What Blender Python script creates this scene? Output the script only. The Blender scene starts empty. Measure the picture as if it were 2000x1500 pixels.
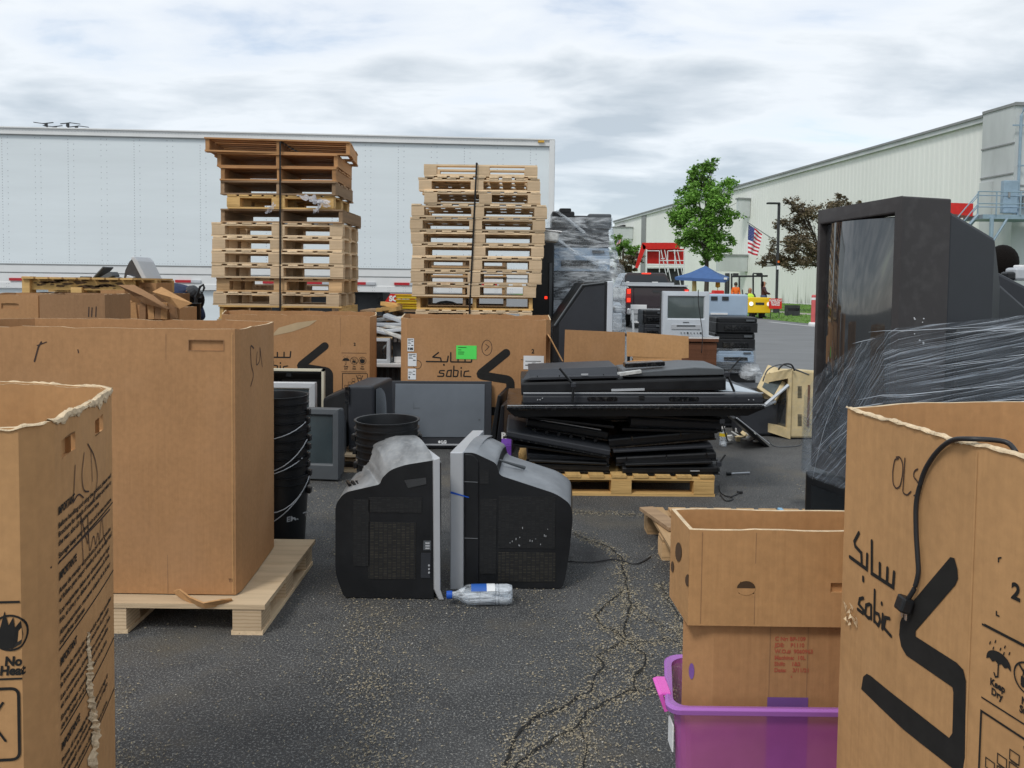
import bpy, math, random
from mathutils import Vector, Matrix, noise
R = math.radians
random.seed(7)
S = bpy.context.scene
COL = S.collection
# ------------------------------------------------------------- camera
CAMH = 1.35; FPX = 1500.0; PITCH = R(2.5); ROLL = 0.012; PY0 = 620.5
cam = bpy.data.cameras.new('camera'); camo = bpy.data.objects.new('camera', cam); COL.objects.link(camo)
cam.sensor_width = 36; cam.lens = 36*FPX/2000; cam.shift_y = (PY0-750)/2000; cam.clip_start = .05; cam.clip_end = 2000
CM = Matrix.Rotation(math.pi/2-PITCH, 4, 'X') @ Matrix.Rotation(ROLL, 4, 'Z')
camo.matrix_world = Matrix.Translation((0, 0, CAMH)) @ CM
S.camera = camo
# ------------------------------------------------------------- world and sun
SUN_EL, SUN_AZ = R(52), R(215)      # azimuth clockwise from +Y
S.view_settings.view_transform = 'Standard'; S.view_settings.look = 'None'
S.view_settings.exposure = 0.45; S.view_settings.gamma = 1
w = bpy.data.worlds.new('World'); S.world = w; w.use_nodes = True
nt = w.node_tree; nt.nodes.clear(); N = nt.nodes.new; L = nt.links.new
out = N('ShaderNodeOutputWorld'); bg = N('ShaderNodeBackground'); sky = N('ShaderNodeTexSky')
sky.sky_type = 'NISHITA'; sky.sun_disc = False; sky.sun_elevation = SUN_EL; sky.sun_rotation = SUN_AZ
sky.air_density = 1.0; sky.dust_density = .6
tc = N('ShaderNodeTexCoord'); sep = N('ShaderNodeSeparateXYZ'); L(tc.outputs['Generated'], sep.inputs[0])
def wm(op, a, b=None, c=None, clamp=False):
    n = N('ShaderNodeMath'); n.operation = op; n.use_clamp = clamp
    for i, x in enumerate((a, b, c)):
        if x is None: continue
        if isinstance(x, (int, float)): n.inputs[i].default_value = x
        else: L(x, n.inputs[i])
    return n.outputs[0]
zz = wm('MAXIMUM', sep.outputs[2], 0.0); den = wm('ADD', zz, .16)
cx = wm('DIVIDE', sep.outputs[0], den); cy = wm('DIVIDE', sep.outputs[1], den)
cmb = N('ShaderNodeCombineXYZ'); L(wm('MULTIPLY', cx, .62), cmb.inputs[0]); L(cy, cmb.inputs[1])
def wnoise(vec, sc, det, rough, dist=0, off=0):
    n = N('ShaderNodeTexNoise'); n.noise_dimensions = '3D'; n.inputs['Scale'].default_value = sc; n.inputs['Detail'].default_value = det
    n.inputs['Roughness'].default_value = rough; n.inputs['Distortion'].default_value = dist
    m = N('ShaderNodeMapping'); m.inputs['Location'].default_value = (off, off*.7, off*1.3); L(vec, m.inputs[0]); L(m.outputs[0], n.inputs[0])
    return n.outputs[0]
n1 = wnoise(cmb.outputs[0], 1.35, 8, .5, .3, 5.1); n2 = wnoise(cmb.outputs[0], 3.2, 7, .52, .3, 8.3)
def wramp(fac, stops):
    r = N('ShaderNodeValToRGB'); L(fac, r.inputs[0]); e = r.color_ramp.elements
    e[0].position, e[0].color = stops[0][0], (*stops[0][1], 1); e[1].position, e[1].color = stops[-1][0], (*stops[-1][1], 1)
    for p, c in stops[1:-1]:
        q = e.new(p); q.color = (*c, 1)
    return r.outputs[0]
mixn = wm('ADD', wm('MULTIPLY', n1, .55), wm('MULTIPLY', n2, .45))
cov = wramp(mixn, [(.30, (.3, .3, .3)), (.37, (.8, .8, .8)), (.43, (1, 1, 1))])
cloud = wramp(mixn, [(.37, (8.8, 9.2, 9.7)), (.44, (8.4, 8.9, 9.4)), (.50, (7.0, 7.6, 8.2)), (.58, (5.2, 5.9, 6.6))])
hor = wramp(zz, [(0, (1, 1, 1)), (.12, (.4, .4, .4)), (.3, (0, 0, 0))])
mx1 = N('ShaderNodeMixRGB'); L(hor, mx1.inputs[0]); mx1.inputs[0].default_value = 0
skys = N('ShaderNodeMixRGB'); skys.blend_type = 'MULTIPLY'; skys.inputs[0].default_value = 1; L(sky.outputs[0], skys.inputs[1]); skys.inputs[2].default_value = (1.75, 1.7, 1.6, 1)
covh = wm('MULTIPLY', cov, wm('SUBTRACT', 1.0, wm('MULTIPLY', hor, .25)))
mx = N('ShaderNodeMixRGB'); L(covh, mx.inputs[0]); L(skys.outputs[0], mx.inputs[1]); L(cloud, mx.inputs[2])
L(mx.outputs[0], bg.inputs[0]); bg.inputs[1].default_value = .078; L(bg.outputs[0], out.inputs[0])
sl = bpy.data.lights.new('sun', 'SUN'); so = bpy.data.objects.new('sun', sl); COL.objects.link(so)
sl.energy = 1.3; sl.angle = R(14); sl.color = (1, .955, .89)
sd = Vector((math.sin(SUN_AZ)*math.cos(SUN_EL), math.cos(SUN_AZ)*math.cos(SUN_EL), math.sin(SUN_EL)))
so.rotation_euler = sd.to_track_quat('Z', 'Y').to_euler(); so.location = sd*30

# ------------------------------------------------------------- helpers
def ray(px, py):
    return CM.to_3x3() @ Vector(((px-1000)/FPX, -(py-PY0)/FPX, -1))
def P(px, py, Y):
    d = ray(px, py); return Vector((0, 0, CAMH)) + d*(Y/d.y)
def G(px, py, z=0.0):
    d = ray(px, py); return Vector((0, 0, CAMH)) + d*((z-CAMH)/d.z)
def X(px, Y): return (px-1000)/FPX*Y
def Z(px, py, Y): return P(px, py, Y).z
def hitseg(a, b, px, py):
    d = ray(px, py); e = b-a; k = (a.x*d.y-a.y*d.x)/(e.y*d.x-e.x*d.y); q = a+e*k; t = q.y/d.y
    return k, CAMH+d.z*t
ROOTM = {}
def tagit(o, label=None, cat=None, group=None, kind=None):
    if label: o['label'] = label
    if cat: o['category'] = cat
    if group: o['group'] = group
    if kind: o['kind'] = kind
    return o
def thing(name, label, cat, loc=(0, 0, 0), rz=0, group=None, rot=None):
    o = bpy.data.objects.new(name, None); COL.objects.link(o); o.empty_display_size = .1
    o.location = loc; o.rotation_euler = rot if rot else (0, 0, rz)
    from mathutils import Euler
    ROOTM[o] = (Matrix.Translation(loc) @ Euler(o.rotation_euler).to_matrix().to_4x4()).inverted()
    return tagit(o, label, cat, group)
def copy_tree(o, parent=None):
    c = o.copy(); COL.objects.link(c)
    if parent: c.parent = parent
    for ch in list(o.children): copy_tree(ch, c)
    return c
class MB:
    def __init__(s): s.v = []; s.f = []; s.m = []
    def add(s, vs, fs, m=0):
        b = len(s.v); s.v += [tuple(x) for x in vs]; s.f += [tuple(b+i for i in f) for f in fs]; s.m += [m]*len(fs); return s
    def hexa(s, p, m=0):   # p: 4 bottom ccw, 4 top ccw
        return s.add(p, [(3, 2, 1, 0), (4, 5, 6, 7), (0, 1, 5, 4), (1, 2, 6, 5), (2, 3, 7, 6), (3, 0, 4, 7)], m)
    def box(s, c, sz, rot=None, m=0):
        hx, hy, hz = sz[0]/2, sz[1]/2, sz[2]/2
        p = [Vector(q) for q in ((-hx, -hy, -hz), (hx, -hy, -hz), (hx, hy, -hz), (-hx, hy, -hz), (-hx, -hy, hz), (hx, -hy, hz), (hx, hy, hz), (-hx, hy, hz))]
        if rot is not None:
            M = rot if isinstance(rot, Matrix) else Matrix.Rotation(rot, 3, 'Z')
            p = [M @ q for q in p]
        c = Vector(c); return s.hexa([q+c for q in p], m)
    def prism(s, poly, ax, a0, a1, m=0, sc=1.0, cen=None):
        # poly 2D; ax 'y': poly in (x,z) extruded along y; 'x': (y,z) along x; 'z': (x,y) along z
        def mk(p, a):
            return {'y': (p[0], a, p[1]), 'x': (a, p[0], p[1]), 'z': (p[0], p[1], a)}[ax]
        n = len(poly); cen = cen or (sum(p[0] for p in poly)/n, sum(p[1] for p in poly)/n)
        q = [(cen[0]+(p[0]-cen[0])*sc, cen[1]+(p[1]-cen[1])*sc) for p in poly]
        vs = [mk(p, a0) for p in poly]+[mk(p, a1) for p in q]
        fs = [tuple(range(n-1, -1, -1)), tuple(range(n, 2*n))]+[(i, (i+1) % n, n+(i+1) % n, n+i) for i in range(n)]
        return s.add(vs, fs, m)
    def loft(s, rings, m=0, cap=True):
        n = len(rings[0]); vs = [p for r in rings for p in r]; fs = []
        for k in range(len(rings)-1):
            for i in range(n):
                j = (i+1) % n; fs.append((k*n+i, k*n+j, (k+1)*n+j, (k+1)*n+i))
        if cap: fs.append(tuple(range(n-1, -1, -1))); fs.append(tuple((len(rings)-1)*n+i for i in range(n)))
        return s.add(vs, fs, m)
    def tube(s, path, r, n=8, m=0, flat=None):
        path = [Vector(p) for p in path]; rings = []
        for i, p in enumerate(path):
            t = (path[min(i+1, len(path)-1)]-path[max(i-1, 0)]).normalized()
            a = t.cross(Vector((0, 0, 1)) if abs(t.z) < .95 else Vector((1, 0, 0))).normalized(); b = t.cross(a)
            rr = r[i] if isinstance(r, (list, tuple)) else r
            ra, rb = (rr, rr) if not flat else (rr, rr*flat)
            rings.append([p+a*ra*math.cos(2*math.pi*k/n)+b*rb*math.sin(2*math.pi*k/n) for k in range(n)])
        return s.loft(rings, m)
    def lathe(s, prof, c=(0, 0, 0), n=24, m=0, axis='z', cap=True):
        rings = []
        for r, z in prof:
            ring = []
            for k in range(n):
                a = 2*math.pi*k/n
                if axis == 'z': q = (c[0]+r*math.cos(a), c[1]+r*math.sin(a), c[2]+z)
                elif axis == 'x': q = (c[0]+z, c[1]+r*math.cos(a), c[2]+r*math.sin(a))
                else: q = (c[0]+r*math.cos(a), c[1]+z, c[2]+r*math.sin(a))
                ring.append(q)
            rings.append(ring)
        return s.loft(rings, m, cap)
    def quad(s, a, b, c, d, m=0): return s.add([a, b, c, d], [(0, 1, 2, 3)], m)
    def build(s, name, mats, parent=None, bevel=0, smooth=False, es=False, world=None, seg=2, label=None, loc=None, rot=None):
        if world is not None:
            M = ROOTM[world]; vs = [tuple(M @ Vector(p)) for p in s.v]
        else: vs = s.v
        me = bpy.data.meshes.new(name); me.from_pydata(vs, [], s.f)
        if not isinstance(mats, (list, tuple)): mats = [mats]
        for mt in mats: me.materials.append(mt)
        if len(mats) > 1: me.polygons.foreach_set('material_index', s.m)
        if smooth or es: me.polygons.foreach_set('use_smooth', [True]*len(me.polygons))
        me.validate(); me.update()
        o = bpy.data.objects.new(name, me); COL.objects.link(o)
        if parent: o.parent = parent
        if loc: o.location = loc
        if rot: o.rotation_euler = rot
        if bevel:
            b = o.modifiers.new('bevel', 'BEVEL'); b.width = bevel; b.segments = seg; b.limit_method = 'ANGLE'; b.angle_limit = R(35); b.harden_normals = False
        if es:
            e_ = o.modifiers.new('split', 'EDGE_SPLIT'); e_.split_angle = R(42)
        if label: o['label'] = label
        return o
def uvfilm(name, tint, dens, scale, lo, hi):
    m = filmmat(name, tint, dens, scale, lo, hi); t = m.node_tree
    uv = t.nodes.new('ShaderNodeUVMap'); uv.uv_map = 'UVMap'; mp = [n for n in t.nodes if n.type == 'MAPPING'][0]; mp.inputs['Rotation'].default_value = (0, 0, 0); mp.inputs['Scale'].default_value = scale
    t.links.new(uv.outputs[0], mp.inputs[0]); nz = [n for n in t.nodes if n.type == 'TEX_NOISE'][0]; nz.inputs['Distortion'].default_value = .15; nz.inputs['Scale'].default_value = 1; nz.inputs['Detail'].default_value = 2.5; return m
def rrect(w, h, r, n=4, cx=0, cy=0):
    pts = []
    for sx, sy, a0 in ((1, -1, -90), (1, 1, 0), (-1, 1, 90), (-1, -1, 180)):
        for k in range(n+1):
            a = R(a0+90*k/n); pts.append((cx+sx*(w/2-r)+r*math.cos(a), cy+sy*(h/2-r)+r*math.sin(a)))
    return pts
# ------------------------------------------------------------- materials
def mat(name, rgb, rough=.6, metal=0, var=.12, vs=4.0, bump=0, bs=60, spec=.5, alpha=1, trans=0, emit=0, rnd=0, stretch=(1, 1, 1), coat=0, rvar=0, ior=1.45, dust=0, sheen=0):
    m = bpy.data.materials.new(name); m.use_nodes = True; t = m.node_tree; t.nodes.clear()
    N = t.nodes.new; L = t.links.new
    o = N('ShaderNodeOutputMaterial'); b = N('ShaderNodeBsdfPrincipled'); L(b.outputs[0], o.inputs[0])
    b.inputs['Roughness'].default_value = rough; b.inputs['Metallic'].default_value = metal
    b.inputs['Specular IOR Level'].default_value = spec; b.inputs['IOR'].default_value = ior
    b.inputs['Transmission Weight'].default_value = trans; b.inputs['Alpha'].default_value = alpha; b.inputs['Coat Weight'].default_value = coat
    tc = N('ShaderNodeTexCoord'); mp = N('ShaderNodeMapping'); mp.inputs['Scale'].default_value = stretch; L(tc.outputs['Object'], mp.inputs[0])
    nz = N('ShaderNodeTexNoise'); nz.inputs['Scale'].default_value = vs; nz.inputs['Detail'].default_value = 6; nz.inputs['Roughness'].default_value = .6; L(mp.outputs[0], nz.inputs[0])
    rp = N('ShaderNodeMapRange'); L(nz.outputs[0], rp.inputs[0]); rp.inputs[1].default_value = .3; rp.inputs[2].default_value = .7
    rp.inputs[3].default_value = 1-var; rp.inputs[4].default_value = 1+var
    val = rp.outputs[0]
    if rnd:
        oi = N('ShaderNodeObjectInfo'); r2 = N('ShaderNodeMapRange'); L(oi.outputs['Random'], r2.inputs[0]); r2.inputs[3].default_value = 1-rnd; r2.inputs[4].default_value = 1+rnd
        mu = N('ShaderNodeMath'); mu.operation = 'MULTIPLY'; L(val, mu.inputs[0]); L(r2.outputs[0], mu.inputs[1]); val = mu.outputs[0]
        ad = N('ShaderNodeVectorMath'); ad.operation = 'ADD'; cb = N('ShaderNodeCombineXYZ'); m9 = N('ShaderNodeMath'); m9.operation = 'MULTIPLY'; m9.inputs[1].default_value = 37
        L(oi.outputs['Random'], m9.inputs[0]); L(m9.outputs[0], cb.inputs[0]); L(m9.outputs[0], cb.inputs[1]); L(tc.outputs['Object'], ad.inputs[0]); L(cb.outputs[0], ad.inputs[1]); L(ad.outputs[0], mp.inputs[0])
    vm = N('ShaderNodeVectorMath'); vm.operation = 'SCALE'; vm.inputs[0].default_value = rgb; L(val, vm.inputs['Scale'])
    col = vm.outputs[0]
    if dust:
        ge = N('ShaderNodeTexNoise'); ge.inputs['Scale'].default_value = vs*5; ge.inputs['Detail'].default_value = 8; L(tc.outputs['Object'], ge.inputs[0])
        dr = N('ShaderNodeMapRange'); L(ge.outputs[0], dr.inputs[0]); dr.inputs[1].default_value = .5; dr.inputs[2].default_value = .72; dr.inputs[4].default_value = dust
        mxx = N('ShaderNodeMixRGB'); L(dr.outputs[0], mxx.inputs[0]); L(col, mxx.inputs[1]); mxx.inputs[2].default_value = (.35, .35, .34, 1); col = mxx.outputs[0]
    L(col, b.inputs['Base Color'])
    if emit: L(col, b.inputs['Emission Color']); b.inputs['Emission Strength'].default_value = emit
    if rvar:
        rr = N('ShaderNodeMapRange'); L(nz.outputs[0], rr.inputs[0]); rr.inputs[1].default_value = .3; rr.inputs[2].default_value = .7; rr.inputs[3].default_value = max(0, rough-rvar); rr.inputs[4].default_value = rough+rvar; L(rr.outputs[0], b.inputs['Roughness'])
    if bump:
        nb = N('ShaderNodeTexNoise'); nb.inputs['Scale'].default_value = bs; nb.inputs['Detail'].default_value = 4; L(mp.outputs[0], nb.inputs[0])
        bu = N('ShaderNodeBump'); bu.inputs['Strength'].default_value = bump; bu.inputs['Distance'].default_value = .01; L(nb.outputs[0], bu.inputs['Height']); L(bu.outputs[0], b.inputs['Normal'])
    return m
def cardboard(name, rgb):
    m = mat(name, rgb, .78, var=.07, vs=3.5, spec=.25)
    t = m.node_tree; N = t.nodes.new; L = t.links.new
    b = [n for n in t.nodes if n.type == 'BSDF_PRINCIPLED'][0]; src = b.inputs['Base Color'].links[0].from_socket
    tc = [n for n in t.nodes if n.type == 'TEX_COORD'][0]
    def nz(sc, st, det=4):
        mp = N('ShaderNodeMapping'); mp.inputs['Scale'].default_value = st; L(tc.outputs['Object'], mp.inputs[0])
        n = N('ShaderNodeTexNoise'); n.inputs['Scale'].default_value = sc; n.inputs['Detail'].default_value = det; L(mp.outputs[0], n.inputs[0]); return n.outputs[0]
    flute = nz(50, (1, 1, .04), 2); fib = nz(55, (1, 1, 1.0), 5); scuff = nz(3.2, (1, 1, .8), 9)
    def mr(s, a, b_, c, d):
        r = N('ShaderNodeMapRange'); L(s, r.inputs[0]); r.inputs[1].default_value = a; r.inputs[2].default_value = b_; r.inputs[3].default_value = c; r.inputs[4].default_value = d; return r.outputs[0]
    mu = N('ShaderNodeMath'); mu.operation = 'MULTIPLY'; L(mr(flute, .3, .7, .98, 1.02), mu.inputs[0]); L(mr(fib, .3, .7, .93, 1.06), mu.inputs[1])
    sc = N('ShaderNodeVectorMath'); sc.operation = 'SCALE'; L(src, sc.inputs[0]); L(mu.outputs[0], sc.inputs['Scale'])
    mx = N('ShaderNodeMixRGB'); L(mr(scuff, .54, .72, 0, .30), mx.inputs[0]); L(sc.outputs[0], mx.inputs[1]); mx.inputs[2].default_value = (rgb[0]*1.25, rgb[1]*1.35, rgb[2]*1.6, 1)
    mx2 = N('ShaderNodeMixRGB'); L(mr(nz(1.6, (1, 1, .8), 9), .56, .72, 0, .26), mx2.inputs[0]); L(mx.outputs[0], mx2.inputs[1]); mx2.inputs[2].default_value = (rgb[0]*.55, rgb[1]*.5, rgb[2]*.45, 1)
    L(mx2.outputs[0], b.inputs['Base Color'])
    bu = N('ShaderNodeBump'); bu.inputs['Strength'].default_value = .35; bu.inputs['Distance'].default_value = .006
    ad = N('ShaderNodeMath'); ad.operation = 'ADD'; L(flute, ad.inputs[0]); q9 = N('ShaderNodeMath'); q9.operation = 'MULTIPLY'; q9.inputs[1].default_value = 3.5; L(nz(3.5, (1.6, 1, .5), 4), q9.inputs[0]); L(q9.outputs[0], ad.inputs[1]); L(ad.outputs[0], bu.inputs['Height']); L(bu.outputs[0], b.inputs['Normal'])
    return m
def woodmat(name, rgb, rnd=.22):
    m = mat(name, rgb, .75, var=.16, vs=14, rnd=rnd, stretch=(.12, 1.6, 1.6), bump=.25, bs=60, spec=.25)
    t = m.node_tree; N = t.nodes.new; L = t.links.new
    b = [n for n in t.nodes if n.type == 'BSDF_PRINCIPLED'][0]; src = b.inputs['Base Color'].links[0].from_socket
    tc = [n for n in t.nodes if n.type == 'TEX_COORD'][0]
    mp = N('ShaderNodeMapping'); mp.inputs['Scale'].default_value = (1.2, 5, 5); L(tc.outputs['Object'], mp.inputs[0])
    oi = N('ShaderNodeObjectInfo'); n = N('ShaderNodeTexNoise'); n.noise_dimensions = '4D'; n.inputs['Scale'].default_value = 2.5; n.inputs['Detail'].default_value = 8; L(mp.outputs[0], n.inputs[0])
    mm = N('ShaderNodeMath'); mm.operation = 'MULTIPLY'; mm.inputs[1].default_value = 50; L(oi.outputs['Random'], mm.inputs[0]); L(mm.outputs[0], n.inputs['W'])
    r = N('ShaderNodeMapRange'); L(n.outputs[0], r.inputs[0]); r.inputs[1].default_value = .56; r.inputs[2].default_value = .74; r.inputs[4].default_value = .55
    mx = N('ShaderNodeMixRGB'); L(r.outputs[0], mx.inputs[0]); L(src, mx.inputs[1]); mx.inputs[2].default_value = (rgb[0]*.45, rgb[1]*.38, rgb[2]*.3, 1); L(mx.outputs[0], b.inputs['Base Color'])
    return m
def layered(name, rgb):
    m = mat(name, rgb, .8, var=.08, vs=8, rnd=.12, spec=.2); t = m.node_tree; N = t.nodes.new; L = t.links.new
    b = [n for n in t.nodes if n.type == 'BSDF_PRINCIPLED'][0]; src = b.inputs['Base Color'].links[0].from_socket
    tc = [n for n in t.nodes if n.type == 'TEX_COORD'][0]
    wv = N('ShaderNodeTexWave'); wv.bands_direction = 'Z'; wv.inputs['Scale'].default_value = 22; wv.inputs['Distortion'].default_value = 1.5; wv.inputs['Detail'].default_value = 3; L(tc.outputs['Object'], wv.inputs[0])
    r = N('ShaderNodeMapRange'); L(wv.outputs['Fac'], r.inputs[0]); r.inputs[1].default_value = 0; r.inputs[2].default_value = .35; r.inputs[3].default_value = .5; r.inputs[4].default_value = 0
    mx = N('ShaderNodeMixRGB'); L(r.outputs[0], mx.inputs[0]); L(src, mx.inputs[1]); mx.inputs[2].default_value = (rgb[0]*.5, rgb[1]*.42, rgb[2]*.32, 1); L(mx.outputs[0], b.inputs['Base Color'])
    return m
def ventmat(name, slot=(.065, .058, .042)):
    m = mat(name, (.016, .017, .019), .5, var=.05); t = m.node_tree; N = t.nodes.new; L = t.links.new
    b = [n for n in t.nodes if n.type == 'BSDF_PRINCIPLED'][0]; tc = [n for n in t.nodes if n.type == 'TEX_COORD'][0]
    mp = N('ShaderNodeMapping'); mp.inputs['Rotation'].default_value = (R(90), 0, 0); L(tc.outputs['Object'], mp.inputs[0])
    br = N('ShaderNodeTexBrick'); br.offset = 0; br.inputs['Scale'].default_value = 1; br.inputs['Brick Width'].default_value = .019; br.inputs['Row Height'].default_value = .0068
    br.inputs['Mortar Size'].default_value = .0023; br.inputs['Color1'].default_value = (*slot, 1); br.inputs['Color2'].default_value = (slot[0]*.3, slot[1]*.3, slot[2]*.3, 1); br.inputs['Mortar'].default_value = (.012, .013, .015, 1); L(mp.outputs[0], br.inputs[0])
    L(br.outputs[0], b.inputs['Base Color']); return m
def filmmat(name, tint=(.75, .8, .86), dens=.35, scale=(1.2, 1.2, 9), lo=.47, hi=.62, vs=2.2):
    m = bpy.data.materials.new(name); m.use_nodes = True; t = m.node_tree; t.nodes.clear(); N = t.nodes.new; L = t.links.new
    o = N('ShaderNodeOutputMaterial'); tr = N('ShaderNodeBsdfTransparent'); tr.inputs[0].default_value = (.93, .95, .97, 1)
    b = N('ShaderNodeBsdfPrincipled'); b.inputs['Base Color'].default_value = (*tint, 1); b.inputs['Roughness'].default_value = .22; b.inputs['Specular IOR Level'].default_value = .8
    tc = N('ShaderNodeTexCoord'); mp = N('ShaderNodeMapping'); mp.inputs['Scale'].default_value = scale; mp.inputs['Rotation'].default_value = (0, R(9), 0); L(tc.outputs['Object'], mp.inputs[0])
    n = N('ShaderNodeTexNoise'); n.inputs['Scale'].default_value = vs; n.inputs['Detail'].default_value = 7; n.inputs['Roughness'].default_value = .62; n.inputs['Distortion'].default_value = .5; L(mp.outputs[0], n.inputs[0])
    r = N('ShaderNodeMapRange'); L(n.outputs[0], r.inputs[0]); r.inputs[1].default_value = lo; r.inputs[2].default_value = hi; r.inputs[3].default_value = dens*.12; r.inputs[4].default_value = dens
    bu = N('ShaderNodeBump'); bu.inputs['Strength'].default_value = .9; bu.inputs['Distance'].default_value = .03; L(n.outputs[0], bu.inputs['Height']); L(bu.outputs[0], b.inputs['Normal'])
    mx = N('ShaderNodeMixShader'); L(r.outputs[0], mx.inputs[0]); L(tr.outputs[0], mx.inputs[1]); L(b.outputs[0], mx.inputs[2]); L(mx.outputs[0], o.inputs[0]); return m
C_ = dict
mCard = cardboard('cardboard', (.42, .228, .106)); mCardL = cardboard('cardboard_light', (.485, .272, .122)); mCardD = cardboard('cardboard_dull', (.31, .175, .09))
mTorn = mat('torn_paper', (.64, .50, .33), .9, var=.25, vs=40, bump=.6, bs=90)
mInk = mat('ink', (.022, .021, .02), .75, var=.15, vs=30, spec=.2); mPen = mat('marker', (.05, .028, .022), .7)
mInkRed = mat('ink_red', (.42, .10, .055), .8)
mPaper = mat('paper_label', (.78, .80, .82), .6, var=.03)
mGreenL = mat('green_label', (.10, .78, .12), .55, var=.03)
mWood = woodmat('pallet_wood', (.55, .36, .19), .3); mWoodL = woodmat('pallet_wood_pale', (.68, .52, .34), .3); mWoodY = woodmat('pallet_wood_yellow', (.62, .40, .16), .1); mWoodO = woodmat('pallet_wood_orange', (.42, .225, .10), .2); mWoodD = woodmat('pallet_wood_weathered', (.30, .20, .12), .3)
mLVL = layered('layered_block_wood', (.62, .47, .31))
mBlack = mat('black_plastic', (.010, .011, .013), .42, var=.2, vs=6, rvar=.1, bump=.05, bs=300)
mBlack2 = mat('black_gloss', (.008, .009, .011), .16, var=.2, vs=8, rvar=.08, dust=.12)
mGrey = mat('charcoal_plastic', (.028, .031, .038), .48, var=.12, vs=5, bump=.04, bs=300)
mGrey2 = mat('slate_plastic', (.085, .095, .105), .5, var=.1, vs=5)
mCRT = mat('charcoal_crt', (.044, .040, .041), .55, var=.12, vs=4, bump=.06, bs=350, dust=.06)
mDustySky = mat('dusty_sky_bright_plastic', (.24, .25, .26), .3, var=.45, vs=10, bump=.03, bs=60, stretch=(1, .5, 1), dust=.45)
mSkyTop = mat('sky_bright_top', (.20, .215, .235), .5, var=.22, vs=7, dust=.12)
mSilver = mat('silver_plastic', (.50, .52, .55), .38, metal=.25, var=.05)
mSilver2 = mat('pale_silver', (.56, .60, .65), .4, metal=.1, var=.05)
mBlueG = mat('blue_grey_plastic', (.36, .46, .58), .45, var=.08)
mBeige = mat('yellowed_plastic', (.60, .48, .27), .55, var=.22, vs=6, dust=.25)
mScreen = mat('crt_glass', (.022, .025, .028), .05, var=.1, coat=1, ior=1.75)
mScreenG = mat('crt_glass_grey', (.085, .105, .105), .12, var=.15, vs=3, coat=.3)
mScreenD = mat('dusty_screen', (.13, .15, .175), .42, var=.08, vs=5)
mTeal = mat('dim_screen', (.045, .062, .07), .25, var=.2, vs=3, coat=.2)
mTrail = mat('trailer_paint', (.72, .78, .81), .42, var=.05, vs=.8, stretch=(.3, 1, 2.5)); mTrailR = mat('trailer_rail', (.72, .73, .73), .4, var=.03)
mRivet = mat('rivet', (.36, .38, .42), .5)
mUnder = mat('undercarriage', (.035, .037, .04), .7, var=.3)
mRed = mat('red_paint', (.62, .02, .015), .45); mRedRefl = mat('red_reflector', (.45, .02, .03), .4); mWhiteRefl = mat('white_reflector', (.5, .52, .55), .4)
mWhite = mat('white_paint', (.78, .78, .78), .5, var=.04); mWhiteM = mat('white_metal', (.7, .72, .74), .4)
mWall = mat('white_siding', (.76, .775, .74), .7, var=.05, vs=.25, stretch=(1, 1, .25)); mWallG = mat('aged_panel', (.50, .53, .53), .7, var=.16, vs=.6, stretch=(1, 1, .25))
mTrim = mat('grey_trim', (.24, .25, .25), .6); mSteelB = mat('blue_grey_steel', (.25, .34, .42), .5)
mBlueF = mat('blue_canopy_fabric', (.05, .115, .28), .7, var=.1); mYel = mat('yellow_paint', (.80, .52, .01), .4, var=.05); mOrange = mat('orange_vest', (.9, .17, .02), .8)
mHiVis = mat('lime_vest', (.55, .85, .08), .8); mNavy = mat('navy_cloth', (.022, .035, .085), .85, var=.2, vs=8, bump=.3, bs=15); mBlueS = mat('blue_shirt', (.05, .12, .32), .85)
mSkin = mat('skin', (.42, .20, .12), .6); mHair = mat('dark_hair', (.008, .006, .005), .8, spec=.15, bump=1, bs=200); mHairB = mat('brown_hair', (.05, .03, .02), .6, bump=1, bs=200)
mJean = mat('denim', (.06, .10, .2), .85); mJacket = mat('maroon_jacket', (.05, .02, .025), .8)
mGrass = mat('grass', (.10, .19, .03), .9, var=.35, vs=3, bump=.8, bs=40); mPath = mat('concrete_path', (.34, .33, .28), .85, var=.1)
mRoad = mat('road_asphalt', (.165, .17, .175), .85, var=.12, vs=.7, bump=.2, bs=60, stretch=(1, 2, 1)); mLine = mat('white_line', (.45, .46, .46), .8, var=.2, vs=8)
mLeaf = mat('green_leaves', (.13, .28, .035), .6, var=.45, vs=.9, rnd=.1); mLeafP = mat('bronze_leaves', (.12, .092, .05), .65, var=.6, vs=1.1); mBark = mat('bark', (.07, .055, .045), .9, var=.3, bump=.6, bs=20)
mPurple = mat('purple_plastic', (.50, .12, .44), .3, var=.16, alpha=.6, spec=.5); mPurpleR = mat('purple_rim', (.42, .16, .55), .3, var=.05, alpha=.9); mPink = mat('pink_latch', (.75, .12, .55), .35)
mTape = mat('packing_tape', (.20, .10, .34), .22, var=.08)
mFilmS = uvfilm('streaky_film', (.60, .67, .76), .52, (1.1, 60, 1), .53, .70)
mFilm = filmmat('stretch_film', dens=.36, lo=.5, hi=.66, vs=2.6, scale=(1.3, 1.3, 16)); mFilm2 = filmmat('stretch_film_dense', tint=(.80, .85, .90), dens=.72, scale=(1.5, 1.5, 7), lo=.43, hi=.66)
mTruck = mat('dark_truck_paint', (.028, .017, .022), .22, coat=.6, var=.1); mGlass = mat('tinted_glass', (.012, .018, .03), .06, coat=.3); mChrome = mat('chrome', (.5, .5, .52), .25, metal=.8)
mLampR = mat('tail_lamp', (.9, .03, .01), .3, emit=1.2); mLampRd = mat('tail_lens', (.35, .01, .01), .2, coat=.5); mHeadL = mat('headlamp', (.9, .9, .85), .3, emit=.4)
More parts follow.
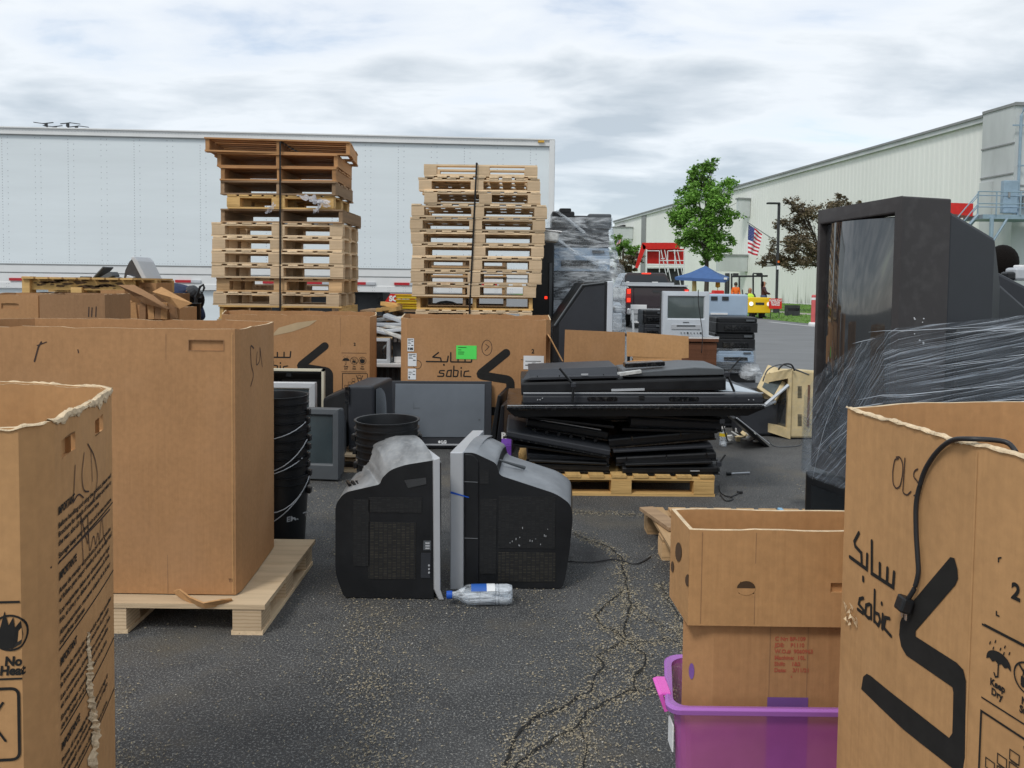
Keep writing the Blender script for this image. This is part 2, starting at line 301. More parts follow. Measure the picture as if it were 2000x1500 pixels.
mTyre = mat('tyre', (.014, .014, .015), .8); mCap = mat('blue_cap', (.01, .09, .5), .4); mPET = filmmat('clear_plastic', tint=(.85, .92, 1.0), dens=.75, scale=(3, 28, 28), lo=.44, hi=.58, vs=1.2)
mWater = mat('water', (.85, .92, .95), .02, trans=1, ior=1.2, var=0, alpha=.6); mBotLab = mat('bottle_label', (.03, .12, .45), .4)
mBrown = woodmat('walnut_veneer', (.13, .055, .03), 0); mCloth = mat('pale_debris', (.55, .56, .55), .8, var=.3, vs=15, bump=.8, bs=30)
mVent = ventmat('vent_slots'); mVentD = ventmat('vent_slots_dark', (.028, .028, .027))
mCable = mat('black_cable', (.02, .02, .022), .45); mFlagR = mat('flag_red', (.5, .03, .05), .8); mFlagW = mat('flag_white', (.75, .74, .76), .8); mFlagB = mat('flag_blue', (.03, .05, .22), .8)
mPurpleB = mat('violet_print', (.16, .05, .38), .6); mBanner = mat('yellow_banner', (.75, .60, .25), .7); mCrateY = mat('yellow_crate', (.75, .55, .03), .5)
mCharred = woodmat('stained_wood', (.42, .27, .10), .1)
# ------------------------------------------------------------- ground
def groundmat():
    m = bpy.data.materials.new('asphalt'); m.use_nodes = True; t = m.node_tree; t.nodes.clear(); N = t.nodes.new; L = t.links.new
    o = N('ShaderNodeOutputMaterial'); b = N('ShaderNodeBsdfPrincipled'); L(b.outputs[0], o.inputs[0]); tc = N('ShaderNodeTexCoord')
    def nz(sc, det=5, rough=.6, kind='ShaderNodeTexNoise'):
        n = N(kind); n.inputs['Scale'].default_value = sc
        if kind == 'ShaderNodeTexNoise': n.inputs['Detail'].default_value = det; n.inputs['Roughness'].default_value = rough
        L(tc.outputs['Object'], n.inputs[0]); return n.outputs[0]
    def mr(s, a, b_, c, d):
        r = N('ShaderNodeMapRange'); L(s, r.inputs[0]); r.inputs[1].default_value = a; r.inputs[2].default_value = b_; r.inputs[3].default_value = c; r.inputs[4].default_value = d; return r.outputs[0]
    def mix(f, a, c):
        x = N('ShaderNodeMixRGB')
        if isinstance(f, float): x.inputs[0].default_value = f
        else: L(f, x.inputs[0])
        for i, q in ((1, a), (2, c)):
            if isinstance(q, tuple): x.inputs[i].default_value = (*q, 1)
            else: L(q, x.inputs[i])
        return x.outputs[0]
    big = nz(.9, 7, .6); fine = nz(130, 6, .8); stone = nz(170, kind='ShaderNodeTexVoronoi'); med = nz(7, 8, .7)
    c = mix(mr(big, .35, .65, 0, 1), (.034, .035, .037), (.090, .090, .091))
    c = mix(mr(med, .42, .68, 0, .6), c, (.03, .031, .034))
    c = mix(mr(fine, .53, .60, 0, .9), c, (.33, .33, .31))
    c = mix(mr(stone, 0, .25, .5, 0), c, (.012, .012, .013))
    c = mix(mr(nz(1.3, 7, .65), .54, .68, 0, .75), c, (.125, .110, .085)); c = mix(mr(nz(.75, 6, .6), .57, .63, 0, .8), c, (.020, .020, .022))
    L(c, b.inputs['Base Color']); L(mr(big, .35, .65, .55, .82), b.inputs['Roughness'])
    bu = N('ShaderNodeBump'); bu.inputs['Strength'].default_value = .7; bu.inputs['Distance'].default_value = .006
    ad = N('ShaderNodeMath'); ad.operation = 'ADD'; L(fine, ad.inputs[0]); L(stone, ad.inputs[1]); L(ad.outputs[0], bu.inputs['Height']); L(bu.outputs[0], b.inputs['Normal'])
    return m
mGround = groundmat()
g = MB(); g.quad((-700, -60, 0), (700, -60, 0), (700, 1400, 0), (-700, 1400, 0)); tagit(g.build('ground', mGround), kind='structure')
g = MB(); g.add([(-30, 9.6, .004), (60, 8.6, .004), (60, 75, .004), (-30, 75, .004)], [(0, 1, 2, 3)]); tagit(g.build('road', mRoad), kind='structure')
# painted line and grass verge (right side, along the long building)
def gl(px, py): p = G(px, py); return Vector((p.x, p.y, 0))
vd = Vector((.15, -1, 0)).normalized(); vn = Vector((1, .15, 0)).normalized()
g0 = gl(1527, 593); 
def wl(t, off, z=0): q = Vector((23.8, 61, 0)) + Vector((.15, -1, 0))*t - vn*off; return Vector((q.x, q.y, z))
g = MB()
for a, b_ in ((-20, 2), (3.5, 9), (10.5, 26), (28, 34)):
    for (off, ww) in ((18.4, .22),):
        g.quad(wl(a+18, off, .009), wl(b_+18, off, .009), wl(b_+18, off-ww, .009), wl(a+18, off-ww, .009))
tagit(g.build('road_line', mLine), kind='structure')
g = MB(); rr = random.Random(3)
for k in range(40):
    a, b_ = -60+3.4*k, -60+3.4*(k+1)
    e0, e1 = 17.2+.5*noise.noise((k*.7, 1, 0)), 17.2+.5*noise.noise((k*.7+.7, 1, 0))
    g.quad(wl(a, e0, .012), wl(b_, e1, .012), wl(b_, .2, .012), wl(a, .2, .012))
tagit(g.build('grass_verge', mGrass), kind='structure')
g = MB(); g.quad(wl(-60, 12.6, .02), wl(60, 12.6, .02), wl(60, 11.4, .02), wl(-60, 11.4, .02)); tagit(g.build('path', mPath), kind='structure')
g = MB(); vs = []; fs = []
for k in range(14000):
    t = rr.uniform(-12, 30); o_ = rr.uniform(.3, 17.3)
    if 11.3 < o_ < 12.7: continue
    q = wl(t, o_, .012); h = rr.uniform(.03, .09); a = rr.uniform(0, 3.14); dx, dy = .03*math.cos(a), .03*math.sin(a)
    i = len(vs); vs += [(q.x-dx, q.y-dy, .012), (q.x+dx, q.y+dy, .012), (q.x+rr.uniform(-.04, .04), q.y+rr.uniform(-.04, .04), h)]; fs.append((i, i+1, i+2))
g.add(vs, fs); tagit(g.build('grass_tufts', mat('grass_blades', (.13, .26, .04), .8, var=.4, vs=2)), kind='stuff', label='short green grass of the verge by the white building', cat='grass')
# cracks in the asphalt, real dark ribbons sunk in the surface colour
mCrack = mat('crack_dirt', (.012, .012, .012), .95, var=.3, vs=50)
cracks = [
 ([(1118,1042),(1150,1056),(1195,1072),(1212,1090),(1218,1118),(1225,1150),(1232,1180),(1222,1220),(1222,1250)], .010),
 ([(1225,1150),(1205,1165),(1175,1190),(1163,1205),(1180,1228),(1205,1235),(1222,1252),(1165,1283),(1182,1302),(1162,1325),(1155,1350),(1110,1375),(1050,1400),(1015,1430),(985,1500)], .009),
 ([(1222,1250),(1262,1282),(1258,1300),(1240,1320),(1242,1350),(1200,1365),(1150,1390),(1130,1420),(1050,1460),(1000,1510)], .010),
 ([(1232,1255),(1285,1258),(1300,1248),(1340,1262)], .006), ([(1240,1352),(1280,1345),(1320,1362)], .004), ([(1232,1180),(1270,1215),(1330,1240)], .005),
 ([(1290,1140),(1310,1180),(1340,1230),(1370,1290)], .007), ([(960,1004),(1060,1001),(1180,1003),(1260,1008)], .006), ([(1130,1420),(1150,1460),(1140,1510)], .005)]
g = MB(); crackpts = []
for pts, wd in cracks:
    q = [gl(*p) for p in pts]; fine = []
    for a, b_ in zip(q, q[1:]):
        n = max(2, int((b_-a).length/.02))
        for i in range(n): fine.append(a.lerp(b_, i/n))
    fine.append(q[-1]); vs = []
    for i, p in enumerate(fine):
        t = (fine[min(i+1, len(fine)-1)]-fine[max(0, i-1)]).normalized(); nn = Vector((-t.y, t.x, 0))
        j = Vector((noise.noise(p*14), noise.noise(p*14+Vector((9, 9, 0))), 0))*.012+Vector((noise.noise(p*60), noise.noise(p*60+Vector((5, 5, 0))), 0))*.006; ww = wd*.55*(.35+1.1*abs(noise.noise(p*25)))
        c = p+j; crackpts.append(c.copy()); vs += [c-nn*ww+Vector((0, 0, .0062)), c+nn*ww+Vector((0, 0, .0062))]
    g.add(vs, [(2*i, 2*i+2, 2*i+3, 2*i+1) for i in range(len(fine)-1)])
tagit(g.build('ground_crack', mCrack), kind='structure')
# loose maple seeds and chaff
mSeed = mat('dry_seed', (.33, .285, .20), .85, var=.45, vs=300); mSeed2 = mat('pale_chip', (.5, .48, .43), .85, var=.3, vs=200)
def seeds(name, n, m, lab, sizes, seed, dens):
    rr = random.Random(seed); vs = []; fs = []
    c = 0
    while c < n:
        if rr.random() < dens:
            p = rr.choice(crackpts[:]) + Vector((rr.gauss(0, .028), rr.gauss(0, .028), 0))
        else:
            d = 1.9+3.6*rr.random()**1.5; p = Vector((rr.uniform(-.75, .62)*d, d, 0))
            q = .5+noise.noise(Vector((p.x*1.6, p.y*.8, 3)))*1.1+noise.noise(Vector((p.x*5, p.y*5, 9)))*.5
            left = math.exp(-((p.x/p.y+.19)/.045)**2)*.75
            if rr.random() > max(.04, (q-.45)*1.1+left): continue
        a = rr.uniform(0, 6.28); l = rr.uniform(*sizes); w2 = l*rr.uniform(.2, .38); u = Vector((math.cos(a), math.sin(a), 0))*l/2; v = Vector((-math.sin(a), math.cos(a), 0))*w2/2
        z = rr.uniform(.002, .006); up = Vector((0, 0, rr.uniform(0, .004))); i = len(vs)
        vs += [p-u+Vector((0, 0, z)), p-u*.2+v+Vector((0, 0, z))+up, p+u+Vector((0, 0, z+.001)), p-u*.1-v+Vector((0, 0, z))]; fs.append((i, i+3, i+2, i+1)); c += 1
    g = MB(); g.add(vs, fs); tagit(g.build(name, m), lab, 'debris', kind='stuff')
seeds('seed_litter', 26000, mSeed, 'dry tan seeds and chaff scattered over the dark asphalt', (.005, .013), 5, .075)
seeds('chip_litter', 2600, mSeed2, 'tiny pale chips sprinkled over the dark asphalt', (.003, .009), 6, .1)
# ------------------------------------------------------------- long warehouse
def wq(t, off, z): return wl(t, off, z)
TT0, TT1 = -56, 17.6; HR = 11.1
b = thing('warehouse', 'long white metal-sided industrial building running back behind the trees', 'building', wl(TT1, 0))
m_ = MB(); pts = []
k = 0; t = TT1; rings = []
while t > TT0:
    o_ = .013 if k % 2 else 0; rings.append((t, o_)); t2 = t-.22; rings.append((t2+.04, o_)); k += 1; t = t2
vs = []; fs = []
for t, o_ in rings: vs += [wq(t, o_, 0), wq(t, o_, HR-.35)]
fs = [(2*i, 2*i+1, 2*i+3, 2*i+2) for i in range(len(rings)-1)]; m_.add(vs, fs); m_.build('wall', mWall, b, world=b)
m_ = MB(); m_.hexa([wq(TT1, 0, 0), wq(TT1, -30, 0), wq(TT0, -30, 0), wq(TT0, 0, 0), wq(TT1, -.06, HR-.4), wq(TT1, -30, HR-.4), wq(TT0, -30, HR-.4), wq(TT0, -.06, HR-.4)]); m_.build('building_core', mWall, b, world=b)
m_ = MB(); m_.hexa([wq(TT1, .22, HR-.38), wq(TT1, -.3, HR-.38), wq(TT0, -.3, HR-.38), wq(TT0, .22, HR-.38), wq(TT1, .22, HR), wq(TT1, -.3, HR), wq(TT0, -.3, HR), wq(TT0, .22, HR)]); m_.build('roof_edge', mWallG, b, world=b)
m_ = MB(); m_.hexa([wq(TT1, .3, HR-.12), wq(TT1, -.3, HR-.12), wq(TT0, -.3, HR-.12), wq(TT0, .3, HR-.12), wq(TT1, .3, HR+.02), wq(TT1, -.3, HR+.02), wq(TT0, -.3, HR+.02), wq(TT0, .3, HR+.02)]); m_.build('gutter', mTrim, b, world=b)
def wt(px):   # wall parameter t seen at pixel x
    r = (px-1000)/FPX; return (r*61-23.8)/(.15+r)
def wbox(a, b_, z0, z1, o0, o1):
    return [wq(b_, o1, z0), wq(b_, o0, z0), wq(a, o0, z0), wq(a, o1, z0), wq(b_, o1, z1), wq(b_, o0, z1), wq(a, o0, z1), wq(a, o1, z1)]
m_ = MB(); m_.hexa(wbox(wt(1251), wt(1259), 0, HR-.4, 0, .12)); m_.build('wall_seam', mTrim, b, world=b)
for (pa, pb, za, zb, dp) in ((1231, 1234, 7.85, 9.4, 2.8), (1453, 1459, 2.8, 4.25, 2.9), (1457, 1461, 7.9, 9.5, 1.2)):
    m_ = MB(); m_.hexa(wbox(wt(pa), wt(pb), za, zb, .06, dp)); o = m_.build('canopy_box', mWallG, b, world=b)
    m2 = MB(); m2.hexa(wbox(wt(pa)-.1, wt(pb)+.1, zb, zb+.14, .06, dp+.1)); m2.build('canopy_trim', mTrim, o, world=b)
m_ = MB()
m_.hexa(wbox(wt(1416), wt(1424), 0, 2.7, .06, .10))
m_.build('door', mUnder, b, world=b)
m_ = MB(); m_.hexa(wbox(wt(1203), wt(1219), 8.6, 10.1, .06, .4)); m_.build('roof_vent', mUnder, b, world=b)
# rust and dirt streaks on siding are real flat stains
m_ = MB(); rr = random.Random(9)
for k in range(26):
    t = wt(1520+rr.random()*75); h = rr.uniform(.4, 2.0); w_ = rr.uniform(.03, .09); q = [wq(t, .065, .1), wq(t+w_, .065, .1), wq(t+w_*.5, .065, h)]; m_.add(q, [(0, 1, 2)])
m_.build('dirt_streak', mat('dirt_streaks', (.34, .36, .31), .8, var=.2), b, world=b)
# tower at the right end
tw = thing('stair_tower', 'aged white panelled tower block at the near end of the long building', 'tower', wl(18, 0))
T0, T1, OT = 17.7, 20.0, .35; HT = 11.1
def ft(x, z, y=0):   # front of tower facing the camera
    c = wq(T1, OT, 0); return Vector((c.x+x, c.y+x*.05+y, z))
a = wq(T0, OT, 0); c_ = wq(T1, OT, 0); e = ft(9, 0)
m_ = MB(); m_.hexa([Vector((a.x, a.y, 0)), c_, e, Vector((e.x, e.y+8, 0)), Vector((a.x, a.y, HT)), c_+Vector((0, 0, HT)), e+Vector((0, 0, HT)), Vector((e.x, e.y+8, HT))]); m_.build('wall', mWallG, tw, world=tw)
m_ = MB(); m_.box(ft(4.5, HT+.06, -.02), (9.2, .14, .18), Matrix.Rotation(.05, 3, 'Z')); m_.hexa([wq(T1+.05, OT+.06, HT), wq(T1+.05, OT-.3, HT), wq(T0, OT-.3, HT), wq(T0, OT+.06, HT), wq(T1+.05, OT+.06, HT+.15), wq(T1+.05, OT-.3, HT+.15), wq(T0, OT-.3, HT+.15), wq(T0, OT+.06, HT+.15)]); m_.build('coping', mTrim, tw, world=tw)
m_ = MB()
for z in (8.1, 6.6): m_.box(ft(4.5, z if z < 7 else 6.9, -.03), (8.9, .05, .07), Matrix.Rotation(.05, 3, 'Z'))
for z in (9.1, 7.5): m_.hexa([wq(T1, OT+.05, z), wq(T1, OT, z), wq(T0, OT, z), wq(T0, OT+.05, z), wq(T1, OT+.05, z+.08), wq(T1, OT, z+.08), wq(T0, OT, z+.08), wq(T0, OT+.05, z+.08)])
m_.build('panel_joint', mTrim, tw, world=tw)
m_ = MB(); pp = [ft(2.5, 11.0, -.25), ft(.6, 11.0, -.25), ft(.25, 10.85, -.25), ft(.12, 10.5, -.25), ft(.12, 5.2, -.25)]; m_.tube(pp, .07); m_.box(ft(.2, 10.0, -.25), (1.0, .06, .07)); m_.box(ft(.2, 7.9, -.25), (.3, .1, .07)); m_.build('drain_pipe', mSteelB, tw, world=tw)
m_ = MB(); m_.hexa([wq(T0+.9, OT+.07, 5.4), wq(T0+.9, OT, 5.4), wq(T0, OT, 5.4), wq(T0, OT+.07, 5.4), wq(T0+.9, OT+.07, 7.3), wq(T0+.9, OT, 7.3), wq(T0, OT, 7.3), wq(T0, OT+.07, 7.3)]); m_.build('access_door', mWallG, tw, world=tw)
# platform with railings
pf = thing('stair_platform', 'blue-grey steel platform with railings and stairs on the tower side', 'platform', ft(0, 0, -1))
m_ = MB(); z = 5.15
def pfp(px, zz, y=-1.6): 
    Y = ft(0, 0).y+y; return Vector((X(px, Y), Y, zz))
m_.box((pfp(1950, z)+Vector((.9, .5, -.1))), (4.2, 1.7, .22)); m_.build('deck', mSteelB, pf, world=pf)
for yy in (-2.0, -.4):
    m_ = MB()
    for px in (1902, 1938, 1985, 2030): m_.tube([pfp(px, z, yy), pfp(px, z+1.15, yy)], .035, 6)
    for h in (.55, 1.15): m_.tube([pfp(1902, z+h, yy), pfp(2060, z+h, yy)], .03, 6)
    m_.build('railing', mSteelB, pf, world=pf)
m_ = MB()
for yy in (-2.0, -.9):
    m_.tube([pfp(1903, z, yy), pfp(1850, z-1.7, yy)], .07, 6); m_.tube([pfp(1903, z+1.1, yy), pfp(1850, z-.6, yy)], .03, 6); m_.tube([pfp(1903, z+.55, yy), pfp(1850, z-1.2, yy)], .03, 6)
m_.tube([pfp(1850, z-1.7, -1.4), pfp(1850, 0, -1.4)], .07, 6)
m_.build('stair', mSteelB, pf, world=pf)
m_ = MB()
for px, yy in ((1930, -2), (1930, -.4), (2040, -2), (2040, -.4)): m_.tube([pfp(px, 0, yy), pfp(px, z-.15, yy)], .1, 8)
m_.tube([pfp(1935, z-1.3, -2), pfp(1960, z-.2, -2)], .06, 6); m_.build('support_post', mSteelB, pf, world=pf)
eb = thing('electric_box', 'blue-grey electrical cabinet above the steel platform on the tower', 'electric box', pfp(1962, z, -.32)); m_ = MB(); m_.box(pfp(1962, z+1.1, -.25), (.75, .3, 1.7)); m_.build('cabinet', mSteelB, eb, world=eb, bevel=.03)
m_ = MB(); m_.box(pfp(1962, z+1.2, -.43), (.1, .05, .3)); m_.box(pfp(1996, z+.9, -.25), (.5, .3, .6)); m_.build('switch_handle', mTrim, eb, world=eb)
rc = thing('red_awning', 'small red awning behind the big television beside the tower stairs', 'awning', (X(1868, 39), 39, 0)); m_ = MB(); Y = 39.5
m_.prism([(X(1800, Y), Z(1860, 426, Y)+.4), (X(1893, Y), Z(1860, 426, Y)+.1), (X(1893, Y), Z(1860, 404, Y)+.18), (X(1830, Y), Z(1860, 404, Y)+.22)], 'y', Y, Y+1.5); m_.build('canopy', mRed, rc, world=rc)
m_ = MB(); m_.tube([(X(1815, Y), Y+.7, 0), (X(1815, Y), Y+.7, 4.5)], .06, 6); m_.tube([(X(1889, Y), Y+.7, 0), (X(1889, Y), Y+.7, 5)], .06, 6); m_.build('post', mWhiteM, rc, world=rc)
# red stairway structure
Y = 56
rs = thing('entrance_canopy', 'red slanted entrance canopy with white railings beyond the pickup', 'canopy', (X(1290, Y), Y, 0))
def q_(px, py, dy=0): return P(px, py, Y+dy)
m_ = MB(); m_.loft([[q_(1254, 474), q_(1328, 474), q_(1328, 486), q_(1256, 487)], [P(1254, 474, Y+3), P(1328, 474, Y+3), P(1328, 486, Y+3), P(1256, 487, Y+3)]]); 
m_.loft([[q_(1254, 475), q_(1262, 482), q_(1246, 524), q_(1240, 523)], [P(1254, 475, Y+3), P(1262, 482, Y+3), P(1246, 524, Y+3), P(1240, 523, Y+3)]]); m_.build('roof', mRed, rs, world=rs)
m_ = MB(); m_.hexa([q_(1264, 515, .5), q_(1336, 516, .5), q_(1336, 516, 3), q_(1264, 515, 3), q_(1264, 486, .5), q_(1336, 486, .5), q_(1336, 486, 3), q_(1264, 486, 3)]); m_.build('red_panel', mRed, rs, world=rs)
m_ = MB()
for (x0, y0, x1, y1) in ((1263, 490, 1263, 558), (1288, 490, 1288, 532), (1304, 490, 1304, 532), (1336, 490, 1336, 556), (1263, 490, 1288, 490), (1263, 517, 1336, 517), (1304, 490, 1336, 490), (1263, 522, 1336, 522), (1318, 488, 1318, 530),
    (1291, 488, 1306, 560), (1298, 488, 1313, 560), (1316, 488, 1330, 560), (1323, 488, 1338, 560), (1291, 505, 1298, 505), (1288, 509, 1336, 509)):
    m_.tube([q_(x0, y0, -.1), q_(x1, y1, -.1)], .034, 5)
m_.build('railing', mWhiteM, rs, world=rs)
m_ = MB(); m_.hexa([P(1262, 552+5, Y+1), P(1334, 557, Y+1), P(1334, 557, Y+3), P(1262, 557, Y+3), P(1262, 524, Y+1), P(1334, 524, Y+1), P(1334, 524, Y+3), P(1262, 524, Y+3)]); m_.build('landing_base', mUnder, rs, world=rs)
m_ = MB(); m_.hexa([Vector((X(1262, Y), Y+.8, 0)), Vector((X(1334, Y), Y+.8, 0)), Vector((X(1334, Y), Y+3, 0)), Vector((X(1262, Y), Y+3, 0)), P(1262, 557, Y+.8), P(1334, 557, Y+.8), P(1334, 557, Y+3), P(1262, 557, Y+3)]); m_.build('base_wall', mWallG, rs, world=rs)
# ------------------------------------------------------------- trees
def tree(name, label, cat, base, H, lumps, m, n, leaf, seed, trunk_r=.16, fork=.35, group=None, twigs=10):
    rr = random.Random(seed); t = thing(name, label, cat, base, group=group)
    vs = []; fs = []
    tot = sum(l[3]**2 for l in lumps)
    for (x, y, z, r, sq) in lumps:
        subs = []
        for k in range(int(9*r)+7):
            u = Vector((rr.gauss(0, 1), rr.gauss(0, 1), rr.gauss(0, 1))).normalized()*r*rr.uniform(.45, 1.0); u.z *= sq; subs.append((u, r*rr.uniform(.18, .36)))
        for k in range(int(n*r**2/tot)):
            u, sr = rr.choice(subs); d = Vector((rr.gauss(0, 1), rr.gauss(0, 1), rr.gauss(0, .75))); d = d.normalized()*sr*abs(rr.gauss(.7, .35)); p = Vector((x, y, z))+u+d
            a = Vector((rr.gauss(0, 1), rr.gauss(0, 1), rr.gauss(0, .6))).normalized(); b_ = a.cross(Vector((rr.gauss(0, 1), rr.gauss(0, 1), rr.gauss(0, 1)))).normalized(); l = leaf*rr.uniform(.6, 1.3)
            i = len(vs); vs += [p-a*l, p+b_*l*.45, p+a*l, p-b_*l*.45]; fs.append((i, i+1, i+2, i+3))
    g = MB(); g.add(vs, fs); g.build('crown', m, t)
    g = MB(); g.tube([(0, 0, 0), (.03, 0, H*fork*.5), (0, 0, H*fork), (.05, 0, H*.7), (0, 0, H*.88)], [trunk_r, trunk_r*.85, trunk_r*.7, trunk_r*.4, trunk_r*.12], 8)
    for (x, y, z, r, sq) in lumps:
        z0 = H*fork*rr.uniform(.8, 1.3); g.tube([(0, 0, z0), (x*.5, y*.5, z0+(z-z0)*.6), (x, y, z)], [trunk_r*.4, trunk_r*.25, trunk_r*.06], 5)
        for k in range(twigs//3):
            u = Vector((rr.gauss(0, 1), rr.gauss(0, 1), rr.gauss(0, .8))).normalized()*r*.95; g.tube([(x*.6, y*.6, z-(z-z0)*.3), (x+u.x*.5, y+u.y*.5, z+u.z*.4), (x+u.x, y+u.y, z+u.z*sq)], [trunk_r*.16, trunk_r*.09, .008], 4)
    g.build('trunk', mBark, t); return t
def lump(px, py, rpx, Y, bx, sq=.9, dy=0):
    p = P(px, py, Y); return (p.x-bx, dy, p.z, rpx/FPX*Y, sq)
Y = 46; bx = X(1378, Y)
ls = [lump(x, y, r, Y, bx, s_, d) for x, y, r, s_, d in ((1375,345,32,.9,0),(1350,370,34,.9,.5),(1400,372,34,.9,-.4),(1340,405,34,.8,-.3),(1410,410,36,.9,.4),(1372,400,40,.9,-.8),(1325,428,28,.6,.3),(1350,445,36,.8,-.7),(1395,445,42,.8,.3),(1425,425,22,.7,0),(1372,480,36,.7,-.3),(1340,468,26,.6,.2),(1412,480,30,.7,.5),(1385,505,24,.6,0),(1318,430,16,.5,0),(1388,330,20,1,0),(1352,336,14,1,.2))]
tree('shade_tree', 'tall bushy green tree standing before the white building', 'tree', (bx, Y, 0), Z(1375, 308, Y), ls, mLeaf, 21000, .10, 11)
Y = 43; bx = X(1620, Y)
ls = [lump(x, y, r, Y, bx, s_, d) for x, y, r, s_, d in ((1560,405,22,.9,0),(1545,390,13,.8,.3),(1575,430,38,.8,0),(1540,440,25,.7,.4),(1610,420,36,.8,-.5),(1650,405,26,.7,.3),(1640,388,15,.7,0),(1680,400,12,.5,0),(1530,480,34,.6,-.4),(1580,480,46,.6,.3),(1510,505,26,.4,0),(1495,515,16,.4,.4),(1550,512,34,.4,-.5),(1600,500,36,.5,0),(1650,460,50,.8,0),(1700,450,36,.8,.4),(1660,510,36,.5,.4))]
tree('bronze_tree', 'wide drooping bronze-leaved tree beside the light pole', 'tree', (bx, Y, 0), Z(1600, 372, Y), ls, mLeafP, 21000, .075, 12, fork=.3, twigs=22)
Y = 75; bx = X(1215, Y)
ls = [lump(x, y, r, Y, bx, .8, d) for x, y, r, d in ((1215,480,20,0),(1195,490,22,1),(1238,490,14,0),(1205,465,12,0))]
tree('green_bush', 'green tree crown beyond the wrapped stack, left of the red canopy', 'tree', (bx, Y, 0), 6.0, ls, mLeaf, 6000, .12, 13)
Y = 68; bx = X(1222, Y)
ls = [lump(x, y, r, Y, bx, .8, d) for x, y, r, d in ((1222,515,20,0),(1240,505,16,0),(1205,530,22,0),(1232,530,16,1))]
tree('bronze_bush', 'dark bronze shrubby tree just left of the red canopy', 'tree', (bx, Y, 0), 4, ls, mLeafP, 6000, .10, 14)
# ------------------------------------------------------------- light pole, flag, posts
Y = 40; lp = thing('light_pole', 'dark parking light pole beside the bronze tree', 'light pole', (X(1516, Y), Y, 0))
zt = Z(1516, 396, Y); m_ = MB(); m_.tube([(0, 0, 0), (0, 0, zt)], .075, 8); m_.build('pole', mUnder, lp)
m_ = MB(); m_.box((-.3, 0, zt-.03), (.66, .26, .09)); m_.build('lamp_head', mUnder, lp, bevel=.03)
m_ = MB(); m_.tube([(0, 0, 0), (0, 0, .55)], .16, 10); m_.build('pole_base', mUnder, lp)
m_ = MB(); m_.box((.02, -.12, zt-3.35), (.16, .1, .2)); m_.build('sensor_box', mWhite, lp)
m_ = MB(); m_.tube([(.02, -.11, zt-3.1), (.02, -.11, zt-3.0)], .05, 8); m_.build('amber_light', mOrange, lp)
def flag(name, label, A, B, C, D_, nx, pole0, pole1, sc):
    # A top hoist, B top fly end, C bottom fly, D bottom hoist
    f = thing(name, label, 'flag', pole0, group=None); A, B, C, D_ = map(Vector, (A, B, C, D_))
    def Q(u, v):
        p = A.lerp(B, u).lerp(D_.lerp(C, u), v); p.y += .06*sc*math.sin(u*9+v*3); return p
    r_ = MB(); w_ = MB(); bl = MB(); st = MB()
    for s_ in range(13):
        for i in range(12):
            u0, u1 = i/12, (i+1)/12; v0, v1 = s_/13, (s_+1)/13
            if u0 < .4 and s_ < 7: 
                bl.quad(Q(u0, v0), Q(u1, v0), Q(u1, v1), Q(u0, v1)); continue
            (r_ if s_ % 2 == 0 else w_).quad(Q(u0, v0), Q(u1, v0), Q(u1, v1), Q(u0, v1))
    for a in range(9):
        for b_ in range(6 if a % 2 == 0 else 5):
            c = Q(.04+(b_+(0 if a % 2 == 0 else .5))*.064, .035+a*.057); c.y -= .006
            d = .022*sc; st.add([c+Vector((d*math.cos(R(90+72*k/1)), 0, d*math.sin(R(90+72*k)))) for k in range(5)], [(0, 2, 4, 1, 3)])
    cn = r_.build('red_stripes', mFlagR, f, world=f); w_.build('white_stripes', mFlagW, f, world=f); bl.build('blue_canton', mFlagB, f, world=f); st.build('star_field', mFlagW, f, world=f)
    m_ = MB(); m_.tube([pole0, pole1], .02*sc, 6); m_.build('flagstaff', mTrim, f, world=f)
Yf = 40
def pf_(px, py, dy=0): return P(px, py, Yf+dy)
flag('national_flag', 'striped flag with blue starred corner hanging from an angled staff', pf_(1462, 437), pf_(1489, 457), pf_(1479, 500), pf_(1461, 494), 0, pf_(1514, 470), pf_(1460, 434), 1.2)
Yf = 72
flag('far_flag', 'tiny far striped flag above the green bush', pf_(1206, 470), pf_(1213, 467), pf_(1211, 475), pf_(1204, 478), 0, pf_(1202, 484), pf_(1207, 464), .6)
# dark metal gate frame by the entrance
Y = 44; gf = thing('gate_frame', 'thin dark metal frame of posts and crossbar behind the utility cart', 'frame', (X(1465, Y), Y, 0)); m_ = MB()
for px in (1429, 1444, 1471, 1488): m_.tube([(X(px, Y), Y, 0), P(px, 534 if px > 1460 or px < 1435 else 540, Y)], .05, 6)
m_.build('post', mUnder, gf, world=gf); m_ = MB(); m_.tube([P(1429, 540, Y), P(1499, 539, Y)], .06, 6); m_.tube([P(1471, 534, Y), P(1488, 534, Y)], .04, 6); m_.box(P(1437, 537, Y), (.3, .1, .2)); m_.box(P(1482, 537, Y), (.25, .1, .2)); m_.build('crossbar', mUnder, gf, world=gf)
rp = thing('red_bollard', 'red and white marker post at the grass edge by the big television', 'bollard', gl(1588, 636)); m_ = MB(); m_.lathe([(.08, .05), (.08, 1.05), (.06, 1.1)], n=12); m_.build('post', mat('faded_red', (.6, .12, .12), .6), rp); m_ = MB(); m_.lathe([(.16, 0), (.16, .08), (.12, .12)], n=12); m_.lathe([(.082, .92), (.082, 1.0)], n=12); m_.build('white_band', mWhite, rp)
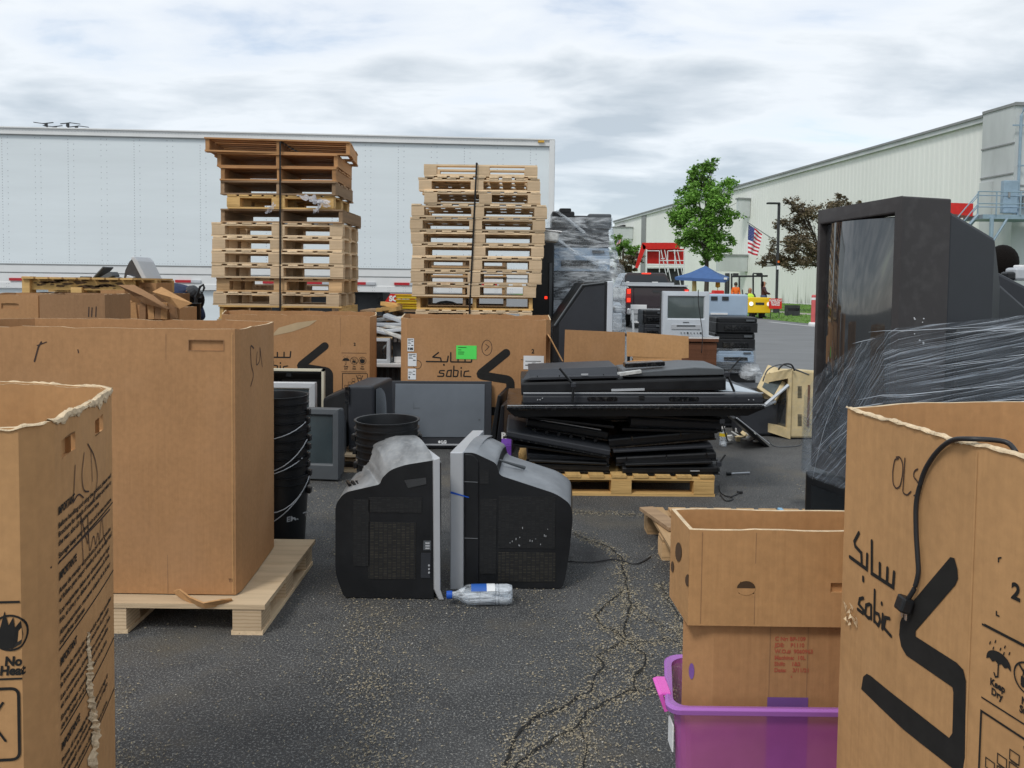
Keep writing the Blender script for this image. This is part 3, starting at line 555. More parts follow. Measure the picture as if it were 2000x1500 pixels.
# ------------------------------------------------------------- blue canopy tent
Y = 40; tn = thing('canopy_tent', 'blue pop-up canopy tent under the green tree', 'tent', (X(1370, Y), Y, 0)); m_ = MB()
A = [P(1318, 541, Y), P(1418, 546, Y-1), P(1424, 541, Y+2.2), P(1335, 538, Y+2.2)]; top = P(1378, 519, Y+.7); lo_ = [a-Vector((0, 0, .16)) for a in A]
mid = [a.lerp(top, .5)-Vector((0, 0, .06)) for a in A]
m_.add(lo_+A+mid+[top], [(i, (i+1) % 4, 4+(i+1) % 4, 4+i) for i in range(4)]+[(4+i, 4+(i+1) % 4, 8+(i+1) % 4, 8+i) for i in range(4)]+[(8+i, 8+(i+1) % 4, 12) for i in range(4)]); m_.build('canopy', mBlueF, tn, world=tn)
for a in A:
    m_ = MB(); m_.tube([Vector((a.x, a.y, 0)), a-Vector((0, 0, .1))], .03, 6); m_.build('leg', mUnder, tn, world=tn)
m_ = MB(); m_.box(P(1417, 544, Y-1.03), (.16, .03, .1)); m_.build('corner_label', mWhite, tn, world=tn)
for px, c1 in ((1356, mBanner), (1402, mat('orange_banner', (.85, .38, .05), .7))):
    bt = thing('tent_banner', 'pale yellow roll hanging under the blue tent' if px < 1380 else 'orange roll hanging under the blue tent', 'banner', (X(px, 40), 40, 0)); m_ = MB()
    a = P(px, 545, 40.5); b_ = P(px, 574 if px < 1380 else 560, 40.5); m_.tube([b_-Vector((0, 0, .05)), b_, a, a+Vector((0, 0, .12))], [.05, .13, .11, .03], 8); m_.tube([Vector((b_.x, b_.y, 0)), b_], .02, 5); m_.build('roll', c1, bt, world=bt)
for px, w_, lab in ((1375, 1.3, 'low red table under the blue tent'), (1401, .5, 'bright red bin with white mark beneath the blue tent edge')):
    rt = thing('red_table' if w_ > 1 else 'red_bin', lab, 'table' if w_ > 1 else 'bin', (X(px, 39), 39, 0)); zt = Z(1390, 572 if w_ > 1 else 567, 39)
    m_ = MB(); m_.box((0, 0, zt-.2 if w_ > 1 else zt-.25), (w_, .6, .4 if w_ > 1 else .5)); m_.build('body', mRed, rt, bevel=.04); m_ = MB()
    for sx in (-1, 1):
        for sy in (-1, 1): m_.tube([(sx*w_*.4, sy*.2, 0), (sx*w_*.4, sy*.2, zt-.35)], .03, 6)
    m_.build('leg', mUnder, rt)
    if w_ < 1: m_ = MB(); m_.box((0, -.305, zt-.25), (.16, .01, .12)); m_.build('white_mark', mWhite, rt)
# ------------------------------------------------------------- people
def skinm(name, pts, edges, rad, m, parent, sub=2):
    me = bpy.data.meshes.new(name); me.from_pydata([tuple(p) for p in pts], edges, []); me.materials.append(m)
    o = bpy.data.objects.new(name, me); COL.objects.link(o); o.parent = parent
    sk = o.modifiers.new('skin', 'SKIN')
    if not me.skin_vertices: 
        lay = me.attributes
    for i, v in enumerate(me.skin_vertices[0].data):
        r = rad[i]; v.radius = r if isinstance(r, tuple) else (r, r); v.use_root = (i == 0)
    su = o.modifiers.new('subsurf', 'SUBSURF'); su.levels = sub; su.render_levels = sub
    return o
def person(label, loc, rz, J, top, trousers, hair, scale=1.0, vest=None, hair_long=False, group=None, cat='person'):
    """J: joints pelvis, chest, neck, head, lh(elbow,hand) rh, lk, lf, rk, rf in metres"""
    t = thing('person', label, cat, loc, rz, group)
    V = lambda k: Vector(J[k])*scale
    names = ['pelvis', 'waist', 'chest', 'neck', 'head', 'crown', 'ls', 'le', 'lh', 'rs', 're', 'rh', 'lhip', 'lk', 'la', 'lt', 'rhip', 'rk', 'ra', 'rt']
    J = dict(J)
    up = (Vector(J['neck'])-Vector(J['pelvis'])).normalized(); side = Vector(J.get('side', (1, 0, 0)))
    J.setdefault('waist', tuple(Vector(J['pelvis']).lerp(Vector(J['neck']), .35))); J.setdefault('chest', tuple(Vector(J['pelvis']).lerp(Vector(J['neck']), .78)))
    J.setdefault('ls', tuple(Vector(J['neck'])-up*.07-side*.17)); J.setdefault('rs', tuple(Vector(J['neck'])-up*.07+side*.17))
    J.setdefault('lhip', tuple(Vector(J['pelvis'])-side*.09)); J.setdefault('rhip', tuple(Vector(J['pelvis'])+side*.09))
    J.setdefault('crown', tuple(Vector(J['head'])+(Vector(J['head'])-Vector(J['neck'])).normalized()*.09))
    fw = Vector(J.get('fwd', (0, -1, 0)))
    for a, b_ in (('la', 'lt'), ('ra', 'rt')): J.setdefault(b_, tuple(Vector(J[a])+fw*.16+Vector((0, 0, -.05))))
    pts = [V(k) if k in J else None for k in names]; pts = [Vector(J[k])*scale for k in names]
    I = {k: i for i, k in enumerate(names)}
    E = [('pelvis', 'waist'), ('waist', 'chest'), ('chest', 'neck'), ('neck', 'head'), ('head', 'crown'), ('chest', 'ls'), ('ls', 'le'), ('le', 'lh'), ('chest', 'rs'), ('rs', 're'), ('re', 'rh'), ('pelvis', 'lhip'), ('lhip', 'lk'), ('lk', 'la'), ('la', 'lt'), ('pelvis', 'rhip'), ('rhip', 'rk'), ('rk', 'ra'), ('ra', 'rt')]
    rad = dict(pelvis=.12, waist=.115, chest=.125, neck=.05, head=.085, crown=.06, ls=.06, le=.042, lh=.03, rs=.06, re=.042, rh=.03, lhip=.085, lk=.055, la=.038, lt=.035, rhip=.085, rk=.055, ra=.038, rt=.035)
    skinm('body', pts, [(I[a], I[b_]) for a, b_ in E], [rad[k]*scale for k in names], mSkin, t)
    def sub(nm, ks, m, g, es=None):
        ii = {k: i for i, k in enumerate(ks)}; es = [(ii[a], ii[b_]) for a, b_ in E if a in ii and b_ in ii]
        return skinm(nm, [Vector(J[k])*scale for k in ks], es, [(rad[k]+g)*scale for k in ks], m, t)
    J['lh0'] = tuple(Vector(J['le']).lerp(Vector(J['lh']), .85)); J['rh0'] = tuple(Vector(J['re']).lerp(Vector(J['rh']), .85))
    E.extend([('le', 'lh0'), ('re', 'rh0')]); rad['lh0'] = rad['rh0'] = .032
    sub('jacket', ['chest', 'waist', 'pelvis', 'ls', 'le', 'lh0', 'rs', 're', 'rh0'], top, J.get('jg', .02))
    sub('trousers', ['pelvis', 'lhip', 'lk', 'la', 'rhip', 'rk', 'ra'], trousers, .018)
    if vest: sub('vest', ['chest', 'waist', 'pelvis', 'ls', 'rs'], vest, .035)
    sub('shoes', ['la', 'lt'], mBlack, .012); sub('shoes', ['ra', 'rt'], mBlack, .012)
    hd = Vector(J['head'])*scale; cr = Vector(J['crown'])*scale; back = -fw
    hp = [hd+back*.045*scale-(cr-hd)*.35, hd+back*.035*scale+(cr-hd)*.3, cr+back*.015*scale]
    if hair_long: hp = [hd+back*.07*scale-Vector((0, 0, .22)), hd+back*.06*scale, cr+back*.02*scale]; skinm('hair', hp, [(0, 1), (1, 2)], [.07*scale, .098*scale, .07*scale], hair, t)
    else:
        hc = hd.lerp(cr, .3)+back*.022*scale; g9 = MB(); g9.lathe([(.108*scale*math.sin(math.pi*k/12)+.0005, -.13*scale*math.cos(math.pi*k/12)) for k in range(13)], c=tuple(hc+Vector((0, 0, .01))), n=20); g9.build('hair', hair, t, smooth=True)
    fr = MB()   # face: nose, eyes, mouth
    right = fw.cross(Vector((0, 0, 1)))
    fc = hd+fw*.088*scale
    for s_ in (-1, 1): fr.lathe([(.001, -.012), (.012, 0), (.001, .012)], c=fc+right*.032*s_*scale+Vector((0, 0, .02)), n=6)
    fr.lathe([(.004, -.02), (.016, -.012), (.004, .02)], c=fc+fw*.012*scale+Vector((0, 0, -.012)), n=6); fr.box(fc-Vector((0, 0, .05)), (.045, .012, .008)); fr.build('face_features', mHairB, t)
    return t
stand = dict(pelvis=(0, 0, .92), neck=(0, 0, 1.46), head=(0, 0, 1.60), le=(-.24, .0, 1.14), lh=(-.22, -.12, .92), re=(.24, .0, 1.14), rh=(.22, -.12, .92), lk=(-.1, -.02, .5), la=(-.1, 0, .08), rk=(.1, -.02, .5), ra=(.1, 0, .08))
Y = 44; person('person in an orange vest standing left of the utility cart', (X(1433, Y), Y-.3, 0), 0, stand, mOrange, mUnder, mHairB, .92, vest=mOrange)
Y = 37; person('person small in the shade beneath the left side of the blue tent', (X(1343, Y), Y+4, 0), .5, stand, mNavy, mJean, mHair, .9)
Yc = 33
sit = dict(pelvis=(0, 0, .62), neck=(0, .02, 1.08), head=(0, -.02, 1.22), le=(-.22, -.05, .82), lh=(-.08, -.25, .70), re=(.22, -.05, .82), rh=(.08, -.25, .70), lk=(-.12, -.42, .62), la=(-.12, -.45, .2), rk=(.12, -.42, .62), ra=(.12, -.45, .2))
person('person in a lime safety vest with long light brown hair on the yellow cart', (X(1481, Yc), Yc+1.2, 0), 0, sit, mUnder, mUnder, mat('light_brown_hair', (.22, .14, .08), .6), 1.0, vest=mHiVis, hair_long=True)
st2 = dict(stand); st2.update(le=(-.25, -.12, 1.16), lh=(-.1, -.3, 1.1))
person('person in a dark maroon jacket with long black hair turned away beside the cart', (X(1500, Yc), Yc+.6, 0), 1.2, st2, mJacket, mJean, mHair, .95, hair_long=True)
# utility cart
uc = thing('utility_cart', 'bright yellow flat-fronted utility cart with round headlamps', 'cart', (X(1480, Yc), Yc, 0)); zb, ztp = Z(1480, 611, Yc), Z(1480, 581, Yc); hw = X(1502, Yc)-X(1480, Yc)
m_ = MB(); m_.prism([(-hw, zb), (hw, zb), (hw, ztp-.05), (hw*.96, ztp), (-hw*.96, ztp), (-hw, ztp-.05)], 'y', -.25, .9); m_.build('body', mYel, uc, bevel=.03)
m_ = MB(); m_.box((0, 1.6, zb+.12), (hw*1.8, 1.4, .12)); m_.box((0, 1.25, .46), (hw*1.4, .4, .2)); m_.build('bed', mUnder, uc)
for sx in (-1, 1):
    m_ = MB(); m_.lathe([(.09, -.02), (.085, 0)], c=(sx*hw*.78, -.27, ztp-.27), axis='y', n=16); m_.build('headlight', mHeadL, uc)
    for yy in (.1, 1.9):
        m_ = MB(); m_.lathe([(.1, -.08), (.21, -.08), (.22, 0), (.21, .08), (.1, .08)], c=(sx*hw*.42 if yy < 1 else sx*hw*.8, yy, .22), axis='x', n=16); m_.build('wheel', mTyre, uc)
m_ = MB(); m_.box((0, -.255, ztp-.26), (.36, .02, .1)); m_.build('name_plate', mUnder, uc)
m_ = MB(); m_.tube([(-.4, .75, ztp-.1), (-.42, .9, ztp+.32)], .03, 6); m_.build('steering_column', mUnder, uc)
crt = thing('dark_crate', 'small dark crate standing on the grass right of the red sign', 'crate', gl(1547, 617)); m_ = MB(); s_ = .28
for sx in (-1, 1): m_.box((sx*s_, 0, .26), (.03, .4, .5))
m_.box((0, .2, .26), (.56, .03, .5)); m_.box((0, -.2, .13), (.56, .03, .22)); m_.box((0, -.2, .44), (.56, .03, .12)); m_.build('body', mUnder, crt)
# text helpers
def textmesh(s, size=1, sx=1, bold=0):
    c = bpy.data.curves.new('t', 'FONT'); c.body = s; c.size = size; c.resolution_u = 3; c.offset = bold
    o = bpy.data.objects.new('t', c); me = bpy.data.meshes.new_from_object(o)
    vs = [(v.co.x*sx, v.co.y) for v in me.vertices]; fs = [tuple(p.vertices) for p in me.polygons]
    bpy.data.objects.remove(o); bpy.data.meshes.remove(me); bpy.data.curves.remove(c); return vs, fs
sg = thing('red_sign', 'red sign with white lettering standing at the right of the yellow cart', 'sign', (X(1514, 32.5), 32.5, 0)); z0, z1 = Z(1514, 603, 32.5), Z(1514, 583, 32.5); hw2 = .27
m_ = MB(); m_.box((0, 0, (z0+z1)/2), (hw2*2, .03, z1-z0)); m_.build('board', mRed, sg); m_ = MB()
for sx in (-.18, .18): m_.tube([(sx, .03, 0), (sx, .03, z0+.05)], .015, 6)
m_.build('stake', mUnder, sg); m_ = MB(); zz_ = z1-.03
for ln in ('PLEASE STAY', 'IN YOUR', 'VEHICLE'):
    v_, f_ = textmesh(ln, .115, .8, .004); wd = max(a[0] for a in v_); zz_ -= .09; m_.add([(a[0]-wd/2, -.018, zz_+a[1]) for a in v_], f_)
m_.build('lettering', mWhite, sg)
# ------------------------------------------------------------- pickup truck
Y = 24; tr = thing('pickup_truck', 'dark pickup truck seen from behind with red tail lights lit', 'truck', (X(1283, Y), Y, 0)); H_ = 1.0
m_ = MB(); m_.prism([(-1, .45), (-1, .95), (-.96, 1.28), (-.93, 1.33), (.93, 1.33), (.96, 1.28), (1, .95), (1, .45)], 'y', 0, 5.6); m_.build('body', mTruck, tr, bevel=.04)
m_ = MB(); m_.prism([(-.9, 1.31), (.9, 1.31), (.68, 1.76), (.6, 1.79), (-.6, 1.79), (-.68, 1.76)], 'y', 2.1, 3.9); m_.build('cab', mTruck, tr, bevel=.03)
m_ = MB(); m_.prism([(-.78, 1.40), (.78, 1.40), (.62, 1.70), (-.62, 1.70)], 'y', 2.06, 2.1); o = m_.build('rear_window', mGlass, tr)
m_ = MB(); m_.box((-.62, 2.05, 1.46), (.1, .01, .06)); m_.box((.3, 2.05, 1.46), (.2, .01, .06)); m_.build('window_sticker', mWhite, o)
m_ = MB(); m_.box((0, 2.04, 1.765), (.3, .05, .035)); m_.build('brake_light', mLampR, tr)
m_ = MB(); m_.box((0, .02, 1.0), (1.5, .08, .62)); o = m_.build('tailgate', mTruck, tr, bevel=.03); m_ = MB(); m_.box((0, -.03, 1.18), (.3, .03, .06)); m_.build('handle', mUnder, o)
m_ = MB(); m_.box((0, .0, 1.36), (1.86, .16, .05)); m_.box((0, 1.7, 1.40), (1.7, .3, .12)); m_.build('bed_rail', mSilver, tr, bevel=.01)
m_ = MB(); m_.box((0, -.08, .55), (1.9, .2, .2)); m_.build('bumper', mChrome, tr, bevel=.04)
for sx in (-1, 1):
    m_ = MB(); m_.box((sx*.9, -.01, 1.03), (.17, .1, .46)); o = m_.build('tail_light', mLampRd, tr, bevel=.02)
    m_ = MB(); m_.box((sx*.9, -.065, 1.17), (.1, .02, .13)); m_.box((sx*.9, -.065, .90), (.1, .02, .12)); m_.build('lamp_glow', mLampR, o, bevel=.01)
    for yy in (1.2, 4.7):
        m_ = MB(); m_.lathe([(.2, -.13), (.37, -.13), (.39, 0), (.37, .13), (.2, .13)], c=(sx*.82, yy, .39), axis='x', n=20); m_.build('wheel', mTyre, tr)
    m_ = MB(); m_.box((sx*1.12, 3.8, 1.42), (.2, .1, .22)); m_.build('mirror', mUnder, tr, bevel=.02)
# ------------------------------------------------------------- trailer
a0 = Vector((X(-500, 14.4), 14.4, 0)); a1 = Vector((X(1077, 15.3), 15.3, 0)); dx = (a1-a0).normalized(); dn = Vector((dx.y, -dx.x, 0)); LEN = (a1-a0).length
tl = thing('semi_trailer', 'long white riveted semi-trailer filling the left background', 'trailer', a0, math.atan2(dx.y, dx.x))
ZT, ZB = 4.2, 1.16
m_ = MB(); m_.box((LEN/2, 1.25, (ZT+ZB)/2+.15), (LEN, 2.5, ZT-ZB-.3)); m_.build('side_panel', mTrail, tl)
m_ = MB(); m_.box((LEN/2, -.012, ZT-.06), (LEN, .02, .12)); m_.box((LEN/2, -.02, ZT+.0), (LEN+.02, .06, .02)); m_.box((LEN/2, 1.25, ZT+.012), (LEN+.02, 2.52, .02)); m_.build('top_rail', mTrailR, tl)
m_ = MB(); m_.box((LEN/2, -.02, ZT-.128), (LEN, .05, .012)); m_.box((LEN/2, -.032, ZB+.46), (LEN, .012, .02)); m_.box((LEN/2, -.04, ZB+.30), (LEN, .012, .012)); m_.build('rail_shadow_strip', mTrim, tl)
m_ = MB(); m_.box((LEN/2, -.015, ZB+.38), (LEN, .03, .15)); m_.box((LEN/2, -.022, ZB+.19), (LEN, .04, .2)); m_.box((LEN/2, -.03, ZB+.06), (LEN, .05, .12)); m_.build('bottom_rail', mTrailR, tl, bevel=.008)
m_ = MB(); m_.box((LEN-.04, -.02, (ZT+ZB)/2), (.1, .06, ZT-ZB)); m_.box((LEN+.01, 1.25, (ZT+ZB)/2), (.03, 2.5, ZT-ZB)); m_.build('corner_post', mTrailR, tl)
def lx(px): 
    r = (px-1000)/FPX; t = (r*a0.y-a0.x)/(dx.x-r*dx.y); return t
def dot(mb, x, z, r): mb.add([(x+r*math.cos(k*math.pi/3), -.001, z+r*math.sin(k*math.pi/3)) for k in range(6)]+[(x, -.008, z)], [(k, (k+1) % 6, 6) for k in range(6)])
m_ = MB(); px = -440
while px < 1070:
    for d in (0, 11):
        z = ZB+.55; 
        while z < ZT-.18:
            if rr.random() > .06: dot(m_, lx(px+d), z, .0085)
            z += .052 if d == 0 and int(px/64) % 2 == 0 else .105
    px += 64
for k in range(int(LEN/.05)): dot(m_, .05*k, ZB+.50, .006)
m_.build('rivet_rows', mRivet, tl)
m_ = MB()
for k in range(int(LEN/.06)): 
    x = .06*k; m_.add([(x+.005*math.cos(q*math.pi/3), -.0235, ZT-.05+.005*math.sin(q*math.pi/3)) for q in range(6)], [tuple(range(6))])
for k in range(int(LEN/.3)):
    for q in (-.02, .02):
        for zq in (.03, .09): x = .3*k+q; m_.add([(x+.007*math.cos(j*math.pi/3), -.0565, ZB+zq+.007*math.sin(j*math.pi/3)) for j in range(6)], [tuple(range(6))])
m_.build('bolt_rows', mRivet, tl)
for k, px in enumerate(range(-320, 1040, 85)):
    x = lx(px+18 if px < 100 else px); m_ = MB(); m_.box((x, -.06, ZB+.17), (.30, .035, .05)); m_.build('red_reflector', mRedRefl, tl); m_ = MB(); m_.box((x+.24, -.06, ZB+.17), (.18, .035, .05)); m_.build('white_reflector', mWhiteRefl, tl)
m_ = MB(); m_.box((lx(-60), .05, .75), (lx(440)-lx(-560), .06, .80)); m_.build('side_skirt', mTrail, tl)
m_ = MB(); m_.box((lx(560), 1.0, .72), (lx(800)-lx(430), 1.5, .85)); m_.build('undercarriage', mUnder, tl, bevel=.03)
for px in (690, 745, 800, 860):
    m_ = MB(); m_.lathe([(.2, -.14), (.48, -.13), (.5, 0), (.48, .13), (.2, .14)], c=(lx(px)+.1, .45, .5), axis='y', n=24); m_.build('wheel', mTyre, tl)
m_ = MB()
for px in (685, 740): m_.lathe([(.05, -.03), (.06, 0), (.02, .01)], c=(lx(px), .22, .98), axis='y', n=14)
m_.build('axle_fitting', mBlack, tl)
m_ = MB(); m_.box((lx(1052), -.045, ZT-.04), (.12, .03, .04)); m_.build('marker_light', mat('amber', (.6, .35, .05), .4), tl)
m_ = MB()
for x in (lx(-420), lx(-400)): m_.box((x, .4, .5), (.12, .12, 1.2))
m_.build('landing_leg', mUnder, tl)
m_ = MB(); m_.box((LEN-.1, .3, .55), (.15, .3, 1.1)); m_.box((LEN-.5, 1.2, .42), (.1, 2.3, .12)); m_.build('rear_frame', mUnder, tl)
# folded-arm drone resting on the trailer roof
Y = 15.2; dr = thing('drone', 'dark quadcopter drone perched on the trailer roof edge', 'drone', tuple(P(120, 249, Y)*1.0)); dr.location.z = ZT+.03; ROOTM[dr] = Matrix.Translation(dr.location).inverted()
m_ = MB(); m_.loft([[(-.15, y, z) for y, z in rrect(.12, .05, .02)], [(.15, y, z) for y, z in rrect(.14, .06, .02)]]); m_.build('body', mUnder, dr)
for sx in (-1, 1):
    for dy, zz_ in ((-.15, .12), (.15, .1)):
        m_ = MB(); m_.tube([(sx*.13, 0, .01), (sx*.20, dy*.7, .03), (sx*.21, dy, .1)], .017, 6); m_.lathe([(.03, -.03), (.03, .03)], c=(sx*.21, dy, .1), n=10); o = m_.build('arm', mUnder, dr)
        for s_ in (-1, 1):
            m_ = MB(); m_.box((sx*.21+s_*.09+sx*.05, dy, .135), (.2, .03, .012), Matrix.Rotation(s_*.12*sx, 3, 'Y')); m_.build('propeller_blade', mUnder, o)
    m_ = MB(); m_.tube([(sx*.12, -.05, -.02), (sx*.13, -.07, -.03)], .012, 6); m_.tube([(sx*.12, .05, -.02), (sx*.13, .07, -.03)], .012, 6); m_.build('landing_foot', mUnder, dr)
# ------------------------------------------------------------- pallets
PCACHE = {}
def mesh_box(key, sz, m):
    if key in PCACHE: return PCACHE[key]
    g = MB(); g.box((0, 0, 0), sz); o = g.build(key.split('|')[0], m); me = o.data; bpy.data.objects.remove(o); PCACHE[key] = me; return me
def part_inst(name, me, par, loc, rz=0):
    o = bpy.data.objects.new(name, me); COL.objects.link(o); o.parent = par; o.location = loc; o.rotation_euler = (0, 0, rz); return o
def pallet(kind, W, D, label, loc, rz=0, wood=None, group=None, H=.128, flip=False, seed=0, rot=None):
    wood = wood or mWood; rr = random.Random(seed); wn = wood.name
    if kind == 'blkf': kind = 'blk'; loc = (loc[0], loc[1], loc[2]+H); rot = (math.pi, 0, rz)
    t = thing('wood_pallet', label, 'pallet', loc, rz, group, rot)
    def bd(nm, l, wd, th, m, loc, rz=0):
        me = mesh_box(f'{nm}|{m.name}|{l:.3f}|{wd:.3f}|{th:.3f}', (l, wd, th), m); part_inst(nm, me, t, loc, rz)
    j = lambda a=.006: rr.uniform(-a, a)
    if kind == 'str':       # stringers run away from the viewer, deck boards across
        sh = H-.032
        for x in (-W/2+.02, 0, W/2-.02): bd('stringer', D-.03, .038, sh, wood, (x+j(), 0, .016+sh/2), math.pi/2)
        n = 7
        for k in range(n):
            y = -D/2+.05+(D-.1)*k/(n-1); bd('deck_board', W, .09 if k not in (0, n-1) else .1, .016, wood, (j(), y+j(), H-.008+.0005), j(.008))
        for k in (0, .5, 1): bd('bottom_board', W, .09, .016, wood, (j(), -D/2+.05+(D-.1)*k, .008), j(.006))
    elif kind == 'blk':
        bh = H-.048; 
        for x in (-W/2+.065, j(.03), W/2-.065):
            for y in (-D/2+.055, 0, D/2-.055): bd('block', .13, .105, bh, mLVL if wn.startswith('pallet_wood_pale') else wood, (x+j(), y, .016+bh/2))
        for y in (-D/2+.055, 0, D/2-.055): bd('bottom_board', W, .1, .016, wood, (j(), y, .008)); bd('top_rail', W, .1, .016, wood, (0, y, H-.024))
        n = 9
        for k in range(n): bd('deck_board', D, .095, .016, wood, (-W/2+.05+(W-.1)*k/(n-1)+j(), 0, H-.008), math.pi/2)
    elif kind == 'ply':
        bh = H-.034
        for x in (-W/2+.065, 0, W/2-.065):
            for y in (-D/2+.055, 0, D/2-.055): bd('block', .11, .11, bh, mLVL, (x, y, .016+bh/2))
        for x in (-W/2+.065, 0, W/2-.065): bd('bottom_rail', D, .12, .016, wood, (x, 0, .008), math.pi/2)
        bd('deck_sheet', W+.01, D+.01, .018, wood, (0, 0, H-.009))
    if flip: pass
    return t
ORD = ['topmost', 'second', 'third', 'fourth', 'fifth', 'sixth', 'seventh', 'eighth', 'ninth', 'tenth', 'eleventh', 'twelfth', 'thirteenth', 'fourteenth', 'fifteenth', 'sixteenth', 'seventeenth', 'eighteenth', 'nineteenth', 'twentieth', 'twenty-first']
def stack(side, Y, ytop, levels, pitch, more, grp, lean=0):
    tot = len(levels)+more; 
    ztop = Z(550, ytop, Y); zt = Z(1000, ytop-.012*0, Y)
    ntot = int(round(zt/pitch)); pitch = zt/ntot
    for k in range(ntot):
        if k < len(levels): xl, xr, kind, wd, rz, extra = levels[k]
        else: xl, xr, kind, wd, rz, extra = levels[-1][0]+random.Random(k).uniform(-6, 6), levels[-1][1]+random.Random(k).uniform(-4, 4), 'blk' if k % 2 else 'str', mWoodL if k % 2 else mWood, random.Random(k).uniform(-.03, .03), ''
        W = (xr-xl)/FPX*Y
        lab = f'{ORD[k]} pallet from the top of the {side} pallet stack' + (', '+extra if extra else '')
        if k == 0: lab = lab.replace('topmost pallet from the top', 'topmost pallet')
        D = .78
        pallet(kind, W, D, lab, (X((xl+xr)/2, Y), Y+D/2+random.Random(k+5).uniform(-.02, .02), (ntot-1-k)*pitch), rz, wd, grp, H=pitch-.001, seed=k)
    return ntot, pitch
Wd = mWood
L1 = [(397, 672, 'str', mWoodO, .10, 'twisted and overhanging'), (423, 655, 'str', mWoodO, .02, 'slightly twisted'), (430, 656, 'str', mWoodO, -.0, ''), (432, 657, 'str', mWoodD, -.02, 'dark and weathered'), (444, 650, 'blk', mWoodY, 0, 'yellowish with torn film'),
      (431, 672, 'str', mWoodD, -.05, 'its right end swung out'), (413, 668, 'blk', mWoodL, 0, 'with striped end blocks'), (415, 668, 'blk', mWoodL, 0, ''), (413, 669, 'blk', mWoodL, 0, ''), (414, 670, 'blk', mWoodL, .01, ''), (421, 667, 'blk', mWood, 0, 'with plain square blocks'), (416, 662, 'blk', mWoodL, 0, ''), (427, 668, 'str', mWoodY, 0, 'just above the box rim')]
Y1 = 7.7; n1, p1 = stack('left', Y1, 277, L1, .137, 8, 'wood pallets in the left stack')
L2 = [(826, 1046, 'blkf', mWoodL, -.0, 'upturned with end blocks showing'), (815, 1051, 'blk', mWoodL, 0, ''), (824, 1051, 'blk', mWoodL, .03, ''), (802, 1065, 'blk', mWoodL, 0, 'widest of the stack'), (800, 1062, 'blk', mWoodL, 0, ''), (800, 1061, 'blk', mWoodL, .01, ''), (804, 1060, 'blk', mWoodL, 0, ''), (803, 1057, 'blk', mWoodL, 0, ''), (801, 1057, 'blk', mWoodL, 0, ''), (805, 1047, 'blk', mWoodL, 0, ''), (812, 1040, 'str', mWoodY, 0, 'just above the labelled box')]
Y2 = 7.9; n2, p2 = stack('right', Y2, 322, L2, .134, 8, 'wood pallets in the right stack')
def strap(px0, y0, px1, y1, Y, lab):
    s_ = thing('strap', lab, 'strap', (X(px1, Y), Y-.02, 0)); a = P(px0, y0, Y-.012); b_ = P(px1, y1, Y-.012)
    m_ = MB(); m_.tube([Vector((b_.x, b_.y, .0)), b_, a, a+Vector((0, .05, .006)), Vector((a.x, a.y+.80, a.z+.006)), Vector((a.x, a.y+.84, a.z))], .009, 4); m_.build('band', mBlack, s_, world=s_); return s_
strap(547, 277, 547, 602, Y1, 'black binding strap down the middle of the left pallet stack')
strap(931, 318, 917, 612, Y2, 'black binding strap down the middle of the right pallet stack')
# second row of pallets glimpsed behind the right stack
g2 = 'pallets of the low stack behind the right stack'
for k in range(13): pallet('str', 1.1, 1.0, f'{ORD[k]} pallet down in the low stack behind the right stack' if k else 'topmost pallet of the low stack behind the right stack', (X(905, 10), 10.6, (12-k)*.131), .02*(k % 3-1), mWood if k % 2 else mWoodD, g2, H=.13, seed=k+40)
g3 = 'pallets of the low stack behind the left stack'
for k in range(10): pallet('str', 1.1, 1.0, f'{ORD[k]} pallet down in the low stack behind the left stack' if k else 'topmost pallet of the low stack behind the left stack', (X(560, 9.6), 10.2, (9-k)*.131), .03*(k % 3-1), mWood if k % 2 else mWoodD, g3, H=.13, seed=k+60)
# torn film scraps on the left stack
fs_ = thing('film_scrap', 'torn clear film draped on the yellow pallet of the left stack', 'film', P(600, 390, Y1-.03)); m_ = MB(); rr = random.Random(4)
def scrap(px0, py0, px1, py1, Yc, n=14, w=.05, seed=1):
    r_ = random.Random(seed); a, b_ = P(px0, py0, Yc), P(px1, py1, Yc); vs = []
    for i in range(n+1):
        q = a.lerp(b_, i/n)+Vector((0, -.02*r_.random(), .03*noise.noise(Vector((i*.6, seed, 0))))); ww = w*(.35+r_.random()*.8)*math.sin(math.pi*(.08+.84*i/n))
        vs += [q+Vector((r_.uniform(-.01, .01), 0, ww)), q+Vector((r_.uniform(-.01, .01), -.015, -ww))]
    return vs, [(2*i, 2*i+2, 2*i+3, 2*i+1) for i in range(n)]
mScrap = filmmat('film_scrap', tint=(.55, .55, .6), dens=.85, lo=.3, hi=.6)
for a in ((580, 382, 645, 396, 3), (600, 388, 646, 404, 4), (613, 415, 627, 403, 5), (520, 415, 540, 400, 6)):
    v_, f_ = scrap(*a[:4], Y1-.03, seed=a[4], w=.04); m_.add(v_, f_)
m_.build('film', mScrap, fs_, world=fs_)
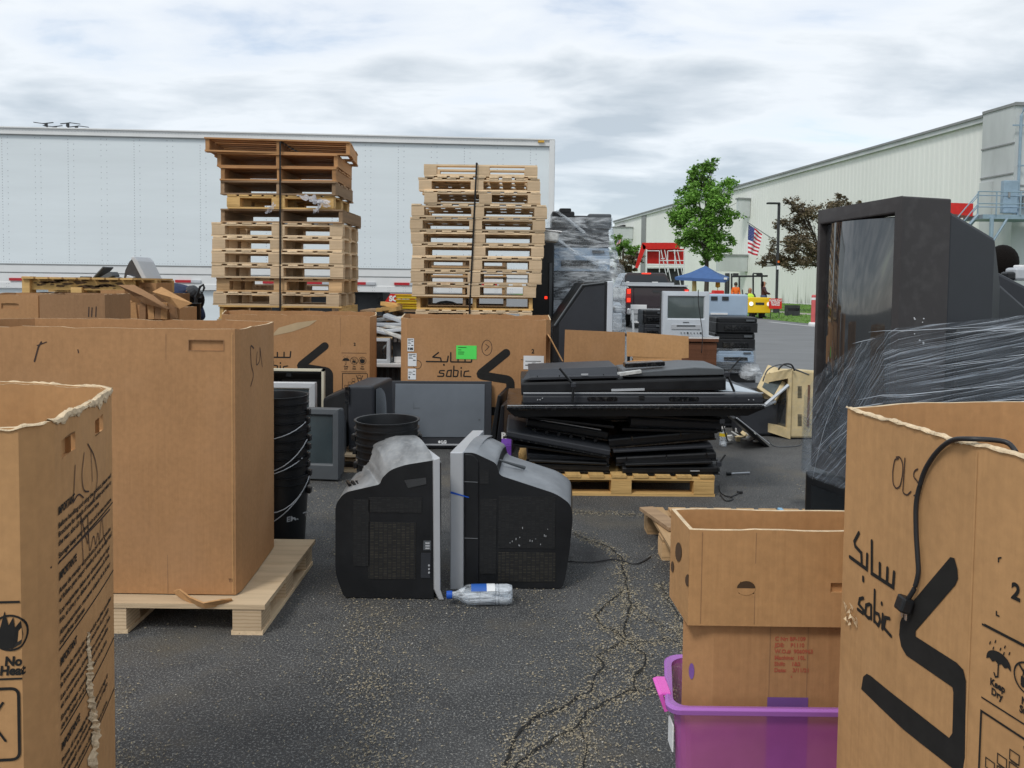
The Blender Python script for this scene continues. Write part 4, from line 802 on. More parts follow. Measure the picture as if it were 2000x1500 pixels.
# ------------------------------------------------------------- gaylord boxes
class Box:
    def __init__(s, name, label, cat, plan, z0, z1, mt=None, th=.009, holes=(), amp=.004, sag=None, bulge=.004, group=None, seg=.05, floor=True, rim=mTorn, close=True):
        s.plan = [Vector((p[0], p[1], 0)) for p in plan]; s.z0, s.z1, s.bulge = z0, z1, bulge; n = len(plan)
        c = sum(s.plan, Vector((0, 0, 0)))/n; s.root = thing(name, label, cat, (c.x, c.y, z0), group=group); s.cum = [0]
        for i in range(n): s.cum.append(s.cum[-1]+(s.plan[(i+1) % n]-s.plan[i]).length)
        s.mit = []
        for i in range(n):
            e0 = (s.plan[i]-s.plan[i-1]).normalized(); e1 = (s.plan[(i+1) % n]-s.plan[i]).normalized()
            n0, n1_ = Vector((e0.y, -e0.x, 0)), Vector((e1.y, -e1.x, 0)); mm = (n0+n1_); mm = mm/max(.2, mm.dot(n1_)); s.mit.append(mm)
        us = set(round(x, 5) for x in s.cum)
        for i in range(n):
            k = max(1, int((s.cum[i+1]-s.cum[i])/seg))
            for j in range(k): us.add(round(s.cum[i]+(s.cum[i+1]-s.cum[i])*j/k, 5))
        for h in holes: us.add(round(h[0], 5)); us.add(round(h[1], 5))
        us = sorted(us); zs = set(z0+(z1-z0)*k/8 for k in range(9))
        for h in holes: zs.add(h[2]); zs.add(h[3])
        zs = sorted(zs); s.amp = amp; s.sag = sag or (lambda u: 0)
        def zz(u, z): return z+(s.sag(u)+amp*noise.noise(Vector((u*9, z0*7, 1)))+amp*.7*noise.noise(Vector((u*40, 3, z1))))*((z-z0)/(z1-z0))**4
        g = MB()
        for off, mi, fl in ((0, 0, False), (-th, 0, True)):
            vs = [s.F(u, zz(u, z), off) for u in us for z in zs]; nz_ = len(zs); fs = []
            for i in range(len(us)-1):
                for j in range(nz_-1):
                    um, zm = (us[i]+us[i+1])/2, (zs[j]+zs[j+1])/2; sk = False
                    for h in holes:
                        if h[0] < um < h[1] and h[2] < zm < h[3] and (not fl or h[4]): sk = True
                    if sk: continue
                    q = (i*nz_+j, (i+1)*nz_+j, (i+1)*nz_+j+1, i*nz_+j+1); fs.append(q[::-1] if fl else q)
            g.add(vs, fs, mi)
        for h in holes:   # reveals
            A = [(h[0], h[2]), (h[1], h[2]), (h[1], h[3]), (h[0], h[3])]
            for (ua, za), (ub, zb) in zip(A, A[1:]+A[:1]): g.quad(s.F(ua, za, 0), s.F(ub, zb, 0), s.F(ub, zb, -th), s.F(ua, za, -th), 0)
        for a, b_ in zip(us, us[1:]):
            g.quad(s.F(a, zz(a, z1), 0), s.F(b_, zz(b_, z1), 0), s.F(b_, zz(b_, z1), -th), s.F(a, zz(a, z1), -th), 1)
        s.wall = g.build('wall', [mt or mCard, rim], s.root, world=s.root)
        if floor: g = MB(); g.add([p+Vector((0, 0, z0+.006)) for p in s.plan], [tuple(range(n))]); g.build('floor_flap', mt or mCard, s.root, world=s.root)
        s.zz = zz
    def F(s, u, z, off=0):
        n = len(s.plan); u = min(max(u, 0), s.cum[-1]-1e-6); i = 0
        while s.cum[i+1] < u: i += 1
        t = (u-s.cum[i])/(s.cum[i+1]-s.cum[i]); L_ = s.cum[i+1]-s.cum[i]
        a, b_ = s.plan[i], s.plan[(i+1) % n]; e = (b_-a)/L_; nn = Vector((e.y, -e.x, 0))
        p = a.lerp(b_, t)+s.mit[i].lerp(s.mit[(i+1) % n], t)*off
        q = (z-s.z0)/(s.z1-s.z0); bl = s.bulge*min(1, L_/.4)*math.sin(math.pi*t)*(.4+.6*math.sin(math.pi*min(max(q, 0), 1)))+s.bulge*.5*noise.noise(Vector((u*3, z*3, s.z1)))*math.sin(math.pi*t)
        p = p+nn*bl; p.z = z; return p
    def print_(s): return Print(s)
class Print:
    def __init__(s, b): s.b = b; s.g = MB(); s.off = .0012
    def poly(s, pts, faces): s.g.add([s.b.F(u, z, s.off) for u, z in pts], faces)
    def rect(s, u0, z0, u1, z1):
        n = max(1, int(abs(u1-u0)/.03)); 
        for i in range(n): a, c = u0+(u1-u0)*i/n, u0+(u1-u0)*(i+1)/n; s.poly([(a, z0), (c, z0), (c, z1), (a, z1)], [(0, 1, 2, 3)])
    def text(s, u, z, t, size, sx=1, bold=0, italic=0):
        v_, f_ = textmesh(t, size, sx, bold); s.poly([(u+a+italic*b_, z+b_) for a, b_ in v_], f_); return max(a for a, _ in v_) if v_ else 0
    def stroke(s, pts, w, rnd=0, caps=True, closed=False):
        P_ = [Vector((p[0], p[1], 0)) for p in pts]
        if closed: P_ = P_+[P_[0]]
        if rnd:   # round the corners
            q = [P_[0]]
            for a, b_, c in zip(P_, P_[1:], P_[2:]):
                r1 = min(rnd, (b_-a).length*.45, (c-b_).length*.45); s0 = b_+(a-b_).normalized()*r1; s1 = b_+(c-b_).normalized()*r1
                for k in range(6): t = k/5; q.append(s0*(1-t)**2+b_*2*t*(1-t)+s1*t*t)
            q.append(P_[-1]); P_ = q
        f = [P_[0]]
        for a, b_ in zip(P_, P_[1:]):
            k = max(1, int((b_-a).length/.03)); f += [a.lerp(b_, j/k) for j in range(1, k+1)]
        vs = []; 
        for i, p in enumerate(f):
            a = f[i-1] if i else p; c = f[i+1] if i < len(f)-1 else p
            if closed and i in (0, len(f)-1): a, c = f[-2], f[1]
            t1 = (p-a).normalized() if (p-a).length > 1e-9 else (c-p).normalized(); t2 = (c-p).normalized() if (c-p).length > 1e-9 else t1
            n1_, n2_ = Vector((-t1.y, t1.x, 0)), Vector((-t2.y, t2.x, 0)); m = (n1_+n2_); m = m/max(.5, m.dot(n1_)) if m.length > .1 else n1_
            vs += [p+m*w/2, p-m*w/2]
        s.poly([(v.x, v.y) for v in vs], [(2*i+1, 2*i+3, 2*i+2, 2*i) for i in range(len(f)-1)])
        if caps:
            for p in (f[0], f[-1]): s.disc(p.x, p.y, w/2)
    def disc(s, u, z, r, n=12): s.poly([(u+r*math.cos(2*math.pi*k/n), z+r*math.sin(2*math.pi*k/n)) for k in range(n)], [tuple(range(n))])
    def ring(s, u, z, r, w, n=28, sy=1): s.stroke([(u+r*math.cos(2*math.pi*k/n), z+r*sy*math.sin(2*math.pi*k/n)) for k in range(n)], w, caps=False, closed=True)
    def done(s, name='printing', m=None, parent=None): return s.g.build(name, m or mInk, parent or s.b.root, world=s.b.root)
def logo(p, u, z, k=1.0):      # big angular swoosh mark; u,z = left bend corner
    pts = [(.22, .165), (.02, -.0), (.255, -.035), (.255, -.27), (-.07, -.27+.0)]
    p.stroke([(u+a*k, z+b_*k) for a, b_ in pts], .062*k, rnd=.035*k, caps=True)
def sabic(p, u, z, k=1.0):
    S_ = lambda pts, w=.011: p.stroke([(u+a*k, z+b_*k) for a, b_ in pts], w*k, caps=True, rnd=.006*k)
    # Arabic wordmark in strokes
    S_([(.0, .0), (.165, .0), (.172, .045)]); S_([(.095, .072), (.048, .036), (.112, .030), (.118, .0)]); S_([(.138, -.022), (.139, -.026)], .014)
    S_([(.192, .072), (.192, .0), (.355, .0), (.36, .048)]); S_([(.25, .0), (.25, .04)]); S_([(.305, .0), (.305, .042)])
    z -= .115*k; u += .09*k
    S_([(.052, .045), (.018, .045), (.012, .026), (.05, .022), (.045, .0), (.0, .0)], .010)
    S_([(.108, .05), (.078, .045), (.068, .0), (.105, .0)], .010); S_([(.108, .05), (.104, .0)], .010); S_([(.128, .082), (.124, .0)], .010)
    S_([(.124, .0), (.155, .0), (.163, .045), (.126, .05)], .010); S_([(.185, .045), (.185, .0)], .010); S_([(.185, .066), (.186, .070)], .012)
    S_([(.245, .045), (.212, .040), (.205, .002), (.262, .0)], .010)
def icons(p, u, z, k=1.0, heat=True):
    p.stroke([(u-.01*k, z+.11*k), (u+.235*k, z+.11*k)], .004*k, caps=False); p.stroke([(u-.01*k, z-.075*k), (u+.235*k, z-.075*k)], .004*k, caps=False)
    # umbrella
    n = 12; top = [(u+.035*k+.035*k*math.cos(math.pi*i/n), z+.035*k+.026*k*math.sin(math.pi*i/n)) for i in range(n+1)]
    bot = [(u+.035*k+.035*k*(-1+2*i/8), z+.035*k-(.006*k if i % 2 == 0 else 0)) for i in range(9)]; p.poly(top+bot, [tuple(range(len(top)+len(bot)))])
    p.stroke([(u+.035*k, z+.04*k), (u+.035*k, z-.0*k), (u+.028*k, z-.004*k), (u+.024*k, z+.004*k)], .004*k)
    for a, b_ in ((.01, .075), (.025, .085), (.04, .073), (.052, .084), (.065, .074), (.02, .066), (.05, .067)): p.stroke([(u+a*k, z+b_*k), (u+(a-.002)*k, z+(b_-.006)*k)], .003*k)
    # forklift in a struck circle
    cu, cz = u+.115*k, z+.035*k; p.ring(cu, cz, .036*k, .004*k); p.stroke([(cu-.024*k, cz+.024*k), (cu+.027*k, cz-.028*k)], .005*k, caps=False)
    p.rect(cu-.018*k, cz-.016*k, cu+.010*k, cz-.001*k); p.stroke([(cu-.013*k, cz), (cu-.010*k, cz+.018*k), (cu+.004*k, cz+.018*k), (cu+.008*k, cz)], .003*k); p.stroke([(cu+.016*k, cz+.022*k), (cu+.016*k, cz-.018*k), (cu+.026*k, cz-.018*k)], .003*k); p.disc(cu-.012*k, cz-.020*k, .006*k); p.disc(cu+.005*k, cz-.020*k, .006*k)
    cu = u+.195*k; p.ring(cu, cz, .036*k, .004*k)
    fl = [(-.022, -.018), (-.026, .004), (-.018, .022), (-.014, .006), (-.006, .033), (.0, .012), (.008, .026), (.010, .008), (.020, .020), (.024, -.004), (.020, -.018), (.006, -.026), (-.010, -.026)]
    p.poly([(cu+a*k, cz+b_*k) for a, b_ in fl], [tuple(range(len(fl)))])
    for x, l1, l2 in ((.035, 'Keep', 'Dry'), (.115, 'No', 'Stab'), (.195, 'No', 'Heat')):
        for i, l in enumerate((l1, l2)):
            v_, f_ = textmesh(l, .024*k, .85, .0006); wd = max(a for a, _ in v_); p.poly([(u+x*k-wd/2+a, z-.030*k-.022*k*i+b_) for a, b_ in v_], f_)
def stackdiag(p, u, z, k=1.0):   # panel of stacking diagrams
    p.stroke([(u, z), (u+.235*k, z), (u+.235*k, z-.2*k), (u, z-.2*k)], .006*k, rnd=.012*k, closed=True, caps=False)
    for i, (a, n) in enumerate(((.02, 2), (.055, 3), (.09, 4), (.145, 5))):
        for j in range(n):
            p.stroke([(u+a*k, z-(.17-.032*j)*k), (u+(a+.027)*k, z-(.17-.032*j)*k), (u+(a+.027)*k, z-(.145-.032*j)*k), (u+a*k, z-(.145-.032*j)*k)], .0028*k, closed=True, caps=False)
            p.rect(u+(a+.004)*k, z-(.174-.032*j)*k, u+(a+.023)*k, z-(.172-.032*j)*k)
    p.stroke([(u+.13*k, z-.02*k), (u+.19*k, z-.17*k)], .006*k); p.stroke([(u+.19*k, z-.02*k), (u+.13*k, z-.17*k)], .006*k)
def paper(box, u0, z0, u1, z1, m, lines, name='shipping_label'):
    p = Print(box); p.off = .003; p.rect(u0, z0, u1, z1); o = p.done(name, m); q = Print(box); q.off = .0045
    for (a, b_, c, d) in lines: q.rect(u0+(u1-u0)*a, z1-(z1-z0)*d, u0+(u1-u0)*c, z1-(z1-z0)*b_)
    q.done('label_text', mInk, o)
LINES = [(.1, .06, .9, .10), (.1, .16, .5, .19), (.62, .2, .9, .25), (.1, .28, .45, .31), (.1, .37, .6, .40), (.6, .5, .9, .56), (.1, .52, .4, .55), (.1, .7, .25, .88)]+[(.35+.05*i, .7, .37+.05*i+(.01 if i % 3 else .02), .9) for i in range(11)]
# (1) second large box on pallet
cx0 = -2.08; pf1, pr1 = (X(462, 2.95)), -.0
def at(px, Y): return (X(px, Y), Y)
B2 = [(-2.25, 2.96), at(458, 2.95), at(470, 2.99), at(534, 3.50), (-1.14, 3.60), (-2.25, 3.62), (-2.36, 3.5), (-2.36, 3.05)]
z1b = CAMH-(644-549)/FPX*2.95
wF = B2[1][0]-B2[0][0]
def ufront(px, Y=2.95): return X(px, Y)-B2[0][0]
hz0, hz1 = Z(400, 685, 2.95), Z(400, 664, 2.95)
b2 = Box('cardboard_box', 'tall plain brown bulk box with a hand slot on the pallet at left', 'cardboard box', B2, .125, z1b, mCard, holes=[(ufront(367), ufront(436), hz0, hz1, False)], amp=.006, bulge=.006, group=None)
p = Print(b2); uS = b2.cum[2]
p.stroke([(uS+.17, z1b-.09), (uS+.12, z1b-.07), (uS+.13, z1b-.16), (uS+.17, z1b-.20), (uS+.12, z1b-.24)], .006, rnd=.04); p.stroke([(uS+.22, z1b-.11), (uS+.2, z1b-.17), (uS+.27, z1b-.15), (uS+.26, z1b-.08), (uS+.30, z1b-.18)], .005, rnd=.03)
p.stroke([(ufront(64), Z(80, 706, 2.95)), (ufront(72), Z(80, 678, 2.95)), (ufront(78), Z(80, 668, 2.95))], .006); p.stroke([(ufront(70), Z(80, 675, 2.95)), (ufront(88), Z(80, 668, 2.95))], .004); p.stroke([(ufront(150), Z(80, 682, 2.95)), (ufront(151), Z(80, 688, 2.95))], .004)
p.done('marker_writing', mPen); p = Print(b2); p.off = .001; p.stroke([(ufront(367), hz0), (ufront(436), hz0), (ufront(436), hz1), (ufront(367), hz1)], .003, closed=True, caps=False); p.done('slot_outline', mCardD); p = Print(b2); p.text(ufront(443), .175, 'TI', .02, 1); p.done('marker_writing', mPen)
p = Print(b2); p.off = .001
for u_ in (ufront(322), b2.cum[1]-.01): p.rect(u_, .13, u_+.0025, z1b-.02)
p.done('crease', mCardD); p = Print(b2); p.off = .001; p.rect(b2.cum[1]-.016, .13, b2.cum[1]-.006, z1b-.012); p.done('light_crease', mCardL)
pallet('ply', 1.16, .74, 'pale plywood-topped pallet under the tall plain bulk box', ((G(495, 1250).x+G(613, 1119).x)/2-.58, (2.89+3.60)/2, 0), 0, mWoodL, H=.12)
# torn lower flap
fl = thing('torn_flap', 'torn strip of cardboard curling off the bottom of the tall plain box', 'cardboard scrap', P(390, 1175, 2.9)); m_ = MB()
a = [P(340, 1153, 2.92), P(352, 1150, 2.90), P(372, 1165, 2.87), P(398, 1176, 2.85), P(430, 1170, 2.86), P(452, 1168, 2.9)]; b_ = [P(343, 1158, 2.93), P(358, 1168, 2.9), P(380, 1179, 2.88), P(402, 1186, 2.86), P(430, 1181, 2.88), P(455, 1174, 2.92)]
m_.add(a+b_, [(i, i+1, 7+i, 6+i) for i in range(5)]); o = m_.build('strip', mCardL, fl, world=fl); so_ = o.modifiers.new('solid', 'SOLIDIFY'); so_.thickness = .006
fl = thing('torn_flap', 'cardboard corner flap lying on the pallet behind the tall plain box', 'cardboard scrap', P(555, 1080, 3.5)); m_ = MB(); m_.add([P(541, 1089, 3.45), P(568, 1062, 3.62), P(552, 1064, 3.66), P(541, 1075, 3.6)], [(0, 1, 2, 3)]); o = m_.build('strip', mCardL, fl, world=fl); so_ = o.modifiers.new('solid', 'SOLIDIFY'); so_.thickness = .008
# (2) near left box
k_ = 1.35/1.6
Lp = [(-1.42, 1.33), (-.885, 1.37), (-.872, 1.40), (-.868, 1.45), (-.981, 1.875), (-1.02, 1.92), (-1.24, 2.0), (-1.75, 2.0), (-1.85, 1.9), (-1.85, 1.5)]
Lp = [(a*k_, b_*k_) for a, b_ in Lp]; zN = CAMH-.27*k_
def uside(bx, i, px):      # perimeter coordinate on segment i at pixel column px
    a, b_ = bx.plan[i], bx.plan[(i+1) % len(bx.plan)]; r = (px-1000)/FPX; d = b_-a; t = (r*a.y-a.x)/(d.x-r*d.y); return bx.cum[i]+t*(bx.cum[i+1]-bx.cum[i])
class _T: pass
tmp = _T(); tmp.plan = [Vector((p[0], p[1], 0)) for p in Lp]; tmp.cum = [0]
for i in range(len(Lp)): tmp.cum.append(tmp.cum[-1]+(tmp.plan[(i+1) % len(Lp)]-tmp.plan[i]).length)
ua, ub = uside(tmp, 3, 115), uside(tmp, 3, 141); uc_, ud = uside(tmp, 3, 180), uside(tmp, 3, 197)
def Zs(py, px, Y): return Z(px, py, Y)
yA, yB = 1.29, 1.47
zh0, zh1 = Zs(886, 130, yA), Zs(853, 130, yA); zk0, zk1 = Zs(848, 190, yB), Zs(815, 190, yB)
zh0 = zk0 = (zh0+zk0)/2; zh1 = zk1 = (zh1+zk1)/2
b1 = Box('cardboard_box', 'nearest bulk box at the left edge with torn rim and printed warnings', 'cardboard box', Lp, .02, zN, mCardL, holes=[(ua, (ua+ub*2)/3, zh0, zh1, False), ((ua+ub*2)/3, ub, zh0, zh1, True), (uc_, (uc_+ud)/2, zk0, zk1, False), ((uc_+ud)/2, ud, zk0, zk1, True)], amp=.006, bulge=.004)
p = Print(b1); u0 = b1.cum[3]+.01; uE = b1.cum[4]-.005; WN = uE-u0
para = [('IMPORTANT', ['Before handling and using the product, please read', 'Brochure for details of material safety and refer to', 'the rear, also all requirements here', '', 'Storage: keep away from rain and excess moisture']),
        ('IMPORTANTE', ['Antes de manejar el producto por favor consulte', 'el folleto para mayor detalle y la hoja de seguridad', '', 'Los recipientes deben ser almacenados en lugar', 'frio, al aire y no deben ser expuestos a la lluvia', '', 'Almacenamiento: mantener alejado de la lluvia y', 'superficies calientes']),
        ('IMPORTANT', ['Avant de manipuler ce produit veuillez consulter', 'la brochure et la fiche de securite du produit', '', 'Les conteneurs doivent etre conserves au frais', 'et ne pas etre exposes a une forte humidite', '', 'Entreposage: conserver a l abri de la pluie', 'de la chaleur et du soleil']),
        ('IMPORTANTE', ['Prima di maneggiare il prodotto si prega di', 'consultare la scheda di sicurezza e il foglio', 'dei dettagli del materiale', '', 'Conservare lontano dalla pioggia e calore'])]
def onbox(bx, i, px, py):
    a, b_ = bx.plan[i], bx.plan[(i+1) % len(bx.plan)]; k, z = hitseg(a, b_, px, py); return bx.cum[i]+k*(bx.cum[i+1]-bx.cum[i]), z
def yt(px, py, i=3): return onbox(b1, i, px, py)
uu, zc = yt(100, 1018); 
for ti, (hd, ls) in enumerate(para):
    p.text(u0, zc, hd, .018, .85, .0008, .05); zc -= .022
    for l in ls:
        if l: p.text(u0, zc, l, .0125, WN/.265 if len(l) > 44 else WN/.265, .0004)
        zc -= .0145 if l else .006
    p.rect(u0-.004, zc+.006, uE, zc+.009); zc -= .022
p.done('printing', mInk)
p = Print(b1)
def S2(pts, w): p.stroke([yt(*q) for q in pts], w, rnd=.02)
S2([(144, 909), (141, 975), (140, 983), (150, 963), (160, 972)], .003); S2([(161, 885), (156, 930), (160, 960), (170, 960)], .003); S2([(168, 867), (181, 890), (188, 930), (183, 965), (176, 984)], .003); S2([(174, 880), (177, 940)], .0025)
S2([(155, 1005), (160, 1100)], .003); S2([(155, 1008), (170, 1070), (168, 1000), (172, 1085), (180, 1040), (184, 1070), (188, 1035), (191, 1060), (196, 1002), (200, 1050), (206, 1060)], .0028); S2([(105, 1108), (160, 1050), (213, 995)], .0035)
p.done('marker_writing', mPen)
p = Print(b1); uf = b1.cum[1]
zt_ = Z(20, 1180, 1.15)
k2 = .62
p.rect(uf-.25, zt_, uf-.002, zt_+.0035); cz = Z(10, 1238, 1.15); cu = uside(b1, 0, 8); p.ring(cu, cz, .027, .0032)
fl_ = [(-.022, -.018), (-.026, .004), (-.018, .022), (-.014, .006), (-.006, .036), (.0, .012), (.008, .026), (.010, .008), (.020, .020), (.024, -.004), (.020, -.018), (.006, -.026), (-.010, -.026)]
p.poly([(cu-.002+a*.9, cz+b_*.95) for a, b_ in fl_], [tuple(range(len(fl_)))])
p.text(uside(b1, 0, -4), Z(10, 1302, 1.15), 'No', .020, .95, .0009, .1); p.text(uside(b1, 0, -14), Z(10, 1320, 1.15), 'Heat', .020, .95, .0009, .1)
zt2 = Z(20, 1330, 1.15); p.rect(uf-.25, zt2, uf-.0, zt2+.003)
zr = Z(20, 1347, 1.15); p.stroke([(uf-.2, zr), (uf-.006, zr), (uf-.006, zr-.112), (uf-.2, zr-.112)], .0045, rnd=.012, closed=True, caps=False)
for j in range(5): p.stroke([(uf-.055, zr-.095+.017*j), (uf-.038, zr-.095+.017*j), (uf-.038, zr-.083+.017*j), (uf-.055, zr-.083+.017*j)], .002, closed=True, caps=False)
p.stroke([(uf-.029, zr-.022), (uf-.06, zr-.07)], .0035); p.stroke([(uf-.026, zr-.082), (uf-.06, zr-.03)], .0035)
p.done('printing', mInk)
def torn(bx, u0, u1, w0, lab=None, zoff=0, seed=1, m=None):   # peeled pale paper along the rim
    r_ = random.Random(seed); g = MB(); n = max(6, int((u1-u0)/.006)); vs = []
    for i in range(n+1):
        u = u0+(u1-u0)*i/n; e = math.sin(math.pi*i/n)**.5; z = bx.zz(u, bx.z1); ww = w0*e*(.5+.9*abs(noise.noise(Vector((u*22, seed, 0))))+.2*r_.random())
        j_ = noise.noise(Vector((u*60, seed, 5))); vs += [bx.F(u, z-.003, -.0095), bx.F(u, z+.0015+.0015*r_.random(), -.005), bx.F(u, z+.0005+.002*j_, .0015), bx.F(u, z-ww*.5, .003+.003*j_), bx.F(u, z-ww+.004*r_.random(), .0012)]
    g.add(vs, [(5*i+j, 5*i+5+j, 5*i+6+j, 5*i+1+j) for i in range(n) for j in range(4)]); return g.build('torn_edge', m or mTorn, bx.root, world=bx.root)
torn(b1, b1.cum[1]-.25, b1.cum[2]+.02, .006, seed=2); torn(b1, b1.cum[3]-.01, b1.cum[3]+.19, .020, seed=3); torn(b1, b1.cum[3]+.18, b1.cum[4]+.02, .024, seed=4); torn(b1, b1.cum[4], b1.cum[6]+.1, .006, seed=5)
# torn gash
m_ = MB(); rr = random.Random(8)
path = [(168, 1235), (168, 1270), (172, 1300), (168, 1330), (172, 1370), (178, 1410), (182, 1440), (175, 1490), (180, 1530)]
vs = []; gp = []
for (a, b_), (c, d) in zip(path, path[1:]):
    for i in range(7): gp.append((a+(c-a)*i/7+rr.uniform(-2, 2), b_+(d-b_)*i/7))
for i, (a, b_) in enumerate(gp):
    ww = (2+9*min(1, i/25)*rr.random()); u, z = yt(a-ww, b_); u2, z2 = yt(a+ww, b_-ww*.4); um, zm = yt(a+rr.uniform(-1, 1), b_)
    vs += [b1.F(u, z, .001), b1.F(um, zm, .003+.007*rr.random()*min(1, i/20)), b1.F(u2, z2, .001)]
m_.add(vs, [(3*i+j, 3*i+3+j, 3*i+4+j, 3*i+1+j) for i in range(len(gp)-1) for j in (0, 1)]); m_.build('torn_gash', mTorn, b1.root, world=b1.root)
# (3) near right box
Rp = [(.763, 1.73), (.811, 1.325), (.93, .86), (1.25, .62), (1.85, .66), (2.0, .8), (2.0, 1.7), (1.85, 1.86), (1.19, 1.86), (.98, 1.82)]
Rp = [(a*k_, b_*k_) for a, b_ in Rp]; zN3 = CAMH-.27*k_
b3 = Box('cardboard_box', 'nearest bulk box at the right edge with the big black swoosh logo', 'cardboard box', Rp, .125, zN3, mCardL, amp=.004, bulge=.003)
torn(b3, .0, b3.cum[2], .006, seed=11); torn(b3, .02, .16, .008, seed=12)
def rt(px, py):
    u, z = onbox(b3, 0, px, py)
    if u > b3.cum[1]: u, z = onbox(b3, 1, px, py)
    return u, z
p = Print(b3)
def S3(pts, w, rnd=0): p.stroke([rt(*q) for q in pts], w, rnd=rnd)
# swoosh outline as filled polygons traced on the panel
def fill(pts, faces): p.poly([rt(*q) for q in pts], faces)
top_ = [(1858, 1088), (1866, 1090), (1872, 1115), (1872, 1132), (1866, 1142)]
out = [(1858, 1088), (1770, 1195), (1762, 1215), (1760, 1240), (1764, 1262), (1774, 1280), (1862, 1342), (1864, 1352), (1862, 1432), (1856, 1441), (1704, 1320), (1696, 1316), (1689, 1322), (1685, 1346), (1768, 1424), (1880, 1513), (1886, 1480), (1888, 1330), (1883, 1308), (1870, 1294), (1792, 1243), (1792, 1232), (1868, 1142), (1873, 1130), (1872, 1112), (1866, 1090)]
quads = [[(1858,1088),(1866,1090),(1872,1112),(1873,1130),(1868,1142),(1830,1150),(1814,1141)], [(1814,1141),(1830,1150),(1868,1142),(1792,1232),(1770,1195)], [(1770,1195),(1792,1232),(1792,1243),(1774,1280),(1764,1262),(1760,1240),(1762,1215)], [(1792,1243),(1870,1294),(1862,1342),(1774,1280)], [(1870,1294),(1883,1308),(1888,1330),(1864,1352),(1862,1342)], [(1864,1352),(1888,1330),(1887,1400),(1863,1400)], [(1863,1400),(1887,1400),(1886,1480),(1880,1513),(1862,1500),(1856,1441),(1862,1432)],
 [(1856,1441),(1862,1500),(1800,1450),(1790,1388)], [(1790,1388),(1800,1450),(1768,1424),(1740,1398),(1740,1349)], [(1740,1349),(1740,1398),(1685,1346),(1689,1322),(1696,1316),(1704,1320)]]
for q in quads: fill(q, [tuple(range(len(q)))[::-1]])
for pts in ([(1662,1088),(1696,1112),(1697,1083)], [(1680,1041),(1671,1058),(1673,1067),(1685,1080),(1686,1104)], [(1706,1057),(1706,1120),(1748,1147),(1750,1118)], [(1722,1101),(1722,1130)], [(1737,1110),(1736,1139)], [(1689,1128),(1689,1134)]): S3(pts, .0072)
for pts in ([(1689,1168),(1682,1170),(1680,1180),(1690,1192),(1688,1198),(1678,1190)], [(1702,1180),(1695,1182),(1693,1200),(1699,1207),(1704,1207)], [(1705,1182),(1705,1209)], [(1712,1153),(1711,1214)], [(1711,1212),(1719,1222),(1723,1212),(1720,1200),(1712,1196)], [(1728,1200),(1727,1228)], [(1726,1178),(1726,1180)], [(1741,1208),(1733,1206),(1730,1226),(1744,1242)]): S3(pts, .0062)
p.done('logo_printing', mInk)
p = Print(b3)
for pts in ([(1757,896),(1750,897),(1746,920),(1747,945),(1753,955),(1761,950),(1766,925),(1766,905),(1760,892),(1753,893)], [(1770,895),(1768,930),(1766,962),(1774,968),(1782,960)], [(1795,916),(1788,920),(1787,932),(1795,940),(1799,955),(1796,965),(1788,968)]): S3(pts, .0026, .02)
p.done('marker_writing', mPen)
p = Print(b3); u_, z_ = rt(1922, 1297); kk = .84
u_ = rt(1930, 1270)[0]-.012
ua_ = rt(1920, 1200)[0]; zl = rt(1930, 1222)[1]
p.rect(ua_, zl-.003, ua_+.5, zl); zl2 = rt(1920, 1362)[1]
u1_ = rt(1932, 1280)[0]; kk = (zl-zl2)/.185; p.g = p.g; icons(p, ua_+.01, zl-.11*kk, kk)
stackdiag(p, ua_+.005, zl2-.02, kk*.95)
p.text(rt(1977, 1160)[0], rt(1980, 1168)[1], '2', .032, .9, .0012); S3([(1952, 1097), (1952, 1090), (1957, 1089)], .0022); S3([(1948, 1194), (1948, 1201), (1953, 1203)], .0022)
p.done('printing', mInk)
p = Print(b3); p.off = .001; ucr = b3.cum[1]; p.rect(ucr-.0005, .14, ucr+.003, zN3-.01); p.rect(b3.cum[9]+.0, .2, b3.cum[9]+.003, zN3-.02); p.done('crease', mCardL)
pallet('str', 1.0, 1.0, 'pallet under the nearest bulk box with the swoosh logo', (1.18, 1.06, 0), 0, mWood, H=.124)
m_ = MB(); rr = random.Random(5)
for k in range(16):
    u, z = rt(1657+rr.uniform(0, 22), 1190+rr.uniform(-8, 24)); a = b3.F(u, z, .002); m_.add([a, b3.F(u+rr.uniform(.004, .016), z+rr.uniform(-.01, .012), .010), b3.F(u+rr.uniform(.0, .012), z-rr.uniform(.004, .014), .004)], [(0, 1, 2)])
m_.build('torn_fibres', mTorn, b3.root, world=b3.root)
# power cord over the rim
pc = thing('power_cord', 'black power cord with plug hanging over the rim of the logo box', 'cord', (.7, 1.3, 0)); m_ = MB()
cp = [(1950, 884, .03), (1928, 864, .0), (1905, 857, -.008), (1870, 860, -.008), (1842, 880, -.007), (1820, 912, -.007), (1808, 945, -.007), (1800, 985, -.007), (1800, 1040, -.007), (1803, 1090, -.007), (1804, 1120, -.007), (1799, 1150, -.009), (1790, 1170, -.011)]
def on3(px, py, dy):
    u, z = rt(px, py); return b3.F(u, z, -dy) if dy < 0 else b3.F(u, z, -.03)
pts = [on3(*c) for c in cp]; fine = []
for i in range(len(pts)-1):
    a, b_, c, d = pts[max(0, i-1)], pts[i], pts[i+1], pts[min(len(pts)-1, i+2)]
    for k in range(6): t = k/6; fine.append(.5*((2*b_)+(c-a)*t+(2*a-5*b_+4*c-d)*t*t+(3*b_-a-3*c+d)*t**3))
fine.append(pts[-1]); m_.tube(fine, .0038, 10); m_.build('cable', mCable, pc, world=pc, smooth=True)
